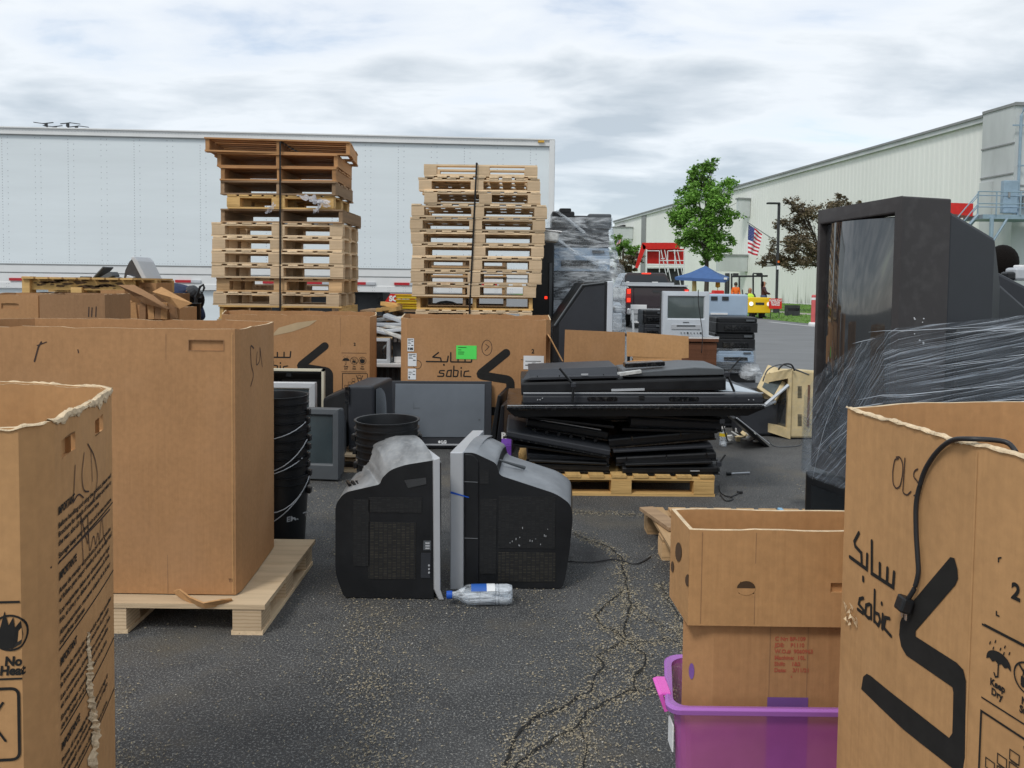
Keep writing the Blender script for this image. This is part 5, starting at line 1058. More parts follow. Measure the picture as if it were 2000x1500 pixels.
m_ = MB(); q = on3(1786, 1181, -.014); m_.box(q, (.02, .024, .026), Matrix.Rotation(.3, 3, 'Y')); m_.build('plug', mBlack, pc, world=pc, bevel=.004)
m_ = MB()
for d in (-.006, .006): m_.box(q+Vector((-.0, d, -.018)), (.0015, .005, .012))
m_.build('prong', mChrome, pc, world=pc)
# (4) rear boxes
def gay(xl, xr, Y, dep, z0, z1, ch=.07, skew=0): return [(X(xl, Y)+.0, Y), (X(xr, Y), Y), (X(xr, Y)+ch*.9, Y+ch), (X(xr, Y)+ch, Y+dep-ch), (X(xr, Y), Y+dep), (X(xl, Y), Y+dep), (X(xl, Y)-ch, Y+dep-ch), (X(xl, Y)-ch, Y+ch)]
Y4 = 6.35; z4 = Z(900, 623, Y4)
pl = [(X(795, Y4), Y4), (X(1067, Y4), Y4), (X(1076, Y4+.05), Y4+.06), (X(1072, Y4+.9), Y4+.9), (X(1060, Y4+1), Y4+.97), (X(800, Y4+1), Y4+.97), (X(790, Y4+.9), Y4+.88), (X(781, Y4), Y4+.07)]
b4 = Box('cardboard_box', 'rear bulk box with green sticker, white labels and swoosh logo', 'cardboard box', pl, .125, z4, mCard, amp=.012, bulge=.008)
_a4 = Vector((pl[0][0], Y4, 0)); _b4 = _a4+Vector((1, 0, 0))
def r4(px, py): return hitseg(_a4, _b4, px, py)
p = Print(b4); k4 = 1.03
logo(p, r4(930, 730)[0], r4(930, 732)[1], 1.12); sabic(p, r4(833, 705)[0], r4(833, 706)[1], 1.05)
p.text(r4(1038, 690)[0], r4(1038, 690)[1], '2', .05, .9, .002); p.rect(r4(1017, 700)[0], r4(1017, 703)[1], r4(1060, 700)[0], r4(1017, 702)[1]); p.ring(r4(1062, 718)[0], r4(1062, 718)[1], .03, .004); p.ring(r4(815, 715)[0], r4(815, 712)[1], .035, .004); p.done('logo_printing')
p = Print(b4); cu, cz = r4(951, 679); p.ring(cu, cz, .042, .005, sy=1.5); p.stroke([(cu-.012, cz+.03), (cu+.018, cz+.008), (cu-.014, cz-.025)], .005); p.done('marker_writing', mPen)
paper(b4, *r4(891, 701), *r4(931, 675), mGreenL, [(.1, .12, .5, .16), (.1, .3, .25, .34), (.1, .46, .4, .5), (.1, .6, .38, .64)], 'green_sticker')
paper(b4, *r4(782+14, 686), *r4(809, 661), mPaper, LINES); paper(b4, *r4(797, 715), *r4(814, 690), mPaper, LINES[:6]); paper(b4, *r4(797, 741), *r4(813, 720), mPaper, LINES[2:8]); paper(b4, *r4(1022, 721), *r4(1062, 695), mPaper, [(.08, .38, .85, .42), (.4, .5, .6, .52), (.08, .66, .5, .72)])
pallet('blk', 1.22, 1.0, 'pallet under the rear bulk box with the green sticker', (X(930, Y4+.5), Y4+.5, 0), 0, mWood, H=.124)
Y5 = 6.62; z5 = Z(640, 616, Y5)
pl = [(X(432, Y5), Y5), (X(722, Y5), Y5), (X(733, Y5+.04), Y5+.06), (X(740, Y5+.9), Y5+.75), (X(725, Y5+.9), Y5+.92), (X(450, Y5+1), Y5+.92), (X(436, Y5+.8), Y5+.85), (X(426, Y5), Y5+.08)]
b5 = Box('cardboard_box', 'rear bulk box with a tape smear, logo and keep dry icons', 'cardboard box', pl, .125, z5, mCard, amp=.012, bulge=.008)
_a5 = Vector((pl[0][0], Y5, 0)); _b5 = _a5+Vector((1, 0, 0))
def r5(px, py): return hitseg(_a5, _b5, px, py)
p = Print(b5); logo(p, r5(580, 714)[0], r5(580, 716)[1], 1.1); sabic(p, r5(483, 697)[0], r5(483, 697)[1], 1.05); p.text(r5(691, 674)[0], r5(691, 675)[1], '2', .035, .9, .002); icons(p, r5(669, 706)[0], r5(669, 711)[1], .88); stackdiag(p, r5(669, 729)[0], r5(669, 729)[1], .92); p.done('logo_printing')
p = Print(b5); p.off = .002; q = [r5(530, 656), r5(545, 640), r5(580, 630), r5(620, 625), r5(605, 636), r5(570, 648), r5(537, 655)]; p.poly(q, [tuple(range(7))]); p.done('tape_smear', mat('tape_film', (.50, .37, .22), .35))
p = Print(b5); p.off = .001; p.rect(r5(666, 0)[0], .14, r5(667, 0)[0], z5-.02); p.done('crease', mCardD)
pallet('blk', 1.22, 1.0, 'pallet under the rear bulk box with the tape smear', (X(580, Y5+.5), Y5+.5, 0), 0, mWood, H=.124)
# (5) left row boxes
Y6 = 5.2; z6 = Z(100, 577, Y6)
pl = [(X(-120, Y6), Y6), (X(74, Y6), Y6), (X(80, Y6), Y6+.03), (X(80, Y6), Y6+.8), (X(-120, Y6), Y6+.8)]
b6 = Box('cardboard_box', 'brown bulk box with hand slot cut off by the left edge, in the middle row', 'cardboard box', pl, .02, z6, mCard, amp=.006, bulge=.004, holes=[(X(2, Y6)-pl[0][0], X(36, Y6)-pl[0][0], Z(20, 603, Y6), Z(20, 593, Y6), False)])
pl = [(X(80, Y6)+.006, Y6-.03), (X(148, Y6), Y6-.03), (X(204, Y6), Y6-.0), (X(206, Y6+.2), Y6+.55), (X(84, Y6+.3), Y6+.55)]
b7 = Box('cardboard_box', 'brown box with pen marks right of the cut off box, middle row', 'cardboard box', pl, .02, Z(150, 575, Y6), mCardD, amp=.004, bulge=.003)
p = Print(b7); 
for a in (172, 178, 186): p.stroke([(uside(b7, 1, a), Z(178, 618, Y6)), (uside(b7, 1, a+1), Z(178, 598+(a % 5), Y6))], .007)
p.done('marker_writing', mPen)
# ------------------------------------------------------------- buckets
def bucket(label, x, y, z, r=.15, h=.37, bail=None, group=None, show=True, ears=True):
    t = thing('bucket', label, 'bucket', (x, y, z), group=group); m_ = MB()
    rb = r*.86; prof = [(rb*.98, 0), (rb, .01), (r*.965, h-.11), (r*.975, h-.045), (r*1.035, h-.043), (r*1.04, h-.038), (r*.98, h-.036), (r*.985, h-.009), (r*1.04, h-.007), (r*1.045, h-.001), (r*1.03, h), (r*.97, h-.002), (r*.95, h-.02), (rb*.94, .02), (0.002, .015)]
    m_.lathe(prof, n=48, cap=False); m_.build('body', mBlack, t, es=True)
    if ears:
        for s_ in (-1, 1):
            m_ = MB(); m_.box((s_*r*1.05, 0, h-.088), (.02, .035, .03)); m_.build('ear', mBlack, t, bevel=.004)
    if bail:
        m_ = MB(); n = 14; a, tilt = bail; pts = []
        for i in range(n+1):
            q = math.pi*i/n; v = Vector((math.cos(q)*r*1.08, -math.sin(q)*r*1.12, -math.sin(q)*r*tilt)); v = Matrix.Rotation(a, 3, 'Z') @ v; pts.append(v+Vector((0, 0, h-.088)))
        m_.tube(pts, .0025, 6); m_.build('wire_handle', mSilver, t)
    return t
by = G(565, 1062).y; bx_ = X(545, by); zt = Z(545, 770, by); nb = 10; stp = (zt-.37)/(nb-1); gb = 'black buckets nested in the near stack'
for k in range(nb): bucket(f'{ORD[nb-1-k]} black bucket from the top of the tall nested stack behind the plain box' if k < nb-1 else 'topmost black bucket of the tall nested stack behind the plain box', bx_+random.Random(k).uniform(-.006, .006), by, k*stp, .142, .37, (random.Random(k+3).uniform(-.9, .5), random.Random(k).uniform(.3, 1.2)) if k % 2 == 0 else None, gb)
bl_ = MB(); yb = by-.142
for i, l in enumerate(('USE', 'EMPTY')):
    v_, f_ = textmesh(l, .035, .9, .001); bl_.add([(bx_+.07+a, by-math.sqrt(max(.0001, .133**2-(.07+a)**2))-.002, .20-.05*i+b_) for a, b_ in v_], f_)
o = [o for o in bpy.data.objects if o.get('label', '').startswith('tenth black bucket')][0]; bl_.build('bucket_lettering', mSilver, o, world=o)
by2 = 3.62; bx2 = X(765, by2); zt2_ = Z(765, 818, by2)
for k in range(6): 
    b_ = bucket(f'{ORD[5-k]} black bucket from the top of the wide stack behind the dusty television' if k < 5 else 'topmost black bucket of the wide stack behind the dusty television', bx2-.004*k, by2, k*(zt2_-.37)/5, .148, .37, None, 'black buckets nested behind the dusty television')
# ------------------------------------------------------------- two CRTs on the ground
def rpoly(pts, r, n=4):   # round polygon corners
    out = []; k = len(pts)
    for i, p in enumerate(pts):
        a, b_, c = Vector(pts[i-1]), Vector(p), Vector(pts[(i+1) % k]); q = min(r if not isinstance(r, (list, tuple)) else r[i], (b_-a).length*.45, (c-b_).length*.45)
        if q < 1e-4: out.append(tuple(b_)); continue
        s0 = b_+(a-b_).normalized()*q; s1 = b_+(c-b_).normalized()*q
        for j in range(n+1): t = j/n; v = s0*(1-t)**2+b_*2*t*(1-t)+s1*t*t; out.append((v.x, v.y))
    return out
def slabpoly(mb, pts, y0, y1, m=0, inset=.0, topm=None):
    """extrude (x,z) polygon from y0 to y1; faces whose normal points up take material topm"""
    n = len(pts); A = sum(pts[i][0]*pts[(i+1) % n][1]-pts[(i+1) % n][0]*pts[i][1] for i in range(n))
    if A < 0: pts = pts[::-1]
    cx, cz = sum(p[0] for p in pts)/n, sum(p[1] for p in pts)/n; q = [(cx+(p[0]-cx)*(1-inset), cz+(p[1]-cz)*(1-inset) if False else p[1]*(1-inset*.6)) for p in pts]
    b = len(mb.v); mb.v += [(p[0], y0, p[1]) for p in pts]+[(p[0], y1, p[1]) for p in q]
    mb.f.append(tuple(range(b, b+n))); mb.m.append(m); mb.f.append(tuple(range(b+2*n-1, b+n-1, -1))); mb.m.append(m)
    for i in range(n):
        j = (i+1) % n; dx_, dz_ = pts[j][0]-pts[i][0], pts[j][1]-pts[i][1]; l = math.hypot(dx_, dz_) or 1
        up = -dx_/l  # ccw polygon: outward normal z = -dx/l
        mb.f.append((b+i, b+n+i, b+n+j, b+j)); mb.m.append(topm if (topm is not None and up > .35) else m)
YA = G(760, 1170).y
def a_(px, py, Y=YA): v = P(px, py, Y); return (v.x, v.z)
class SH(MB):
    sh = -.40; y0 = YA
    def build(s, *a, **k):
        s.v = [(p[0]+s.sh*(p[1]-s.y0), p[1], p[2]) for p in s.v]; return MB.build(s, *a, **k)
ta = thing('crt_television', 'black tube television with dusty silver humped top standing on its side, left of the pair', 'television', (X(757, YA), YA, 0)); TA = ROOTM[ta]
prof = [a_(847, 1172), a_(672, 1162), a_(655, 1120), a_(655, 985), a_(672, 962), a_(742, 946), a_(746, 934), a_(762, 918), a_(790, 908), a_(847, 899)]; prof = [(p[0], max(p[1], .0)) for p in prof]
prof[0] = (prof[0][0], .004); prof[1] = (prof[1][0], .004)
m_ = SH(); rings = []; pp_ = rpoly(prof, [.0, .02, .03, .05, .05, .02, .01, .03, .06, .0], 6)[::-1]; xn = a_(750, 900)[0]; xm = a_(800, 900)[0]
for i in range(15):
    u = i/14; yy = YA+.46*u; ring = []
    for p in pp_:
        z = p[1]
        if z > .3: z += (.068*math.sin(math.pi*u)**.8 if p[0] > xn else .012*math.sin(math.pi*u))*(1 if p[0] < xm+.06 else .75)
        ring.append((p[0]+(.17*u if p[0] < xn-.05 else 0), yy, z))
    rings.append(ring)
m_.loft(rings)
for k in range(len(m_.f)):
    f = m_.f[k]
    if len(f) == 4:
        a, b_, c = (Vector(m_.v[f[i]]) for i in (0, 1, 2)); nn = (b_-a).cross(c-a)
        if abs(nn.y) < .75*nn.length and min(a.z, c.z) > .36 and max(a.x, b_.x, c.x) < prof[0][0]+.01: m_.m[k] = 1  # dusty top, its colour also brightened to stand for sky light
m_.build('rear_shell', [mBlack, mDustySky], ta, world=ta, es=True)
m_ = SH(); 
for k in range(5): m_.box((a_(690+9*k, 940)[0], YA+.10, a_(0, 948)[1]+.0), (.012, .06, .012))
m_.build('top_vents', mBlack2, ta, world=ta)
m_ = SH(); pf2 = [(a_(845, 896)[0], a_(845, 896)[1]), (a_(858, 892)[0], a_(858, 892)[1]), (a_(859, 1150)[0], a_(859, 1150)[1]), (a_(866, 1180)[0], .003), (a_(856, 1180)[0], .003), (a_(847, 1150)[0], a_(847, 1150)[1])]
slabpoly(m_, pf2, YA-.012, YA+.43); m_.build('silver_bezel', mSilver, ta, bevel=.004, world=ta)
m_ = SH(); slabpoly(m_, [(a_(858, 900)[0], a_(858, 900)[1]), (a_(864, 903)[0], a_(864, 903)[1]), (a_(864, 1155)[0], a_(864, 1155)[1]), (a_(858, 1160)[0], a_(858, 1160)[1])], YA+.01, YA+.42); m_.build('screen', mScreen, ta, bevel=.01, world=ta)
def panel(t, px0, py0, px1, py1, Y, m, name='vent_grille', d=.003, tilt=0, M=None):
    m_ = MB(); a = P(px0, py1, Y); b_ = P(px1, py0, Y); c = (a+b_)/2; 
    rt_ = M or ROOTM[t]; L_ = rt_ @ Vector((c.x, Y-d/2, c.z)); g = MB(); g.box((0, 0, 0), (abs(b_.x-a.x), d, abs(b_.z-a.z))); o = g.build(name, m, t, loc=L_); return o
panel(ta, 690, 975, 722, 1105, YA, mVentD); panel(ta, 720, 972, 824, 1000, YA, mVentD); panel(ta, 720, 1020, 812, 1130, YA, mVent)
panel(ta, 822, 1080, 841, 1128, YA, mGrey, 'socket_panel'); panel(ta, 827, 1056, 842, 1074, YA, mGrey2, 'button_block')
m_ = MB()
for k in range(3): q = P(838, 1104+7*k, YA-.003); m_.lathe([(.004, -.004), (.004, .0)], c=tuple(q), axis='y', n=10)
for k in range(3): q = P(835, 1061+5*k, YA-.004); m_.box(q, (.018, .004, .006))
m_.build('sockets', mSilver, ta, world=ta)
m_ = MB(); slabpoly(m_, [a_(790, 938), a_(832, 933), a_(833, 945), a_(797, 953)], YA-.003, YA+.01); m_.build('grip_recess', mUnder, ta, world=ta)
YB = G(990, 1150).y; YB -= .0
def bq(px, py, Y=YB): v = P(px, py, Y); return (v.x, v.z)
tb = thing('crt_television', 'large grey-black tube television with silver bezel and blue tape mark, right of the pair', 'television', (X(1000, YB), YB, 0))
class SB(SH): sh = .14; y0 = YB
pr = [bq(905, 1150), bq(1098, 1146), bq(1104, 1130), bq(1112, 1080), bq(1119, 1010), bq(1115, 985), bq(1088, 965), bq(975, 928), bq(970, 905), bq(925, 884), bq(905, 884)]
pr = [(p[0], max(p[1], .003)) for p in pr]; pr[0] = (pr[0][0], .003); pr[1] = (pr[1][0], .003)
rads = [0, .03, .02, .02, .03, .05, .04, .02, .02, .03, 0]
m_ = SB(); rr_ = rpoly(pr, rads); rings = []
for i in range(7):
    u = i/6; yy = YB+.46*u; e = .02*math.sin(math.pi*u)
    rings.append([(p[0]-(.03*u if p[0] > pr[0][0]+.05 else 0), yy, (p[1] if p[1] < .3 else p[1]+e-.012*u)) for p in rr_[::-1]])
m_.loft(rings)
for k in range(len(m_.f)):
    f = m_.f[k]
    if len(f) == 4:
        a, b_, c = (Vector(m_.v[f[i]]) for i in (0, 1, 2)); nn = (b_-a).cross(c-a)
        if abs(nn.z) > .4*nn.length and a.z > .3: m_.m[k] = 1  # upward faces get a lighter colour, painting in brightness from the sky
m_.build('rear_shell', [mBlack, mSkyTop], tb, world=tb, es=True)
m_ = SB(); slabpoly(m_, [bq(880, 1152), bq(906, 1152), bq(906, 882), bq(880, 882)], YB-.012, YB+.5); m_.build('silver_bezel', mSilver, tb, bevel=.005, world=tb)
m_ = SB(); slabpoly(m_, [bq(876, 1140), bq(881, 1140), bq(881, 895), bq(876, 895)], YB+.03, YB+.46); m_.build('screen', mScreen, tb, bevel=.01, world=tb)
m_ = MB(); slabpoly(m_, [bq(1010, 888, YB+.25), bq(1026, 884, YB+.25), bq(1028, 892, YB+.25)], YB+.15, YB+.33)
for k in range(3): a = bq(935+k*2, 872, YB+.25); 
m_ = MB(); m_.tube([Vector((X(975, YB), YB+.1, bq(0, 905)[1]+.02)), Vector((X(1030, YB), YB+.16, bq(0, 925)[1]+.015))], [.004, .009], 8); m_.build('top_handle_ridge', mGrey2, tb, world=tb)
m_ = MB(); slabpoly(m_, rpoly([bq(908, 1148), bq(935, 1148), bq(935, 900), bq(925, 887), bq(908, 886)], [0, 0, 0, .02, 0]), YB-.006, YB+.02); m_.build('side_strip', mBlack, tb, world=tb, bevel=.004)
panel(tb, 937, 918, 955, 945, YB, mVentD); panel(tb, 937, 975, 970, 1120, YB, mVentD); panel(tb, 973, 970, 1085, 1070, YB, mVentD); panel(tb, 973, 1080, 1085, 1135, YB, mVent)
m_ = MB(); q0, q1 = P(880, 962, YB-.014), P(916, 972, YB-.014); m_.add([q0+Vector((0, 0, .006)), q0-Vector((0, 0, .004)), q1-Vector((0, 0, .001)), q1+Vector((0, 0, .003))], [(0, 1, 2, 3)]); m_.build('blue_mark', mCap, tb, world=tb)
m_ = MB()
for y_ in (941, 1051): a = P(907, y_, YB-.007); b_ = P(933, y_+1, YB-.007); m_.tube([a, b_], .002, 5)
m_.build('seam_rib', mGrey2, tb, world=tb)
m_ = MB(); rr = random.Random(3)
for k in range(14): q = P(rr.uniform(995, 1080), rr.uniform(1030, 1066), YB-.0045); m_.box(q, (.0025, .001, rr.uniform(.002, .01)))
m_.build('paint_specks', mSilver, tb, world=tb)
# ------------------------------------------------------------- water bottle
qb = G(935, 1180); bo = thing('water_bottle', 'clear plastic water bottle with blue cap lying on the asphalt', 'bottle', (qb.x, qb.y, 0), rot=(0, 0, R(4)))
Lb = 125/FPX*qb.y; r0 = .042; x0 = -Lb/2+.015
def shell(sc): return [(.013, x0), (.014*1, x0+.018), (.016, x0+.024), (.038, x0+.062), (.0415, x0+.075), (.0415, x0+.12), (.040, x0+.123), (.0415, x0+.127), (.0415, x0+Lb*.70), (.039, x0+Lb*.71), (.0415, x0+Lb*.72), (.0415, x0+Lb*.75), (.039, x0+Lb*.76), (.0415, x0+Lb*.77), (.0415, x0+Lb*.9), (.036, x0+Lb*.97), (.015, x0+Lb*.98), (.001, x0+Lb*.965)]
m_ = MB(); m_.lathe(shell(1), c=(0, 0, r0), axis='x', n=28, cap=False); m_.build('shell', mPET, bo, smooth=True)
m_ = MB(); m_.lathe([(.0155, x0-.018), (.0165, x0-.016), (.0165, x0+.004), (.0155, x0+.006)], c=(0, 0, r0), axis='x', n=20); m_.build('cap', mCap, bo)
m_ = MB(); n = 8
for i in range(n):
    a, b_ = R(38+i*9), R(47+i*9)
    for (xa, xb, mi) in ((x0+.085, x0+.15, 0), (x0+.15, x0+.185, 1)):
        m_.add([(xa, -.0425*math.cos(a), r0+.0425*math.sin(a)), (xb, -.0425*math.cos(a), r0+.0425*math.sin(a)), (xb, -.0425*math.cos(b_), r0+.0425*math.sin(b_)), (xa, -.0425*math.cos(b_), r0+.0425*math.sin(b_))], [(0, 1, 2, 3)], mi)
m_.build('wrap_label', [mBotLab, mPaper], bo, smooth=True)
# ------------------------------------------------------------- flat panel tv (upright, leaning)
def upright_tv(name, label, pxl, pxr, Y, w_skew, ptop, lean, th=.07, bez=.045, col=None, scr=None, logo_=None, z0=0.01, rz=0):
    xl, xr = X(pxl, Y), X(pxr, Y); W = xr-xl; H_ = Z((pxl+pxr)/2, ptop, Y)-z0; H_ = H_/math.cos(lean)
    t = thing(name, label, 'television', ((xl+xr)/2, Y, z0), rot=(-lean, 0, rz)); m_ = MB()
    m_.hexa([Vector(q) for q in ((-W/2, 0, 0), (W/2, 0, 0), (W/2-.03, th, .03), (-W/2+.03, th, .03), (-W/2, 0, H_), (W/2, 0, H_), (W/2-.03, th, H_-.03), (-W/2+.03, th, H_-.03))]); m_.build('casing', col or mGrey, t, bevel=.008)
    return t, W, H_
YL = 6.2; t, W, H_ = upright_tv('flat_television', 'flat television with dusty grey screen and small maker mark leaning on the labelled box', 757, 963, YL, 0, 746, R(9), rz=.05)
zz0, zz1 = H_*.16, H_*.95; m_ = MB(); m_.box((0, -.003, (zz0+zz1)/2), (W-.12, .008, zz1-zz0)); m_.build('screen', mScreenD, t, bevel=.003); m_ = MB(); m_.box((0, -.006, .028), (W, .014, .012)); m_.build('chrome_strip', mSilver, t)
m_ = MB(); m_.lathe([(.011, -.003), (.011, 0)], c=(0, -.002, H_*.09), axis='y', n=16); v_, f_ = textmesh('LG', .032, 1.05, .002); m_.add([(.016+a, -.004, H_*.09-.011+b_) for a, b_ in v_], f_); m_.build('maker_mark', mPaper, t)
m_ = MB(); m_.box((-W*.25, -.0085, H_*.62), (.003, .001, .06)); m_.box((-W*.25+.025, -.0085, H_*.59), (.05, .001, .003)); m_.box((W*.38, -.0085, H_*.42), (.015, .001, .012)); m_.build('scratch', mGrey2, t)
# narrow dark panels seen edge on
for (pxb, pyb, pxt, pyt, Yv, w_, lab) in ((957, 860, 975, 772, 5.85, .05, 'thin black panel leaning edge-on at the right of the dusty flat screen'), (972, 885, 982, 792, 5.55, .07, 'second black panel edge-on beside the pile of flat televisions')):
    t = thing('thin_screen', lab, 'panel', (X(pxb, Yv), Yv, 0)); m_ = MB(); a, b_ = P(pxb, pyb, Yv), P(pxt, pyt, Yv); a = Vector((a.x, a.y, .0))
    m_.hexa([a+Vector((-w_/2, 0, 0)), a+Vector((w_/2, 0, 0)), a+Vector((w_/2+.1, .7, 0)), a+Vector((-w_/2+.1, .7, 0)), b_+Vector((-.012, 0, 0)), b_+Vector((.012, 0, 0)), b_+Vector((.1, .6, 0)), b_+Vector((.06, .6, 0))]); m_.build('casing', mBlack, t, bevel=.006, world=t)
pb = thing('purple_carton', 'violet printed carton wedged at the left end of the flat television pile', 'carton', (X(985, 5.2), 5.2, 0)); m_ = MB(); ca = P(980, 875, 5.2); m_.box((ca.x+.03, 5.33, .1), (.07, .25, ca.z+.06+.0)); m_.build('carton', mPurpleB, pb, world=pb); m_ = MB(); v_, f_ = textmesh('PA', .055, 1, .003); q = P(979, 856, 5.195); m_.add([(q.x+a, 5.198, q.z+b_) for a, b_ in v_], f_); m_.build('lettering', mWhite, pb, world=pb)
# ------------------------------------------------------------- pile of flat televisions
pallet('blk', 1.24, .8, 'pale pallet carrying the pile of flat televisions', (X(1403, 4.87)-.62, 4.87+.4, 0), .012, mWoodY, H=.135)
PZ = .137
def lying(label, xl, yl, xr, yr, th, dep, Y, m=None, back=0.0, tilt=0.0, rim=True, bow=.015, name='flat_television', extra=None, yaw=0):
    a, b_ = P(xl, yl, Y), P(xr, yr, Y); c = (a+b_)/2; L_ = (b_-a).length; ang = math.atan2(b_.z-a.z, b_.x-a.x)
    t = thing(name, label, 'television', c, rot=(tilt, -ang, yaw)); W = L_
    m_ = MB(); rings = []
    for (y, s_, z0_, z1_) in ((0, 1, -th*.3, th*.15), (.004, 1, -th*.5, th*.3), (.05, 1, -th*.5, th*.5), (dep*.5, 1, -th*.5, th*.5+bow), (dep-.03, .99, -th*.5, th*.45), (dep, .98, -th*.2, th*.2)):
        rings.append([(-W/2*s_, y, z0_), (W/2*s_, y, z0_), (W/2*s_, y, z1_), (-W/2*s_, y, z1_)])
    m_.loft([r[::-1] for r in rings]); m_.build('casing', m or mBlack, t, bevel=.007)
    if rim: m_ = MB(); m_.box((0, .012, -th*.5-.004), (W+.012, .03, .009)); m_.box((0, dep/2, -th*.5-.004), (W*.96, dep*.9, .008)); m_.build('screen', mBlack2, t)
    return t, W, th, dep
for lab_, a_9 in (('thin black television slipped in low at the right of the pile', (1222, 908, 1392, 903, .022, .5, 4.9)), ('thin grey-edged television between the notched ones at the right of the pile', (1198, 882, 1392, 872, .024, .5, 4.94)),
    ('thin black television tilting up under the plain right one', (1215, 838, 1402, 843, .026, .55, 4.97)), ('thin black television just above the lowest left ones', (1034, 900, 1186, 906, .022, .5, 4.93)), ('thin black television sloping below the toothed one', (1000, 868, 1186, 893, .024, .55, 4.93)),
    ('thin black television sloping above the silver-stripped one', (1012, 812, 1200, 834, .026, .6, 4.96)), ('thin sagging television near the top of the right group', (1195, 808, 1414, 822, .024, .6, 4.93))): lying(lab_, *a_9, m=mGrey if 'grey' in lab_ else mBlack, rim=False, bow=.004)
t, W, th, dp = lying('lowest right flat television of the pile, silver scuff on its edge', 1216, 918, 1404, 917, .05, .6, 4.92); m_ = MB(); m_.box((W*.25, -.002, -.008), (.06, .004, .006)); m_.build('scuff', mSilver, t)
t, W, th, dp = lying('flat television with three notches in its edge, second from bottom right of the pile', 1204, 899, 1399, 889, .055, .6, 4.95)
for k in (-.4, 0, .4): m_ = MB(); m_.box((W*k, -.003, .0), (.008, .006, .04)); m_.build('notch', mBlack2, t)
t, W, th, dp = lying('scuffed flat television third from bottom right of the pile with notched edge', 1189, 864, 1396, 846, .07, .6, 4.98)
for k in (-.28, .18, .4): m_ = MB(); m_.box((W*k, -.003, .012), (.008, .006, .03)); m_.build('notch', mBlack2, t)
lying('plain flat television fourth from bottom right, under the wide glossy screen', 1232, 822, 1410, 831, .07, .6, 5.0, mGrey, tilt=-.03)
lying('lowest left flat television of the pile, mostly hidden by the grey television', 1045, 910, 1190, 914, .05, .6, 4.95)
lying('flat television second from bottom left of the pile', 1030, 890, 1190, 900, .055, .6, 4.98, mGrey)
t, W, th, dp = lying('steeply tilted flat television with toothed edge, left side of the pile', 990, 846, 1192, 884, .05, .62, 4.90, mGrey)
t, W, th, dp = lying('flat television with silver strip, left side just below the wide glossy screen', 1030, 824, 1188, 850, .06, .6, 5.02)
m_ = MB(); m_.box((0, -.004, .028), (W*.8, .006, .006)); m_.build('silver_strip', mSilver, t)
for k in range(6): m_ = MB(); m_.box((-W*.4+W*.15*k, -.01, -.045), (.02, .03, .02), Matrix.Rotation(.6, 3, 'Y')); m_.build('tooth', mBlack, t)
m_ = None
lying('dark flat television buried in the middle of the pile, between the two lower groups', 1120, 850, 1300, 850, .16, .35, 5.25); lying('dark flat television hidden just beneath the wide glossy screen', 1040, 815, 1400, 812, .05, .4, 5.1)
t, W, th, dp = lying('widest thin glossy black screen in the middle of the pile', 990, 797, 1494, 795, .028, .85, 4.80, mBlack2, rim=False, bow=0); m_ = MB(); m_.box((0, .0, .016), (W*.995, .008, .004)); m_.build('edge_line', mSilver, t); m_ = MB(); m_.loft([[(-W*.47, .03, -.06), (-W*.47, dp, -.06), (W*.44, dp, -.06), (W*.44, .03, -.06)], [(-W/2, .01, -.012), (-W/2, dp, -.012), (W/2, dp, -.012), (W/2, .01, -.012)]]); m_.build('rear_shell', mBlack, t)
t, W, th, dp = lying('broad dark television with two oval slots, second from the top of the pile', 1022, 779, 1490, 779, .068, .8, 4.82, mGrey, rim=False, bow=0)
for k in (-.17, .17): m_ = MB(); m_.add([(x+W*k*1, -.004, z) for x, z in rrect(.19, .026, .012)], [tuple(range(20))]); m_.build('oval_slot', mBlack2, t)
m_ = MB(); m_.box((-.01, -.004, .01), (.035, .008, .03)); m_.build('latch', mBlack, t, bevel=.006)
m_ = MB()
for k in (-.44, -.42, -.43, .44, .46): m_.box((W*k, -.004, -.005+(.01 if k == -.42 else 0)), (.006, .006, .006))
m_.build('screw_heads', mSilver, t); m_ = MB(); m_.box((0, 0, .037), (W, .012, .006)); m_.build('edge_line', mSilver, t)
m_ = MB(); m_.quad((W*.30, .12, .0365), (W*.49, .03, .0365), (W*.45, .62, .0365), (W*.24, .62, .0365)); m_.build('screen', mat('painted_sky_reflection', (.5, .56, .62), .25), t)  # pale patch: the sky's reflection painted on the casing top
t, W, th, dp = lying('topmost long black television of the pile with broken white corner', 1018, 757, 1418, 747, .10, .55, 4.86, mBlack, rim=False, bow=0)
m_ = MB(); m_.loft([[(-W*.5, -.004, .045), (-W*.02, -.004, .045), (-W*.02, -.004, .018+.045), (-W*.45, -.004, .065)], [(-W*.46, .1, .10), (-W*.02, .1, .108), (-W*.02, .5, .108), (-W*.46, .5, .10)]]); m_.build('rear_cover', mGrey, t, bevel=.004)
m_ = MB(); m_.prism([(.0, .05), (W*.5, .046), (W*.49, .088), (W*.35, .10), (.02, .075)], 'y', .01, .5); m_.build('rear_cover', mGrey2, t, bevel=.006)
m_ = MB(); m_.box((W*.05, .02, .078), (.10, .05, .018), Matrix.Rotation(-.1, 3, 'Y')); m_.box((W*.0, .02, .07), (.06, .04, .02), Matrix.Rotation(.3, 3, 'Z')); m_.build('broken_corner', mCloth, t)
m_ = MB(); m_.box((W*.02, -.006, -.03), (.21, .01, .014)); m_.build('silver_tag', mSilver, t); m_ = MB(); m_.box((-W*.19, -.012, .075), (.045, .006, .010)); m_.build('maker_tag', mSilver, t)
m_ = MB(); m_.box((W*.12, .15, .115), (.26, .1, .03), Matrix.Rotation(-.03, 3, 'Y')); m_.build('battery_pack', mBlack2, t, bevel=.006)
m_ = MB()
for k in range(4): m_.lathe([(.004, -.003), (.004, 0)], c=(-W*.42+.14*k, -.005, .07), axis='y', n=8)
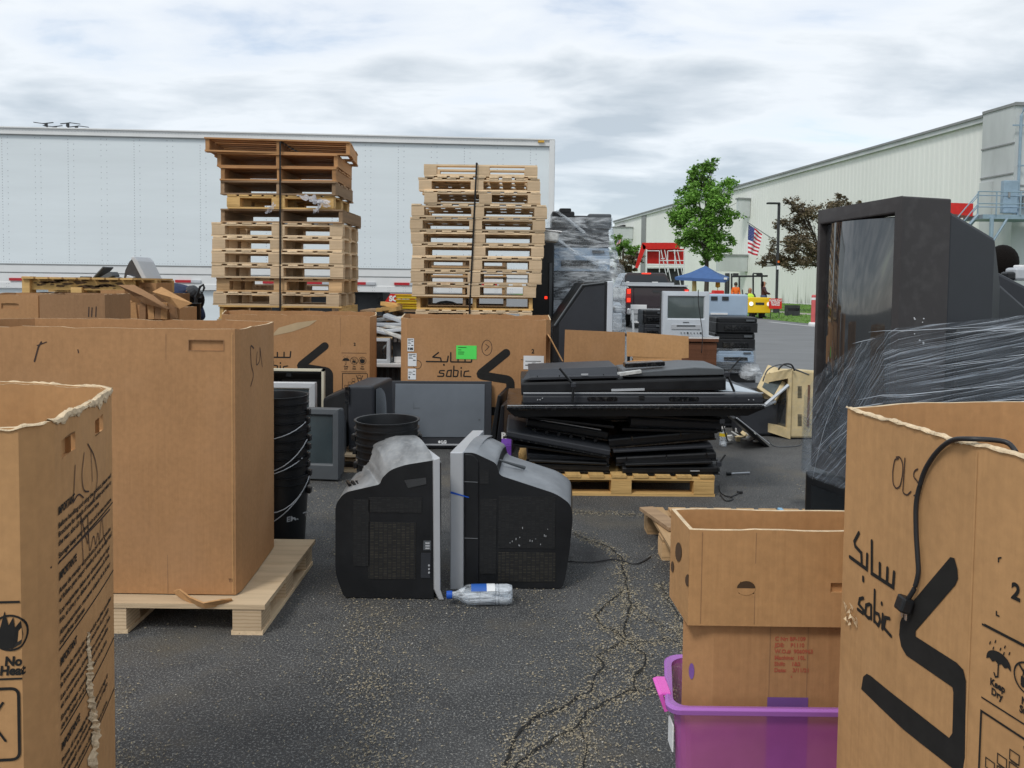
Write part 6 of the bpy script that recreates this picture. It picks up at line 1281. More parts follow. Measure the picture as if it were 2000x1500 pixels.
m_.build('screw_holes', mBlack2, t)
def bar(label, pts, Y, r=.014, cat='stand leg'):
    q = [P(x, y, Y) for x, y in pts]; t = thing('stand_leg', label, cat, q[0]); m_ = MB(); m_.tube(q, r, 8, flat=.6); m_.build('leg', mBlack, t, world=t, bevel=.002)
    m_ = MB(); m_.box(q[1], (.03, .03, .03)); m_.build('clip', mGrey, t, world=t, bevel=.004)
bar('black stand leg sticking up at the left of the pile top', [(1093, 719), (1120, 752), (1118, 785)], 4.77); bar('black stand leg sticking up at the right of the pile top', [(1447, 698), (1420, 731), (1434, 764)], 4.80)
bar('bent black stand leg hanging under the wide screen at right', [(1432, 806), (1410, 823), (1421, 862)], 4.86, .008); bar('short black stand leg poking out low at the right of the pile', [(1417, 888), (1404, 906), (1405, 921)], 4.88, .009)
# cables and scraps right of the pallet
def cable(label, pts, Y=None, r=.004, z=.006, cat='cable', m=None, plug=False):
    q = [G(x, y, z) if Y is None else P(x, y, Y) for x, y in pts]; f = []
    for i in range(len(q)-1):
        a, b_, c, d = q[max(0, i-1)], q[i], q[i+1], q[min(len(q)-1, i+2)]
        for k in range(5): t = k/5; f.append(.5*((2*b_)+(c-a)*t+(2*a-5*b_+4*c-d)*t*t+(3*b_-a-3*c+d)*t**3))
    f.append(q[-1]); t = thing('cable', label, cat, q[0]); m_ = MB(); m_.tube(f, r, 6); m_.build('wire', m or mCable, t, world=t, smooth=True)
    if plug: m_ = MB(); m_.box(f[-1], (.035, .025, .022)); m_.build('plug', mCable, t, world=t, bevel=.005)
cable('black cord with plug curling right of the television pallet', [(1406, 945), (1408, 962), (1425, 970), (1445, 962)], plug=True); cable('second black cord loop beside the television pallet', [(1407, 966), (1418, 978), (1432, 974), (1420, 968)])
cable('thin black wire lying across the asphalt cracks', [(1085, 1094), (1150, 1098), (1200, 1092), (1235, 1101), (1255, 1097), (1272, 1086)], r=.003)
cable('thin dark cord on the asphalt before the yellowed monitors', [(1470, 832), (1500, 842), (1530, 838), (1570, 850)]); cable('grey cord trailing under the yellowed monitors', [(1500, 858), (1515, 872), (1560, 870), (1564, 860)], m=mGrey2); cable('black cord running behind the small tilted panel', [(1440, 826), (1470, 822), (1500, 828), (1540, 820)])
sc = thing('screwdriver', 'small pale rod lying on the asphalt right of the television pallet', 'tool', G(1440, 924)); m_ = MB(); m_.tube([G(1425, 925, .01), G(1464, 923, .01)], .006, 8); m_.build('shaft', mSilver, sc, world=sc); m_ = MB(); m_.tube([G(1419, 925, .012), G(1428, 925, .012)], .012, 8); m_.build('grip', mBlack, sc, world=sc)
# ------------------------------------------------------------- CRT builder (upright monitor / tv)
def crt(name, label, xl, xr, yt_, zb, Y, dep=.4, body=None, bez=.04, botbez=.1, scr=None, rz=0, frame=None, cat='television', taper=.6, tilt=0, lay=None):
    W = X(xr, Y)-X(xl, Y); H_ = Z((xl+xr)/2, yt_, Y)-zb; body = body or mCRT; scr = scr or mScreen; frame = frame or body
    t = thing(name, label, cat, (X((xl+xr)/2, Y), Y, zb), rot=(tilt, 0, rz)); m_ = MB()
    def ring(y, s_, dz=0): return [(p[0]*s_, y, H_/2+p[1]*s_+dz) for p in rrect(W, H_, .015, 2)]
    m_.loft([ring(.05, .985), ring(dep*.35, .96), ring(dep*.8, taper, -.02), ring(dep, taper*.85, -.03)][::-1]); m_.build('rear_shell', body, t, bevel=.004)
    m_ = MB(); zl, zh = botbez, H_-bez; x_ = W/2-bez
    o_ = [(-W/2, 0), (W/2, 0), (W/2, H_), (-W/2, H_)]; i_ = [(-x_, zl), (x_, zl), (x_, zh), (-x_, zh)]; k_ = [(-x_+.012, zl+.012), (x_-.012, zl+.012), (x_-.012, zh-.012), (-x_+.012, zh-.012)]
    vs = [(p[0], .0, p[1]) for p in o_]+[(p[0], -.004, p[1]) for p in i_]+[(p[0], .018, p[1]) for p in k_]+[(p[0], .055, p[1]) for p in o_]
    fs = [(i, (i+1) % 4, 4+(i+1) % 4, 4+i) for i in range(4)]+[(4+i, 4+(i+1) % 4, 8+(i+1) % 4, 8+i) for i in range(4)]+[((i+1) % 4, i, 12+i, 12+(i+1) % 4) for i in range(4)]; m_.add(vs, fs); m_.build('bezel', frame, t, bevel=.004)
    m_ = MB(); n = 8; vs = []; 
    for i in range(n+1):
        for j in range(n+1):
            u, v = i/n*2-1, j/n*2-1; vs.append((u*(x_-.010), .016-.012*(1-u*u)*(1-v*v)-.004, (zl+zh)/2+v*((zh-zl)/2-.010)))
    m_.add(vs, [(i*(n+1)+j, (i+1)*(n+1)+j, (i+1)*(n+1)+j+1, i*(n+1)+j+1) for i in range(n) for j in range(n)]); m_.build('screen', scr, t, smooth=True)
    return t, W, H_
# monitors group left
crt('crt_television', 'slate tube monitor with dull teal screen standing on the asphalt beside the buckets', 585, 662, 799, .012, G(620, 940).y, .38, mGrey2, .035, .10, mTeal, rz=-.10)
YM = 5.7; pallet('str', 1.1, .75, 'low pallet under the monitors behind the bucket stacks', (X(705, 5.4)-.55, 5.78, 0), 0, mWoodL, H=.125)
t, W, H_ = crt('crt_television', 'silver-grey framed tube monitor behind the slate one', 492, 615, 747, .127, YM, .28, mSilver, .04, .09, mTeal, frame=mSilver)
t = thing('crt_housing', 'open dark monitor housing with cream edge behind the silver-framed monitor', 'television housing', (X(570, YM+.5), YM+.5, .127)); Y7 = YM+.32; x0_, x1_ = X(490, Y7), X(632, Y7); zt_, zb_ = Z(600, 720, Y7)+.0, .13
zt_ = Z(580, 721, Y7); m_ = MB()
for a in (((x0_, zb_), (x0_+.03, zb_), (x0_+.03, zt_), (x0_, zt_)), ((x1_-.018, zb_), (x1_, zb_), (x1_, zt_), (x1_-.018, zt_)), ((x0_, zt_-.016), (x1_, zt_-.016), (x1_, zt_), (x0_, zt_)), ((x0_, zb_), (x1_, zb_), (x1_, zb_+.02), (x0_, zb_+.02))): m_.prism(list(a), 'y', Y7, Y7+.05)
m_.build('cream_edge', mat('cream_plastic', (.6, .56, .44), .5), t, world=t); m_ = MB()
vs = [(x0_+.02, Y7+.03, zb_+.01), (x1_-.012, Y7+.03, zb_+.01), (x1_-.012, Y7+.03, zt_-.01), (x0_+.02, Y7+.03, zt_-.01), (x0_+.12, Y7+.4, zb_+.08), (x1_-.11, Y7+.4, zb_+.08), (x1_-.11, Y7+.4, zt_-.13), (x0_+.12, Y7+.4, zt_-.13)]
m_.add(vs, [(0, 1, 5, 4), (1, 2, 6, 5), (2, 3, 7, 6), (3, 0, 4, 7), (4, 5, 6, 7)]); m_.build('inner_shell', mCRT, t, world=t); m_ = MB(); m_.box((X(557, Y7), Y7+.1, zt_-.05), (.04, .02, .04)); m_.box((X(570, Y7), Y7+.08, zt_-.035), (.4, .02, .01)); m_.build('bracket', mUnder, t, world=t)
# tall tv on its side, screen facing right
YT = 5.48; t = thing('crt_television', 'dark tube television on its side with a bulging right-facing screen', 'television', (X(705, YT), YT, .127))
pr = [(X(677, YT), .13), (X(738, YT), .13), (X(738, YT), Z(700, 748, YT)), (X(677, YT), Z(700, 752, YT))]; zt_ = Z(700, 753, YT)
m_ = MB(); m_.hexa([(X(680, YT), YT, .13), (X(730, YT), YT, .13), (X(738, YT)+.03, YT+.55, .13), (X(683, YT)+.03, YT+.55, .13), (X(678, YT), YT, zt_), (X(730, YT), YT, zt_), (X(738, YT)+.03, YT+.50, zt_+.0), (X(683, YT)+.03, YT+.50, zt_)]); m_.build('front_frame', mGrey, t, bevel=.02, world=t, seg=3)
m_ = MB(); m_.loft([[(X(678, YT), YT+.03, .15), (X(678, YT)+.02, YT+.5, .15), (X(678, YT)+.02, YT+.5, zt_-.02), (X(678, YT), YT+.03, zt_-.02)], [(X(620, YT), YT+.15, .22), (X(620, YT), YT+.42, .22), (X(620, YT), YT+.42, zt_-.12), (X(620, YT), YT+.15, zt_-.12)]]); m_.build('rear_shell', mBlack, t, bevel=.02, world=t)
m_ = MB(); rings = []
for i in range(7):
    u = i/6; rings.append([(X(730, YT)+.012+.035*math.sin(math.pi*v_)*math.sin(math.pi*(.1+.8*u)), YT+.03+.46*v_, .16+(zt_-.19)*u) for v_ in [j/6 for j in range(7)]])
vs = [p for r in rings for p in r]; m_.add(vs, [(i*7+j, i*7+j+1, (i+1)*7+j+1, (i+1)*7+j) for i in range(6) for j in range(6)]); m_.build('screen', mScreen, t, world=t, smooth=True)
m_ = MB(); m_.box((X(679, YT), YT-.004, zt_-.07), (.03, .02, .12)); m_.build('corner_notch', mBlack2, t, world=t)
# ------------------------------------------------------------- gap between rear boxes
def simple(name, label, cat, loc, parts, rz=0, rot=None, group=None):
    t = thing(name, label, cat, loc, rz, group, rot)
    for nm, m, boxes, bev in parts:
        m_ = MB()
        for b_ in boxes: m_.box(b_[0], b_[1], b_[2] if len(b_) > 2 else None)
        m_.build(nm, m, t, bevel=bev)
    return t
Yg = 8.0
for k in range(2): pallet('str', 1.0, .8, ('upper' if k else 'lower')+' weathered pallet in the gap between the rear boxes', (X(762, Yg), Yg+.4, .14*k+.1*0), 0, mWoodD, H=.135, seed=90+k)
simple('printer_stack', 'block of slatted dark grey plastic crates in the gap between the rear boxes', 'crate', (X(762, Yg), Yg+.4, .28), [('body', mGrey2, [((0, 0, .1), (.8, .7, .19))], .01), ('slats', mGrey, [((-.36+.06*k, -.355, .1), (.03, .02, .15)) for k in range(13)], 0)])
zt_ = .47; t, W, H_ = crt('crt_television', 'silver-rimmed dark monitor in the gap between the rear boxes', 722, 762, 661, zt_+.04, Yg, .4, mSilver, .03, .03, mScreen, frame=mSilver2)
simple('board', 'white board lying under the monitor in the gap between the rear boxes', 'board', (X(760, Yg), Yg+.3, zt_), [('slab', mWhite, [((0, 0, .02), (.8, .7, .035))], .004)])
simple('grey_appliance', 'small grey appliance with white knobs wedged right of the gap monitor', 'appliance', (X(775, Yg), Yg+.1, zt_+.04), [('body', mGrey2, [((0, .1, .14), (.13, .2, .28))], .02), ('knob', mWhite, [((-.03, -.01, .24), (.03, .03, .05)), ((.02, -.01, .24), (.03, .03, .05)), ((0, -.01, .03), (.08, .05, .06))], .004)])
t = thing('wrapped_bundle', 'silvery plastic-wrapped bundle piled in the gap between the rear boxes', 'bundle', (X(760, Yg), Yg+.2, .8)); rr = random.Random(2)
z_ = Z(760, 660, Yg)
for k in range(7):
    m_ = MB(); c = (X(748+rr.random()*30, Yg), Yg+.1+.05*k, z_+.02+.028*k); m_.box(c, (.42, .3, .03), Matrix.Rotation(rr.uniform(-.25, .35), 3, 'Y') @ Matrix.Rotation(rr.uniform(-.5, .5), 3, 'Z')); m_.build('folded_layer', mSilver2 if k % 3 else mCloth, t, world=t, bevel=.006)
Ys = 12.5; t = thing('red_scrap_sign', 'red sign with white SCRAP lettering between the two pallet stacks', 'sign', (X(775, Ys), Ys, 0)); za, zb2 = Z(780, 594, Ys), Z(780, 574, Ys)
m_ = MB(); m_.prism([(X(748, Ys), za), (X(810, Ys), za), (X(810, Ys), zb2), (X(762, Ys), zb2)], 'y', Ys, Ys+.04); m_.build('board', mRed, t, world=t); m_ = MB(); v_, f_ = textmesh('SCRAP', .12, .95, .007); q = P(760, 588, Ys-.01); m_.add([(q.x+a, Ys-.004, q.z+b_) for a, b_ in v_], f_); m_.build('lettering', mWhite, t, world=t); m_ = MB(); m_.tube([(X(790, Ys), Ys+.06, 0), (X(790, Ys), Ys+.06, za+.03)], .02, 6); m_.build('post', mUnder, t, world=t)
Yc2 = 10.2
for k in range(3):
    zc_ = Z(795, 604-10*k, Yc2); simple('yellow_crate', ['lowest', 'middle', 'topmost'][k]+' yellow plastic crate stacked between the pallet stacks', 'crate', (X(795, Yc2), Yc2+.2, zc_), [('tub', mCrateY, [((0, 0, .004), (.32, .3, .008)), ((-.156, 0, .028), (.008, .3, .05)), ((.156, 0, .028), (.008, .3, .05)), ((0, -.146, .028), (.32, .008, .05)), ((0, .146, .028), (.32, .008, .05))], 0), ('rim', mCrateY, [((0, -.155, .052), (.34, .016, .008)), ((0, .155, .052), (.34, .016, .008)), ((-.162, 0, .052), (.016, .3, .008)), ((.162, 0, .052), (.016, .3, .008))], 0)], group='yellow crates between the stacks')
for k in range(8): pallet('str', .9, .8, f'{ORD[7-k]} pallet from the top of the small pile under the yellow crates' if k < 7 else 'topmost pallet of the small pile under the yellow crates', (X(772, Yc2)+.06*(k % 3-1), Yc2+.3, k*(Z(780, 606, Yc2)/8)), .1*(k % 3-1), [mWood, mWoodD, mWoodL][k % 3], 'pallets under the yellow crates', H=Z(780, 606, Yc2)/8-.001, seed=70+k)
t = thing('broken_boards', 'short broken wood pieces lying by the red sign', 'boards', P(755, 602, 10)); m_ = MB(); rr = random.Random(6)
for k in range(7): m_ = MB(); m_.box(P(745+rr.random()*28, 598+rr.random()*8-3*(k//3), 10+.03*k), (.16+.1*rr.random(), .09, .05), Matrix.Rotation(rr.uniform(-.4, .4), 3, 'Y') @ Matrix.Rotation(rr.uniform(-.6, .6), 3, 'Z')); m_.build('piece', mWoodY, t, world=t)
# ------------------------------------------------------------- left background clutter
Yk = 7.2; zk = Z(170, 575, Yk)-.0
for k, (xl, xr) in enumerate(((80, 160), (165, 285))):
    pass
pl = [(X(40, Yk), Yk), (X(300, Yk), Yk), (X(300, Yk), Yk+.8), (X(40, Yk), Yk+.8)]
b8 = Box('cardboard_box', 'bulk box carrying the stained pallet, behind the middle row boxes', 'cardboard box', pl, .02, Z(170, 573, Yk), mCardD, amp=.004)
t = thing('wood_pallet', 'black-stained pallet lying on a box in front of the trailer', 'pallet', (X(180, Yk-.05), Yk-.05, Z(180, 573, Yk)+.002)); xa, xb = X(55, Yk)-t.location.x, X(274, Yk)-t.location.x
m_ = MB(); m_.box(((xa+xb)/2, 0, .078), (xb-xa-.06, .04, .10)); m_.build('stringer', mCharred, t)
m_ = MB(); m_.box((xa+.04, .0, .075), (.07, .10, .15)); m_.build('block', mWoodY, t); m_ = MB(); m_.box((xa+.48*(xb-xa), .0, .03), (.1, .10, .05)); m_.build('block', mWoodY, t)
for j in range(8): m_ = MB(); x = xa+.07+(xb-xa-.14)*j/7; m_.box((x, .35, .137), (.11, .85, .018)); m_.build('deck_board', mWoodY, t)
for yy in (.38, .75): m_ = MB(); m_.box(((xa+xb)/2, yy, .065), (xb-xa, .04, .125)); m_.build('stringer', mWoodY, t)
# stains: dark blotches on the near stringer
m_ = MB(); rr = random.Random(14)
for k in range(34):
    x, z = rr.uniform(xa+.1, xb-.1), rr.uniform(.04, .12); r_ = rr.uniform(.006, .035); m_.add([(x+r_*2.2*math.cos(q)*rr.uniform(.6, 1.2), -.0212, min(.127, max(.03, z+r_*.6*math.sin(q)*rr.uniform(.6, 1.2)))) for q in [2*math.pi*j/9 for j in range(9)]], [tuple(range(9))])
m_.build('black_stain', mat('stain', (.10, .06, .03), .9), t)
Yk2 = 7.8; zk2 = Z(250, 541, Yk2)
t = thing('crt_monitor', 'grey monitor tipped on its side, peaked above the stained pallet', 'monitor', (X(270, Yk2), Yk2, zk2-.05)); m_ = MB()
pr = [P(241, 545, Yk2), P(244, 528, Yk2), P(252, 511, Yk2), P(261, 502, Yk2), P(268, 512, Yk2), P(283, 548, Yk2)]; pr = [(p.x, p.z) for p in pr]; slabpoly(m_, pr, Yk2, Yk2+.3); m_.build('rear_shell', mCRT, t, world=t, bevel=.006)
m_ = MB(); pr = [P(258, 503, Yk2), P(264, 501, Yk2), P(272, 510, Yk2), P(291, 549, Yk2), P(282, 549, Yk2)]; slabpoly(m_, [(p.x, p.z) for p in pr], Yk2-.03, Yk2+.32); m_.build('bezel', mSilver, t, world=t, bevel=.006)
simple('thin_screen', 'thin dark panel leaning up above the stained pallet', 'panel', P(195, 545, Yk2), [('panel', mGrey2, [((.03, 0, .06), (.012, .2, .17), Matrix.Rotation(.75, 3, 'Y'))], .003), ('foot', mBlack, [((-.14, 0, .0), (.08, .1, .05))], .01)])
simple('scrap_pieces', 'jumbled grey scraps beside the tipped monitor above the stained pallet', 'scrap', P(215, 546, Yk2), [('piece', mGrey2, [((0, 0, .03), (.12, .15, .05), Matrix.Rotation(-.5, 3, 'Y')), ((.06, .02, .0), (.1, .1, .06), Matrix.Rotation(.3, 3, 'Y'))], .006), ('piece', mSilver, [((.22, 0, .01), (.07, .1, .06), Matrix.Rotation(.3, 3, 'Y'))], .006)])
for (xl, xr, yt2, Y_, lab, sl_) in ((272, 305, 552, 7.4, 'small brown box with slot right of the tipped monitor', True), (206, 245, 600, 6.6, 'small brown carton with slot mark behind the middle row', True), (196, 243, 566, 6.9, 'brown carton under the stained pallet', False), (243, 282, 595, 6.5, 'small open carton left of the torn flaps', False), (282, 350, 600, 6.4, 'brown carton under the torn flaps', False)):
    pl = [(X(xl, Y_), Y_), (X(xr, Y_), Y_), (X(xr, Y_), Y_+.35), (X(xl, Y_), Y_+.35)]; zt_ = Z(xl, yt2, Y_); q = Box('cardboard_box', lab, 'cardboard box', pl, .02 if not (xl == 272) else zt_-.3, zt_, mCard, amp=.003, holes=[(X(xl+7, Y_)-X(xl, Y_), X(xl+20, Y_)-X(xl, Y_), zt_-.07, zt_-.045, False)] if sl_ else ())
for lab, pts, Y_, m in (('big torn brown flap bent over the cartons, left one', [(232, 557), (262, 558), (300, 580), (333, 604), (328, 605), (285, 592), (262, 576)], 6.3, mCardD), ('pale torn flap sloping down before the crouching person, right one', [(299, 571), (316, 562), (345, 579), (376, 593), (352, 603), (335, 592)], 6.2, mCardL), ('short carton flap folded open behind the middle row', [(206, 584), (246, 584), (258, 590), (244, 601), (206, 600)], 6.55, mCardL)):
    t = thing('torn_flap', lab, 'cardboard scrap', P(*pts[0], Y_)); m_ = MB(); n = len(pts); vs = [P(x, y, Y_+.03*math.sin(i*1.3)) for i, (x, y) in enumerate(pts)]; c = sum(vs, Vector())/n+Vector((0, -.03, .01)); m_.add(vs+[c], [(i, (i+1) % n, n) for i in range(n)]); o = m_.build('flap', m, t, world=t); so_ = o.modifiers.new('solid', 'SOLIDIFY'); so_.thickness = .012
t = thing('torn_flap', 'ragged hanging cardboard strips under the big torn flap', 'cardboard scrap', P(300, 600, 6.35)); rr = random.Random(3)
for k, px in enumerate((262, 280, 296, 310, 322, 338)): m_ = MB(); m_.box(P(px, 607, 6.36), (.05, .03, .14), Matrix.Rotation(rr.uniform(-.2, .2), 3, 'Y')); m_.build('strip', mCardD if k % 2 else mCardL, t, world=t)
# crouching person in navy
Yp = 8.6; zp = lambda py: Z(360, py, Yp)
xx = lambda px: X(px, Yp)-X(365, Yp)
J = dict(jg=.055, pelvis=(-.12, .05, 1.12), neck=(.13, -.0, 1.19), head=(.21, -.03, 1.13), crown=(.25, -.04, 1.05), side=(0, 1, 0), fwd=(.6, -.1, -.7), le=(.12, -.22, .98), lh=(.20, -.22, .85), re=(.12, .22, .98), rh=(.2, .2, .85), lk=(-.05, -.12, .5), la=(-.12, -.1, .08), rk=(-.05, .12, .5), ra=(-.12, .1, .08), lt=(.05, -.1, .04), rt=(.05, .12, .04), waist=(-.07, .03, 1.22), chest=(.03, 0, 1.25))
person('person in navy bending forward over a bin in front of the trailer', (X(345, Yp), Yp, 0), 0, J, mNavy, mNavy, mHair, 1.0)
cp_ = thing('cap', 'dark grey cap worn by the bending person', 'cap', (X(382, Yp), Yp-.1, zp(573))); m_ = MB(); m_.lathe([(.001, .09), (.06, .075), (.09, .03), (.092, 0)], n=16, cap=False); m_.build('crown', mGrey, cp_); m_ = MB(); m_.box((.10, -.02, .0), (.12, .14, .01), Matrix.Rotation(.7, 3, 'Y')); m_.build('brim', mGrey, cp_, bevel=.004); cp_.rotation_euler = (0, .9, 0)
bn = thing('black_bin', 'black plastic bin before the bending person', 'bin', (X(370, 6.9), 6.9, 0)); m_ = MB(); zt_ = Z(370, 592, 6.9); w_ = .095; m_.lathe([(w_*.8, 0), (w_, zt_), (w_*1.05, zt_), (w_*.92, zt_-.01), (w_*.75, .05)], n=20, cap=False); m_.build('body', mBlack, bn, smooth=True)
m_ = MB(); m_.tube([P(383, 580, 6.9), P(391, 560, 6.9), P(397, 556, 6.9), P(399, 562, 6.9), P(392, 582, 6.9)], .011, 8); m_.build('handle', mBlack, bn, world=bn)
m_ = MB(); m_.lathe([(.10, -.03), (.13, -.02), (.13, .02), (.10, .03)], c=(.12, 0, .13), axis='y', n=18); m_.build('wheel', mTyre, bn)
# ------------------------------------------------------------- projection tv, wrapped stack
Yq = 7.7; t = thing('projection_television', 'black wedge-sided projection television with silver front edge behind the open carton', 'television', (X(1140, Yq), Yq, 0)); zt_ = Z(1180, 549, Yq)
pr = [(X(1080, Yq), 0), (X(1185, Yq), 0), (X(1185, Yq), zt_), (X(1138, Yq), Z(1138, 553, Yq)+.01), (X(1080, Yq), Z(1080, 637, Yq))]; m_ = MB(); slabpoly(m_, pr, Yq, Yq+1.0); m_.build('cabinet', mBlack, t, world=t, bevel=.012)
m_ = MB(); slabpoly(m_, [(X(1092, Yq), Z(1092, 640, Yq)), (X(1092, Yq), .1), (X(1180, Yq), .1), (X(1180, Yq), zt_-.03), (X(1142, Yq), Z(1130, 560, Yq)), (X(1092, Yq), Z(1130, 632, Yq))], Yq-.006, Yq+.01); m_.build('side_panel', mGrey, t, world=t, bevel=.003)
m_ = MB(); m_.tube([P(1083, 636, Yq-.01), P(1137, 557, Yq-.01), P(1180, 552, Yq-.01)], .012, 6); m_.build('trim_edge', mGrey2, t, world=t)
m_ = MB(); m_.box((X(1191, Yq), Yq+.5, zt_/2), (.06, 1.02, zt_)); m_.build('silver_frame', mSilver2, t, world=t, bevel=.01); m_ = MB(); m_.box((X(1191, Yq)+.033, Yq+.5, zt_*.62), (.01, .9, zt_*.65)); m_.build('screen', mScreen, t, world=t)
Yw = 9.2; ws_lo = [(1064, 1222, 720, 590), ]
def dev(label, px0, px1, py0, py1, Y, dep, m, name='wrapped_printer', cat='printer', tray=True, group=None):
    z0_, z1_ = Z(1140, py1, Y), Z(1140, py0, Y); w_ = X(px1, Y)-X(px0, Y); h = z1_-z0_; t = thing(name, label, cat, (X((px0+px1)/2, Y), Y, z0_), group=group); m_ = MB()
    m_.loft([[(p[0], p[1]+dep/2, 0) for p in rrect(w_, dep, .03, 3)], [(p[0], p[1]+dep/2, h*.62) for p in rrect(w_, dep, .03, 3)], [(p[0]*.97, p[1]*.97+dep/2, h*.66) for p in rrect(w_, dep, .03, 3)]]); m_.build('body', m, t, bevel=.005)
    m_ = MB(); m_.loft([[(p[0], p[1]+dep/2, h*.665) for p in rrect(w_*.98, dep*.98, .03, 3)], [(p[0], p[1]+dep/2, h*.92) for p in rrect(w_*.98, dep*.98, .03, 3)], [(p[0]*.93, p[1]*.93+dep/2, h) for p in rrect(w_, dep, .03, 3)]]); m_.build('scanner_lid', m, t, bevel=.005)
    if tray:
        m_ = MB(); m_.box((0, -.004, h*.3), (w_*.62, .02, h*.3)); m_.build('tray', mBlack2, t, bevel=.004); m_ = MB(); m_.box((w_*.3, -.006, h*.8), (w_*.2, .01, h*.12)); m_.build('control_panel', mGrey2, t)
    return t
gW = 'printers wrapped in film in the tall stack'
lv = [(1066, 1214, 650, 740, mGrey2), (1068, 1216, 590, 650, mSilver2), (1066, 1196, 530, 590, mGrey), (1072, 1190, 482, 530, mBlueG), (1076, 1188, 445, 482, mGrey)]
nm_ = ['lowest visible', 'second lowest', 'middle', 'second from top full-width', 'uppermost full-width']
z_low = Z(1140, 740, Yw)
pallet('blk', 1.1, .9, 'pallet under the tall film-wrapped stack of devices', (X(1140, Yw), Yw+.45, 0), 0, mWood, H=.13)
simple('wrapped_crate', 'dark crate at the base of the tall film-wrapped stack', 'crate', (X(1140, Yw), Yw+.4, .13), [('body', mGrey, [((0, 0, (z_low-.13)/2), (.9, .75, z_low-.13))], .02), ('lid', mBlack, [((0, 0, z_low-.16), (.92, .77, .04))], .01)])
for i, (a, b_, c, d, m) in enumerate(lv): dev(f'{nm_[i]} device in the tall film-wrapped stack', a, b_, c, d, Yw, .75, m, group=gW)
dev('small black device on top left of the film-wrapped stack', 1075, 1120, 413, 446, Yw, .4, mBlack, group=gW, tray=False); dev('grey device in the top middle of the film-wrapped stack', 1118, 1145, 421, 446, Yw, .4, mGrey, group=gW, tray=False); dev('slate device on the top right corner of the film-wrapped stack', 1146, 1192, 417, 446, Yw, .5, mGrey2, group=gW, tray=False)
dev('tiny black device peaking highest on the film-wrapped stack', 1090, 1113, 407, 415, Yw, .3, mBlack, group=gW, tray=False)
def wrapmesh(name, label, prof, Y0, dep, m, seed=1, amp=.03, cat='stretch film', open_top=True, n=40):
    # prof: list of (py, pxl, pxr) rows
    t = thing(name, label, cat, P((prof[-1][1]+prof[-1][2])/2, prof[-1][0], Y0)); rings = []; rr = random.Random(seed); rows = []
    for (a, b_) in zip(prof, prof[1:]):
        k = max(1, int(abs(b_[0]-a[0])/6)); rows += [tuple(a[j]+(b_[j]-a[j])*i/k for j in range(3)) for i in range(k)]
    rows.append(prof[-1])
    for (py, pl_, pr_) in rows:
        z = Z((pl_+pr_)/2, py, Y0); xa, xb = X(pl_, Y0), X(pr_, Y0); ring = []; base = rrect(xb-xa, dep, min(.06, (xb-xa)*.2), 4, (xa+xb)/2, Y0+dep/2)
        pts = []
        for i, p in enumerate(base):
            q = base[(i+1) % len(base)]; k = max(1, int(math.dist(p, q)/.05))
            pts += [(p[0]+(q[0]-p[0])*j/k, p[1]+(q[1]-p[1])*j/k) for j in range(k)]
        rings.append((z, pts))
    L_ = min(len(r[1]) for r in rings); vs = []
    for z, pts in rings:
        for i in range(L_):
            f = i/L_*len(pts); p = pts[int(f)]; k = amp*noise.noise(Vector((p[0]*5, p[1]*5, z*9+seed)))+amp*.5*noise.noise(Vector((p[0]*3, p[1]*3, z*30+p[0]*6))); c = ((rings[0][1][0][0]), Y0+dep/2)
            cx_ = sum(q[0] for q in pts)/len(pts); d = Vector((p[0]-cx_, p[1]-(Y0+dep/2), 0)).normalized(); vs.append((p[0]+d.x*(.012+k), p[1]+d.y*(.012+abs(k)), z+.008*noise.noise(Vector((p[0]*8, p[1]*8, 1)))))
    m_ = MB(); m_.add(vs, [(r*L_+i, r*L_+(i+1) % L_, (r+1)*L_+(i+1) % L_, (r+1)*L_+i) for r in range(len(rings)-1) for i in range(L_)]); m_.build('film', m, t, world=t, smooth=True); return t
wrapmesh('stretch_film', 'clear stretch film wound round the tall stack of devices', [(745, 1064, 1222), (700, 1064, 1223), (600, 1062, 1222), (518, 1063, 1217), (512, 1063, 1208), (480, 1066, 1199), (460, 1070, 1196), (440, 1072, 1194), (424, 1072, 1193)], Yw-.02, .82, mFilm2, 4, .02)
t = thing('film_rope', 'twisted rope of film slanting across the tall wrapped stack', 'stretch film', P(1130, 470, Yw-.08))
for pts in ([(1086, 412), (1110, 428), (1142, 455)], [(1082, 462), (1120, 490), (1160, 512), (1185, 525)]): m_ = MB(); m_.tube([P(x, y, Yw-.07) for x, y in pts], [.02, .012, .02, .03][:len(pts)], 7); m_.build('strand', mFilm2, t, world=t)
simple('white_tray', 'pale tray jutting out right of the right pallet stack', 'tray', P(1072, 462, 8.1), [('tray', mCloth, [((0, 0, 0), (.2, .25, .11), Matrix.Rotation(.1, 3, 'Y'))], .02), ('lip', mWhite, [((.01, 0, .055), (.24, .27, .012), Matrix.Rotation(.1, 3, 'Y'))], .004)])
simple('black_cabinet', 'tall black cabinet half hidden behind the right pallet stack', 'cabinet', (X(1057, 8.9), 9.0, 0), [('body', mBlack, [((0, 0, 1.0), (.28, .3, 2.0))], .015), ('post', mGrey2, [((.1, -.18, .8), (.03, .03, 1.6))], 0), ('indicator', mLampR, [((.05, -.155, 1.20), (.03, .01, .03))], 0)])
simple('white_frame_window', 'pale blue window sash behind the right labelled box', 'window', (X(1052, 8.3), 8.3, .6), [('frame', mWhite, [((-.1, 0, .38), (.35, .03, .03)), ((.09, 0, .25), (.03, .03, .3)), ((-.26, 0, .25), (.03, .03, .3))], 0), ('pane', mBlueG, [((-.09, .01, .25), (.32, .01, .25))], 0), ('base', mGrey, [((-.09, .1, -.25), (.36, .3, .7))], .01)])
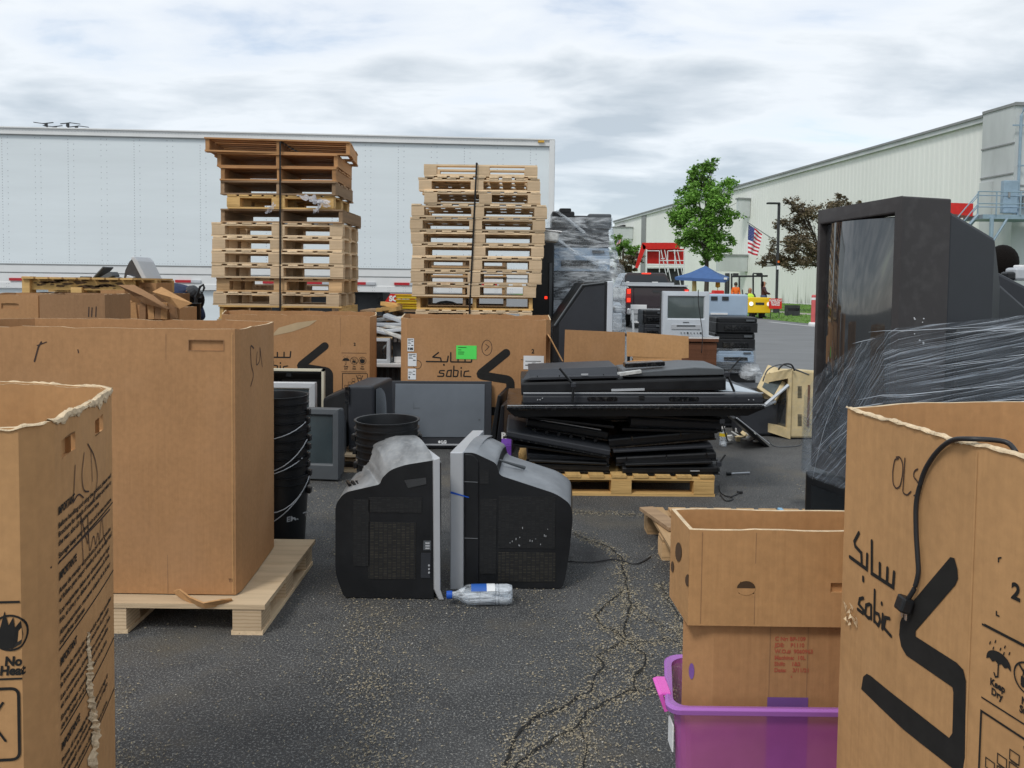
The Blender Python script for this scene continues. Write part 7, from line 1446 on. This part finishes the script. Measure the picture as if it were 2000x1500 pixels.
for k, px in enumerate((1070, 1082)): simple('white_chair', 'white plastic chair frame beyond the right labelled box'+(', nearer one' if k else ', farther one'), 'chair', (X(px, 8.4), 8.5, 0), [('leg', mWhite, [((-.05, -.1, .4), (.012, .012, .8))], 0), ('leg', mWhite, [((.05, -.1, .4), (.012, .012, .8))], 0), ('backrest', mWhite, [((0, .0, .84), (.14, .012, .03)), ((0, 0, .74), (.14, .012, .02))], 0), ('seat', mWhite, [((0, -.05, .45), (.13, .13, .015))], 0)])
# ------------------------------------------------------------- open carton (two joined walls)
Yo = 5.9; t = thing('cardboard_box', 'flattened open carton walls with slots standing behind the flat television pile', 'cardboard box', (X(1220, Yo), Yo, 0))
def sheet(nm, pts, m, slots=()):
    m_ = MB(); vs = pts; m_.add(vs, [tuple(range(len(vs)))]); o = m_.build(nm, m, t, world=t); s_ = o.modifiers.new('solid', 'SOLIDIFY'); s_.thickness = .007; return o
zl0 = .02; sheet('left_wall', [Vector((X(1100, Yo), Yo, zl0)), Vector((X(1221, Yo+.1), Yo+.1, zl0)), P(1221, 649, Yo+.1), P(1104, 644, Yo)], mCard)
rw = [Vector((X(1225, Yo), Yo+.1, zl0)), Vector((X(1343, Yo), Yo-.04, zl0)), P(1343, 707, Yo-.04), P(1331, 706, Yo-.03), P(1331, 700, Yo-.03), P(1345, 699, Yo-.04), P(1345, 657, Yo-.04), P(1224, 648, Yo+.1), P(1224, 696, Yo+.1), P(1235, 697, Yo+.09), P(1237, 704, Yo+.09), P(1224, 706, Yo+.1)]
m_ = MB(); o = sheet('right_wall', rw, mCardL)
m_ = MB(); a, b_ = P(1076, 660, Yo), P(1100, 705, Yo); m_.add([a, b_, Vector((b_.x, Yo+.5, b_.z)), Vector((a.x, Yo+.5, a.z))], [(0, 1, 2, 3)]); o = m_.build('side_flap', mCardL, t, world=t); s_ = o.modifiers.new('solid', 'SOLIDIFY'); s_.thickness = .008
# ------------------------------------------------------------- silver tv on cabinet, printers
Yv = 7.6; zc_ = Z(1370, 658, Yv); t = thing('wood_cabinet', 'brown veneered cabinet under the silver television', 'cabinet', (X(1362, Yv), Yv, 0)); m_ = MB(); hw_ = (X(1404, Yv)-X(1318, Yv))/2; m_.box((0, .25, zc_/2-.03), (hw_*2-.03, .48, zc_-.06)); m_.build('carcass', mBrown, t); m_ = MB(); m_.box((0, .25, zc_-.035), (hw_*2, .52, .03)); m_.build('top_board', mBrown, t, bevel=.004)
simple('white_tray', 'thin white board lying on the brown cabinet', 'board', (X(1365, Yv), Yv+.22, zc_-.02), [('board', mWhite, [((.0, 0, .008), (hw_*1.9, .44, .014))], .003), ('lip', mSilver, [((.0, -.21, .018), (hw_*1.9, .02, .012))], .002)])
t, W, H_ = crt('crt_television', 'silver tube television with player slot on the brown cabinet', 1294, 1386, 569, Z(1340, 657, Yv), Yv, .45, mCRT, .045, .17, mScreenG, frame=mSilver2, rz=.05)
m_ = MB(); m_.box((0, -.006, .095), (W*.62, .008, .05)); m_.build('player_panel', mSilver, t, bevel=.003); m_ = MB(); m_.box((0, -.011, .105), (W*.4, .004, .014)); m_.box((0, -.006, .14), (.06, .004, .008)); m_.build('disc_slot', mGrey2, t); m_ = MB()
for k in range(7): m_.lathe([(.005 if k not in (2, 6) else .009, -.006), (.005 if k not in (2, 6) else .009, 0)], c=(-W*.1+W*.07*k, -.005, .035), axis='y', n=10)
m_.build('buttons', mBlack, t)
cable('thin cord hanging down over the silver television screen', [(1364, 566), (1364, 590), (1368, 620), (1372, 655), (1370, 690)], Y=Yv-.06, r=.004)
gP = 'black printers stacked right of the silver television'; Yz = 8.3
dev('upper black multifunction printer with curved lid right of the silver television', 1400, 1482, 616, 646, Yz, .5, mBlack, 'printer', group=gP); dev('lower black printer right of the silver television', 1398, 1478, 646, 681, Yz+.02, .5, mBlack, 'printer', group=gP)
dev('partly hidden black printer directly right of the silver television base', 1384, 1420, 618, 672, Yz+.35, .4, mBlack, 'printer', group=gP)
t = dev('upper film-wrapped slate device under the black printers', 1402, 1476, 681, 704, Yz+.02, .5, mBlueG, group=None); dev('lower film-wrapped slate device under the black printers', 1400, 1470, 704, 726, Yz+.02, .5, mGrey2)
zq = Z(1440, 726, Yz); simple('black_crate', 'black crate at the bottom of the printer stack by the road', 'crate', (X(1438, Yz), Yz+.3, 0), [('body', mBlack, [((0, 0, zq/2), (.5, .5, zq))], .02), ('rim', mGrey, [((0, 0, zq-.02), (.52, .52, .03))], .004)])
simple('dark_cabinet', 'low dark cabinet behind the flat television pile', 'cabinet', (X(1455, 7.3), 7.3, 0), [('body', mGrey, [((0, .2, .2), (.6, .4, .38))], .02), ('door', mBlack, [((0, -.002, .2), (.5, .01, .3))], .004)])
t = simple('blue_grey_console', 'pale blue-grey plastic console with two dark vents behind the silver television', 'console', (X(1421, 9.0), 9.0, Z(1421, 618, 9.0)), [('shell', mBlueG, [((0, .2, .13), (.48, .4, .26))], .02), ('vent', mUnder, [((-.16, -.004, .21), (.075, .01, .045))], 0), ('vent', mUnder, [((-.03, -.004, .21), (.075, .01, .045))], 0), ('label_strip', mWhite, [((-.1, -.004, .03), (.2, .01, .02))], 0)])
simple('support_crate', 'dark crate holding up the pale blue-grey console', 'crate', (X(1421, 9.0), 9.0, 0), [('body', mGrey, [((0, .25, Z(1421, 618, 9.0)/2), (.45, .4, Z(1421, 618, 9.0)-.004))], .02), ('slot', mBlack, [((0, .045, .5), (.3, .01, .1))], 0)])
wrapmesh('stretch_film', 'film round the two slate devices by the road', [(728, 1398, 1478), (700, 1399, 1479), (680, 1401, 1478)], Yz-.02, .56, mFilm, 9, .012)
Yh = 8.6; dev('black printer with open tray left of the silver television', 1256, 1296, 604, 630, Yh, .4, mBlack, 'printer'); dev('dark printer module below the open-tray printer', 1258, 1292, 630, 655, Yh, .4, mGrey, 'printer')
simple('printer_shelf', 'dark table carrying the small printers left of the silver television', 'table', (X(1275, Yh), Yh+.2, 0), [('top', mGrey, [((0, 0, Z(1275, 656, Yh)-.015), (.5, .5, .03))], 0)]+[('leg', mGrey, [((sx*.2, sy*.2, .35), (.03, .03, Z(1275, 656, Yh)*.5+.35*0+.3))], 0) for sx in (-1, 1) for sy in (-1, 1)])
t = thing('white_chair', 'white slatted plastic chair beside the truck bumper', 'chair', (X(1248, 9.5), 9.5, 0)); m_ = MB()
for x in (-.06, .06): m_ = MB(); m_.tube([(x, 0, 0), (x*1.1, 0, .8), (x*1.3, .05, Z(1248, 596, 9.5))], .014, 6); m_.build('leg', mWhite, t)
for x in (-.06, .06): m_ = MB(); m_.tube([(x, -.3, 0), (x, -.28, .45)], .014, 6); m_.build('leg', mWhite, t)
m_ = MB(); m_.box((0, .03, Z(1248, 600, 9.5)), (.2, .02, .06)); m_.box((0, .02, .9), (.17, .02, .03)); m_.build('backrest', mWhite, t, bevel=.005); m_ = MB(); m_.box((0, -.15, .46), (.18, .34, .02)); m_.build('seat', mWhite, t, bevel=.005)
# ------------------------------------------------------------- yellowed monitors
Ye = 6.3; ye = G(1545, 858).y
t = thing('crt_monitor', 'yellowed cream monitor standing on its side with vent slits, by the big television', 'monitor', (X(1550, ye), ye, 0)); zt_ = Z(1550, 724, ye); m_ = MB()
m_.loft([[(X(1548, ye), ye, .01), (X(1610, ye), ye, .01), (X(1610, ye), ye, zt_), (X(1548, ye), ye, zt_+.01)][::-1], [(X(1540, ye), ye+.45, .03), (X(1600, ye), ye+.45, .03), (X(1600, ye), ye+.45, zt_-.03), (X(1540, ye), ye+.45, zt_-.03)][::-1]]); m_.build('rear_shell', mBeige, t, bevel=.02, world=t)
m_ = MB(); fx0, fx1 = X(1508, ye), X(1549, ye); A = [(fx0, ye+.14, .05), (fx1, ye-.02, .005), (fx1, ye-.02, zt_+.02), (fx0, ye+.14, zt_-.05)]; c = sum((Vector(a) for a in A), Vector())/4
inn = [c+(Vector(a)-c)*.72+Vector((0, 0, 0)) for a in A]; dpth = [v+Vector((.03, .06, 0)) for v in inn]; m_.add([Vector(a) for a in A]+inn+dpth, [(i, (i+1) % 4, 4+(i+1) % 4, 4+i) for i in range(4)]+[(4+i, 4+(i+1) % 4, 8+(i+1) % 4, 8+i) for i in range(4)]); m_.build('bezel', mBeige, t, world=t)
m_ = MB(); m_.add(dpth, [(0, 1, 2, 3)]); m_.build('screen', mScreen, t, world=t)
for y0_ in (755, 810):
    m_ = MB()
    for k in range(9): m_.box(P(1562, y0_+2.6*k, ye-.003), (.035, .006, .004))
    m_.build('vent_slits', mUnder, t, world=t)
m_ = MB(); a, b_ = P(1576, 833, ye-.004), P(1582, 752, ye-.004); m_.prism([(a.x, a.z), (b_.x, a.z), (b_.x, b_.z), (a.x, b_.z)], 'y', ye-.01, ye); m_.build('rust_strip', mat('rusty_strip', (.16, .07, .03), .8), t, world=t)
t = thing('crt_monitor', 'tilted yellowed monitor front leaning left against the upright cream one', 'monitor', (X(1495, ye), ye+.1, 0)); m_ = MB(); yk = ye+.02
A = [P(1478, 757, yk+.1), P(1500, 712, yk+.25), P(1547, 726, yk+.1), P(1515, 782, yk)]; c = sum(A, Vector())/4; inn = [c+(v-c)*.62+Vector((-.01, -.01, -.02)) for v in A]; bk = [v+Vector((.06, .2, -.12)) for v in A]
m_.add(A+inn+bk, [(i, (i+1) % 4, 4+(i+1) % 4, 4+i) for i in range(4)]+[((i+1) % 4, i, 8+i, 8+(i+1) % 4) for i in range(4)]+[(11, 10, 9, 8)]); o = m_.build('bezel', mBeige, t, world=t, bevel=.006)
m_ = MB(); m_.add([v+Vector((0, 0, .004)) for v in inn], [(0, 1, 2, 3)]); m_.build('screen', mScreenG, t, world=t); m_ = MB(); m_.tube([P(1515, 784, yk-.01), P(1476, 800, yk-.02)], .012, 6); m_.tube([P(1540, 752, yk-.03), P(1495, 790, yk-.05)], .015, 6); m_.build('chrome_bar', mSilver2, t, world=t)
m_ = MB(); m_.box(Vector((A[2].x-.02, yk+.3, .25)), (.2, .2, .5)); m_.build('rear_tube', mCRT, t, world=t, bevel=.02)
cable('grey cord looping over the yellowed monitors', [(1490, 745), (1500, 722), (1525, 712), (1550, 720), (1580, 732)], Y=ye, r=.006, m=mGrey2); cable('short black cord arching on top of the yellowed monitors', [(1520, 722), (1530, 712), (1545, 712), (1552, 724)], Y=ye-.04, r=.008)
t = thing('thin_monitor', 'small black flat panel propped slanting on the asphalt', 'panel', G(1470, 868)); a = G(1497, 873, .0); b_ = P(1432, 818, 6.15); m_ = MB()
m_.hexa([a, a+Vector((.03, 0, 0)), a+Vector((.03, .35, 0)), a+Vector((0, .35, 0)), b_, b_+Vector((.03, 0, .01)), b_+Vector((.03, .35, .01)), b_+Vector((0, .35, 0))]); m_.build('casing', mBlack, t, world=t, bevel=.005)
m_ = MB(); m_.tube([a+Vector((.02, -.01, .03)), b_+Vector((.025, -.01, .01))], .005, 6); m_.build('edge_trim', mSilver, t, world=t)
t = thing('water_bottle', 'small clear water bottle standing right of the television pile', 'bottle', G(1412, 871)); m_ = MB(); m_.lathe([(.03, 0), (.032, .01), (.032, .05), (.029, .06), (.032, .07), (.032, .11), (.014, .14), (.013, .155)], n=18); m_.build('shell', mPET, t, smooth=True); m_ = MB(); m_.lathe([(.033, .085), (.033, .112)], n=18, cap=False); m_.build('wrap_label', mCrateY, t); m_ = MB(); m_.lathe([(.015, .15), (.015, .165)], n=12); m_.build('cap', mWhite, t)
t = thing('scrap_pieces', 'white crumpled papers and plastic scraps behind the small bottle', 'scrap', G(1440, 858)); rr = random.Random(12)
for k in range(12): m_ = MB(); q = G(rr.uniform(1415, 1480), rr.uniform(835, 862), .03); m_.box(q, (rr.uniform(.04, .12), rr.uniform(.03, .1), rr.uniform(.01, .04)), Matrix.Rotation(rr.uniform(-.8, .8), 3, 'Y') @ Matrix.Rotation(rr.uniform(-2, 2), 3, 'Z')); m_.build('piece', mCloth if k % 3 else mBeige, t, world=t, bevel=.004)
simple('slate_box', 'dark plastic tub between the pile and the yellowed monitors', 'tub', (X(1490, 6.9), 6.9, 0), [('body', mGrey, [((0, .15, .16), (.35, .3, .3))], .02), ('lid', mBlack, [((0, .15, .325), (.37, .32, .03))], .01)])
t = wrapmesh('crumpled_film', 'crumpled film heap left of the yellowed monitors', [(742, 1462, 1500), (728, 1466, 1492), (710, 1470, 1480)], 7.6, .3, mFilm2, 22, .04)
# ------------------------------------------------------------- big television stack at right
F0 = Vector((1.22, 3.12, 0)); F1 = Vector((1.36, 2.70, 0)); fd = (F1-F0); FW = fd.length; fd = fd/FW; fn = Vector((-fd.y, fd.x, 0))  # fn points right-back (depth)
if fn.x < 0: fn = -fn
def T(u, d, z): q = F0+fd*u+fn*d; return Vector((q.x, q.y, z))
ztop = 1.675; zbot = .62
t = thing('crt_television', 'huge dark tube television on its side, reflecting the pallet stacks in its screen', 'television', T(FW/2, .3, zbot)); m_ = MB()
rim_o = [(0, zbot), (FW, zbot), (FW, ztop), (0, ztop-.0)]; u0_, u1_, za_, zb_ = .018, FW-.035, .70, ztop-.058
m_.loft([[T(0, .015, zbot), T(FW, .0, zbot), T(FW, .0, ztop), T(0, .015, ztop-.012)], [T(0, .20, zbot), T(FW, .22, zbot), T(FW, .22, ztop), T(0, .2, ztop-.01)]], cap=False)
I0 = [T(0, .015, zbot), T(FW, 0, zbot), T(FW, 0, ztop), T(0, .015, ztop-.012)]; I1 = [T(u0_, .01, za_), T(u1_, .0, za_), T(u1_, .0, zb_), T(u0_, .01, zb_-.012)]; I2 = [T(u0_+.004, .045, za_+.004), T(u1_-.004, .042, za_+.004), T(u1_-.004, .042, zb_-.004), T(u0_+.004, .045, zb_-.014)]
m_.add(I0+I1+I2, [(i, 4+i, 4+(i+1) % 4, (i+1) % 4) for i in range(4)]+[(4+i, 8+i, 8+(i+1) % 4, 4+(i+1) % 4) for i in range(4)]); m_.build('bezel_frame', mCRT, t, world=t, bevel=.006)
m_ = MB(); n = 16; vs = []
for i in range(n+1):
    for j in range(n+1): u, v = i/n, j/n; b_ = 1-(2*u-1)**2; c_ = 1-(2*v-1)**2; vs.append(T(u0_+.006+(u1_-u0_-.012)*u, .038-.052*b_-.022*c_*b_, za_+.008+(zb_-za_-.02)*v))
m_.add(vs, [(i*(n+1)+j, (i+1)*(n+1)+j, (i+1)*(n+1)+j+1, i*(n+1)+j+1) for i in range(n) for j in range(n)]); m_.build('screen', mScreen, t, world=t, smooth=True)
m_ = MB(); m_.loft([[T(.01, .2, zbot+.01), T(FW-.005, .22, zbot+.01), T(FW-.005, .22, ztop-.04), T(.01, .2, ztop-.04)][::-1], [T(.06, .46, zbot+.05), T(FW-.02, .46, zbot+.05), T(FW-.02, .46, ztop-.13), T(.06, .46, ztop-.13)][::-1], [T(.08, .52, zbot+.09), T(FW-.04, .52, zbot+.09), T(FW-.04, .52, ztop-.30), T(.08, .52, ztop-.30)][::-1], [T(.1, .80, zbot+.12), T(FW-.06, .80, zbot+.12), T(FW-.06, .80, ztop-.46), T(.1, .8, ztop-.46)][::-1]]); m_.build('rear_shell', mGrey, t, world=t, bevel=.012)
m_ = MB(); rr = random.Random(4)
for k in range(9): q = T(FW+.001, rr.uniform(.06, .12), ztop-.42-rr.uniform(0, .12)); m_.lathe([(.001, -.001), (rr.uniform(.0015, .004), 0), (.001, .001)], c=tuple(q), axis='y', n=7)
m_.build('scuff', mSilver, t, world=t)
# second television underneath
t = thing('crt_television', 'dark glossy television underneath the huge one, behind the banana box', 'television', T(FW/2, .3, 0)); m_ = MB(); m_.loft([[T(-.02, 0, .02), T(FW+.02, 0, .02), T(FW+.02, 0, .6), T(-.02, 0, .6)], [T(0, .7, .06), T(FW, .7, .06), T(FW, .7, .6), T(0, .7, .6)]]); m_.build('cabinet', mBlack, t, world=t, bevel=.015)
m_ = MB(); m_.quad(T(.03, -.006, .08), T(FW-.03, -.006, .08), T(FW-.03, -.006, .55), T(.03, -.006, .55)); m_.build('screen', mScreen, t, world=t)
# side items right of it
t = thing('crt_television', 'dark tapered television back behind the huge one at the right edge', 'television', (2.4, 3.3, 0)); Yr = 3.35; m_ = MB(); pr = [(X(1850, Yr), .0), (X(2120, Yr), .0), (X(2120, Yr), Z(2100, 600, Yr)), (X(2010, Yr), Z(2000, 562, Yr)), (X(1925, Yr), Z(1925, 520, Yr)), (X(1850, Yr), Z(1900, 520, Yr))]; slabpoly(m_, pr, Yr, Yr+.6); m_.build('rear_shell', mGrey, t, world=t, bevel=.015); m_ = MB(); m_.box((X(1980, Yr), Yr-.004, .8), (.3, .01, .3)); m_.build('vent_grille', mVentD, t, world=t)
t = thing('crt_television', 'blue-black television housing under the film at the right edge', 'television', (2.0, 2.75, 0)); Yr2 = 2.72; m_ = MB(); pr = [(X(1868, Yr2), 0), (X(2150, Yr2), 0), (X(2150, Yr2), Z(2100, 640, Yr2)), (X(1868, Yr2), Z(1870, 640, Yr2))]; slabpoly(m_, pr, Yr2, Yr2+.5); m_.build('rear_shell', mBlack, t, world=t, bevel=.015); m_ = MB(); m_.box((X(1960, Yr2), Yr2-.004, .7), (.35, .01, .3)); m_.build('vent_grille', mVentD, t, world=t)
# film sheet round the big stack
fs2 = thing('stretch_film', 'streaky stretch film pulled round the big television stack at right', 'stretch film', T(FW/2, -.02, .6))
def filmpt(s_, v):    # s along the wrap: 0 far edge of screen side, 1 near corner, 2 right end
    if s_ < .06: q = F0+fn*.10*(1-s_/.06)-fd*.008
    elif s_ < 1: q = F0.lerp(F1, (s_-.06)/.94)-fd*.008*(1-s_)-fn*(.02+.035*math.sin(math.pi*s_))
    else: q = F1.lerp(Vector((2.1, 2.62, 0)), s_-1)-fn*.02*(2-s_)-Vector((0, .03, 0))
    return q
def ytop(s_): return [790, 640, 596][0]+(640-790)*min(1, s_**.8) if s_ <= 1 else 640+(594-640)*(s_-1)
def ybot(s_): return 1010 if s_ < .08 else (900 if False else 985-60*min(1, s_)) if s_ <= 1 else 1000
for lay in range(2):
    vs = []; ns, nv = 70, 50
    for i in range(ns+1):
        s_ = 2*i/ns
        for j in range(nv+1):
            v = j/nv; q = filmpt(s_, v); yt3 = ytop(s_)+(40 if lay else 0)+4*noise.noise(Vector((s_*6, lay, 0))); yb3 = 905-90*0 if s_ < .3 else 960; yb3 = 915+60*s_ if s_ < 1 else 1000
            px_ = 1000+FPX*q.x/q.y; z = Z(px_, yt3+(yb3-yt3)*v, q.y)
            fold = .012*noise.noise(Vector((s_*2.5, z*14+s_*4.0, lay*7)))+.006*noise.noise(Vector((s_*5, z*40+s_*12, 3)))
            pinch = .03*math.exp(-((v-.45)/.2)**2)*math.sin(math.pi*min(1, s_)) if s_ < 1 else 0
            o_ = -fn if s_ < 1 else Vector((0, -1, 0)); q2 = q+o_*(abs(fold)+.004+.012*lay-pinch*.4)*min(1, .15+s_*4); vs.append((q2.x, q2.y, z))
    m_ = MB(); m_.add(vs, [(i*(nv+1)+j, (i+1)*(nv+1)+j, (i+1)*(nv+1)+j+1, i*(nv+1)+j+1) for i in range(ns) for j in range(nv)]); o = m_.build('film_layer', mFilmS, fs2, world=fs2, smooth=True)
    uvl = o.data.uv_layers.new(name='UVMap'); dat = [0.0]*(2*len(o.data.loops))
    for li, lp_ in enumerate(o.data.loops): i, j = divmod(lp_.vertex_index, nv+1); s_ = 2*i/ns; dat[2*li] = s_+lay*5; dat[2*li+1] = j/nv+(.95*s_ if s_ < 1 else .95+.12*(s_-1))*(1 if lay == 0 else 1.4)
    uvl.data.foreach_set('uv', dat)
m_ = MB(); rr = random.Random(77)
def strand(s0, y0_, s1, y1_, r_=.0016):
    pts = []
    for k in range(15):
        f = k/14; s_ = s0+(s1-s0)*f; q = filmpt(s_, 0); px_ = 1000+FPX*q.x/q.y; z = Z(px_, y0_+(y1_-y0_)*f, q.y); o_ = -fn if s_ < 1 else Vector((0, -1, 0)); pts.append(Vector((q.x, q.y, z))+o_*(.026+.004*math.sin(f*3)))
    m_.tube(pts, [max(.0003, r_*math.sin(math.pi*(.04+.92*k/14))) for k in range(15)], 4)
for k in range(6):
    s0 = rr.uniform(0.15, .5); y0_ = rr.uniform(800, 960)+0; strand(s0, y0_, s0+rr.uniform(.2, .55), y0_-rr.uniform(60, 150), rr.uniform(.0006, .0016))
for k in range(26):
    s0 = rr.uniform(.7, 1.6); y0_ = rr.uniform(640, 800)-30*(s0-1); d_ = rr.uniform(.15, .6); strand(s0, y0_, min(2, s0+d_), y0_-d_*rr.uniform(10, 60), rr.uniform(.0005, .0019))
m_.build('folded_strands', mat('white_film_fold', (.62, .68, .75), .25, alpha=.75), fs2, world=fs2, smooth=True)
# red-brown edge and pale blue carton low left of the stack
simple('blue_carton', 'thin pale blue carton standing at the foot of the big television stack', 'carton', (1.22, 3.25, 0), [('carton', mat('pale_blue_card', (.25, .48, .68), .5), [((-.03, 0, .19), (.02, .2, .38))], .003), ('label', mPaper, [((-.035, -.101, .12), (.02, .004, .08))], 0)])
# person behind, back of head
Yp = 5.6; person('person with short dark hair and blue shirt, back turned, behind the right televisions', (X(1950, Yp), Yp, 0), math.pi, dict(stand, neck=(0, 0, 1.42), head=(0, 0, 1.555)), mBlueS, mUnder, mHair, Z(1950, 484, Yp)/1.70)
simple('camera_gear', 'grey and white camera gear resting on the right televisions', 'equipment', P(1984, 548, Yr+.25), [('body', mSilver, [((0, 0, .03), (.06, .08, .06)), ((.07, 0, .03), (.05, .08, .06))], .012), ('lens', mBlack, [((-.05, -.02, .02), (.04, .06, .04))], .01), ('strap_block', mWhite, [((.02, 0, .065), (.04, .05, .015))], .005)])
# ------------------------------------------------------------- banana boxes and purple tote
kb = 1.35/1.6; Yb = 2.0*kb; H2 = CAMH
zt_ = Z(1400, 1035, Yb); zb_ = Z(1400, 1222, Yb); q0, q1 = X(1357, Yb), X(1360, Yb)+.62
by1 = G(1311, 993, zt_).y; bx1 = G(1311, 993, zt_).x
pl = [(q0, Yb), (q0+.56, Yb), (q0+.56, by1), (bx1, by1)]
hA = Z(1470, 1160, Yb); u_a, u_b = X(1456, Yb)-q0, X(1487, Yb)-q0
bb = Box('cardboard_box', 'open shallow banana carton with punched holes on top of the other carton', 'cardboard box', pl, zb_, zt_, mCardL, amp=.003, bulge=.003, holes=[(u_a+.003, u_b-.003, Z(1470, 1146, Yb), Z(1470, 1136, Yb), True), (u_a, u_b, Z(1470, 1159, Yb), Z(1470, 1148, Yb), False), (X(1638, Yb)-q0, X(1668, Yb)-q0, Z(1650, 1157, Yb), Z(1650, 1138, Yb), False)])
p = Print(bb); p.off = .0015; cx_, cz_ = X(1471, Yb)-q0, Z(1471, 1148, Yb)
p.poly([(cx_+.0205*math.cos(a), cz_+.0165*math.sin(a)) for a in [math.pi*k/10 for k in range(11)]], [tuple(range(11))]); p.done('hole_shade', mat('hole_dark', (.07, .04, .02), .9))
p = Print(bb); p.poly([(cx_+.021*math.cos(a), cz_+.016*math.sin(a)) for a in [-math.pi*k/10 for k in range(11)]], [tuple(range(10, -1, -1))]); p.done('hole_tab', mCardL)
p = Print(bb); p.off = .0015
def side(px, py): return onbox(bb, 3, px, py)
for (px, py, rx, ry) in ((1327, 1078, 6, 19), (1315, 1107, 3, 11), (1344, 1133, 4.5, 12)): 
    pts = [side(px+rx*math.cos(a), py-ry*math.sin(a)*(1 if math.sin(a) > 0 else 1)) for a in [2*math.pi*k/14 for k in range(14)]]; p.poly(pts, [tuple(range(14))])
p.done('punched_hole', mat('hole_shadow', (.09, .05, .025), .9))
p = Print(bb); p.off = .001
for px in (1382, 1488): p.rect(X(px, Yb)-q0, zb_+.005, X(px, Yb)-q0+.0015, zt_-.005)
p.done('crease', mCardD)
Yl = Yb+.02; zl1, zl0 = zb_-.001, Z(1400, 1440, Yl)
zl0 = .06
pl = [(X(1352, Yl), Yl), (X(1352, Yl)+.5, Yl), (X(1352, Yl)+.5, Yl+.2), (X(1340, Yl+.16), Yl+.2)]; 
pl = [(X(1353, Yl-.005), Yl+.02), (X(1409, Yl), Yl-.002), (X(1409, Yl)+.47, Yl), (X(1409, Yl)+.47, Yl+.17), (X(1358, Yl+.17), Yl+.17)]
lb = Box('cardboard_box', 'taped carton with red stamped lines standing inside the purple tote', 'cardboard box', pl, zl0, zl1, mCard, amp=.001, bulge=.001)
def rl(px, py): return lb.cum[1]+X(px, Yl)-X(1409, Yl), Z(px, py, Yl)
p = Print(lb)
for i, l in enumerate(('C Nr: BP-109', 'JDE:    P1110', 'W.O.#  9060963', 'Machine:  10L', 'Shift:    1&2', 'Date:    3/11/21')):
    u, z = rl(1530, 1250+12.2*i); p.text(u, z, l, .0125, 1, .0004)
u, z = rl(1563, 1322); p.poly([(u, z), (u+.004, z), (u+.002, z+.005)], [(0, 1, 2)])
p.done('red_stamp', mInkRed)
p = Print(lb); p.off = .0012
for px in (1520, 1595): p.rect(rl(px, 0)[0], zl0, rl(px, 0)[0]+.002, zl1-.003)
p.done('crease', mCardD); p = Print(lb); p.off = .0015; p.rect(rl(1518, 0)[0], .08, rl(1599, 0)[0], rl(0, 1342)[1]); p.done('purple_tape', mTape)
p = Print(lb); p.off = .0015; u = lb.cum[0]+.022; z = Z(1384, 1312, Yl+.01); p.poly([(u+.006*math.cos(a), z+.019*math.sin(a)) for a in [2*math.pi*k/14 for k in range(14)]], [tuple(range(14))]); p.done('punched_hole', mTape)
# tote
tt = thing('plastic_tote', 'translucent purple storage tote with pink latch in the right foreground', 'tote', (q0+.2, Yb+.1, 0)); zr = Z(1400, 1378, Yb-.02); yf = Yb-.03; xlf = X(1326, yf)
rp_ = G(1306, 1283, zr); yb_ = rp_.y+.0; Wt = .62; Dt = yb_-yf; xl0, xl1 = xlf, rp_.x
def tring(z, ins, r=.035): 
    k = ins; pts = rrect(Wt-2*k, Dt-2*k, r, 5, 0, 0); return [((xl0+Wt/2)+p[0]+(xl1-xl0)*((p[1]+Dt/2)/Dt)*(1 if p[0] < 0 else 0), yf+Dt/2+p[1], z) for p in pts]
m_ = MB(); m_.loft([tring(.003, .035), tring(.02, .03), tring(zr-.02, .008), tring(zr, .006)], cap=False); m_.add(tring(.003, .035), [tuple(range(24))]); m_.build('tub', mPurple, tt, world=tt, smooth=False)
m_ = MB(); m_.loft([tring(zr-.012, .004), tring(zr-.012, -.010), tring(zr, -.012), tring(zr+.004, -.006), tring(zr+.001, .006)], cap=False); m_.build('rim', mPurpleR, tt, world=tt, bevel=.001)
ly = yf+Dt*.30; q = G(1316, 1352, zr-.005); m_ = MB(); c = Vector((xl0-.020+(xl1-xl0)*.35, yf+Dt*.38, zr-.018)); m_.box(c, (.010, .075, .045), Matrix.Rotation(-.35, 3, 'Y')); m_.box(c+Vector((.006, 0, .02)), (.022, .075, .007)); m_.build('latch', mPink, tt, world=tt, bevel=.002)
m_ = MB(); m_.box(Vector((xl0+.012, yf+.045, zr-.085)), (.003, .045, .06)); m_.build('sticker', mPaper, tt, world=tt)
# corner of pallet behind the cartons
pq = G(1290, 1040); pallet('blk', 1.1, .9, 'weathered-edged pallet lying behind the banana carton', (G(1256, 990, .12).x+.56, G(1256, 990, .12).y-.45, 0), .0, mWood, H=.12)
simple('grey_board', 'loose grey board resting on the pallet corner behind the banana carton', 'board', G(1290, 1012, .135), [('board', mWoodD, [((0, 0, 0), (.08, .36, .018), Matrix.Rotation(.25, 3, 'Z'))], 0), ('end_split', mWoodY, [((.05, -.12, -.012), (.05, .04, .012))], 0)])
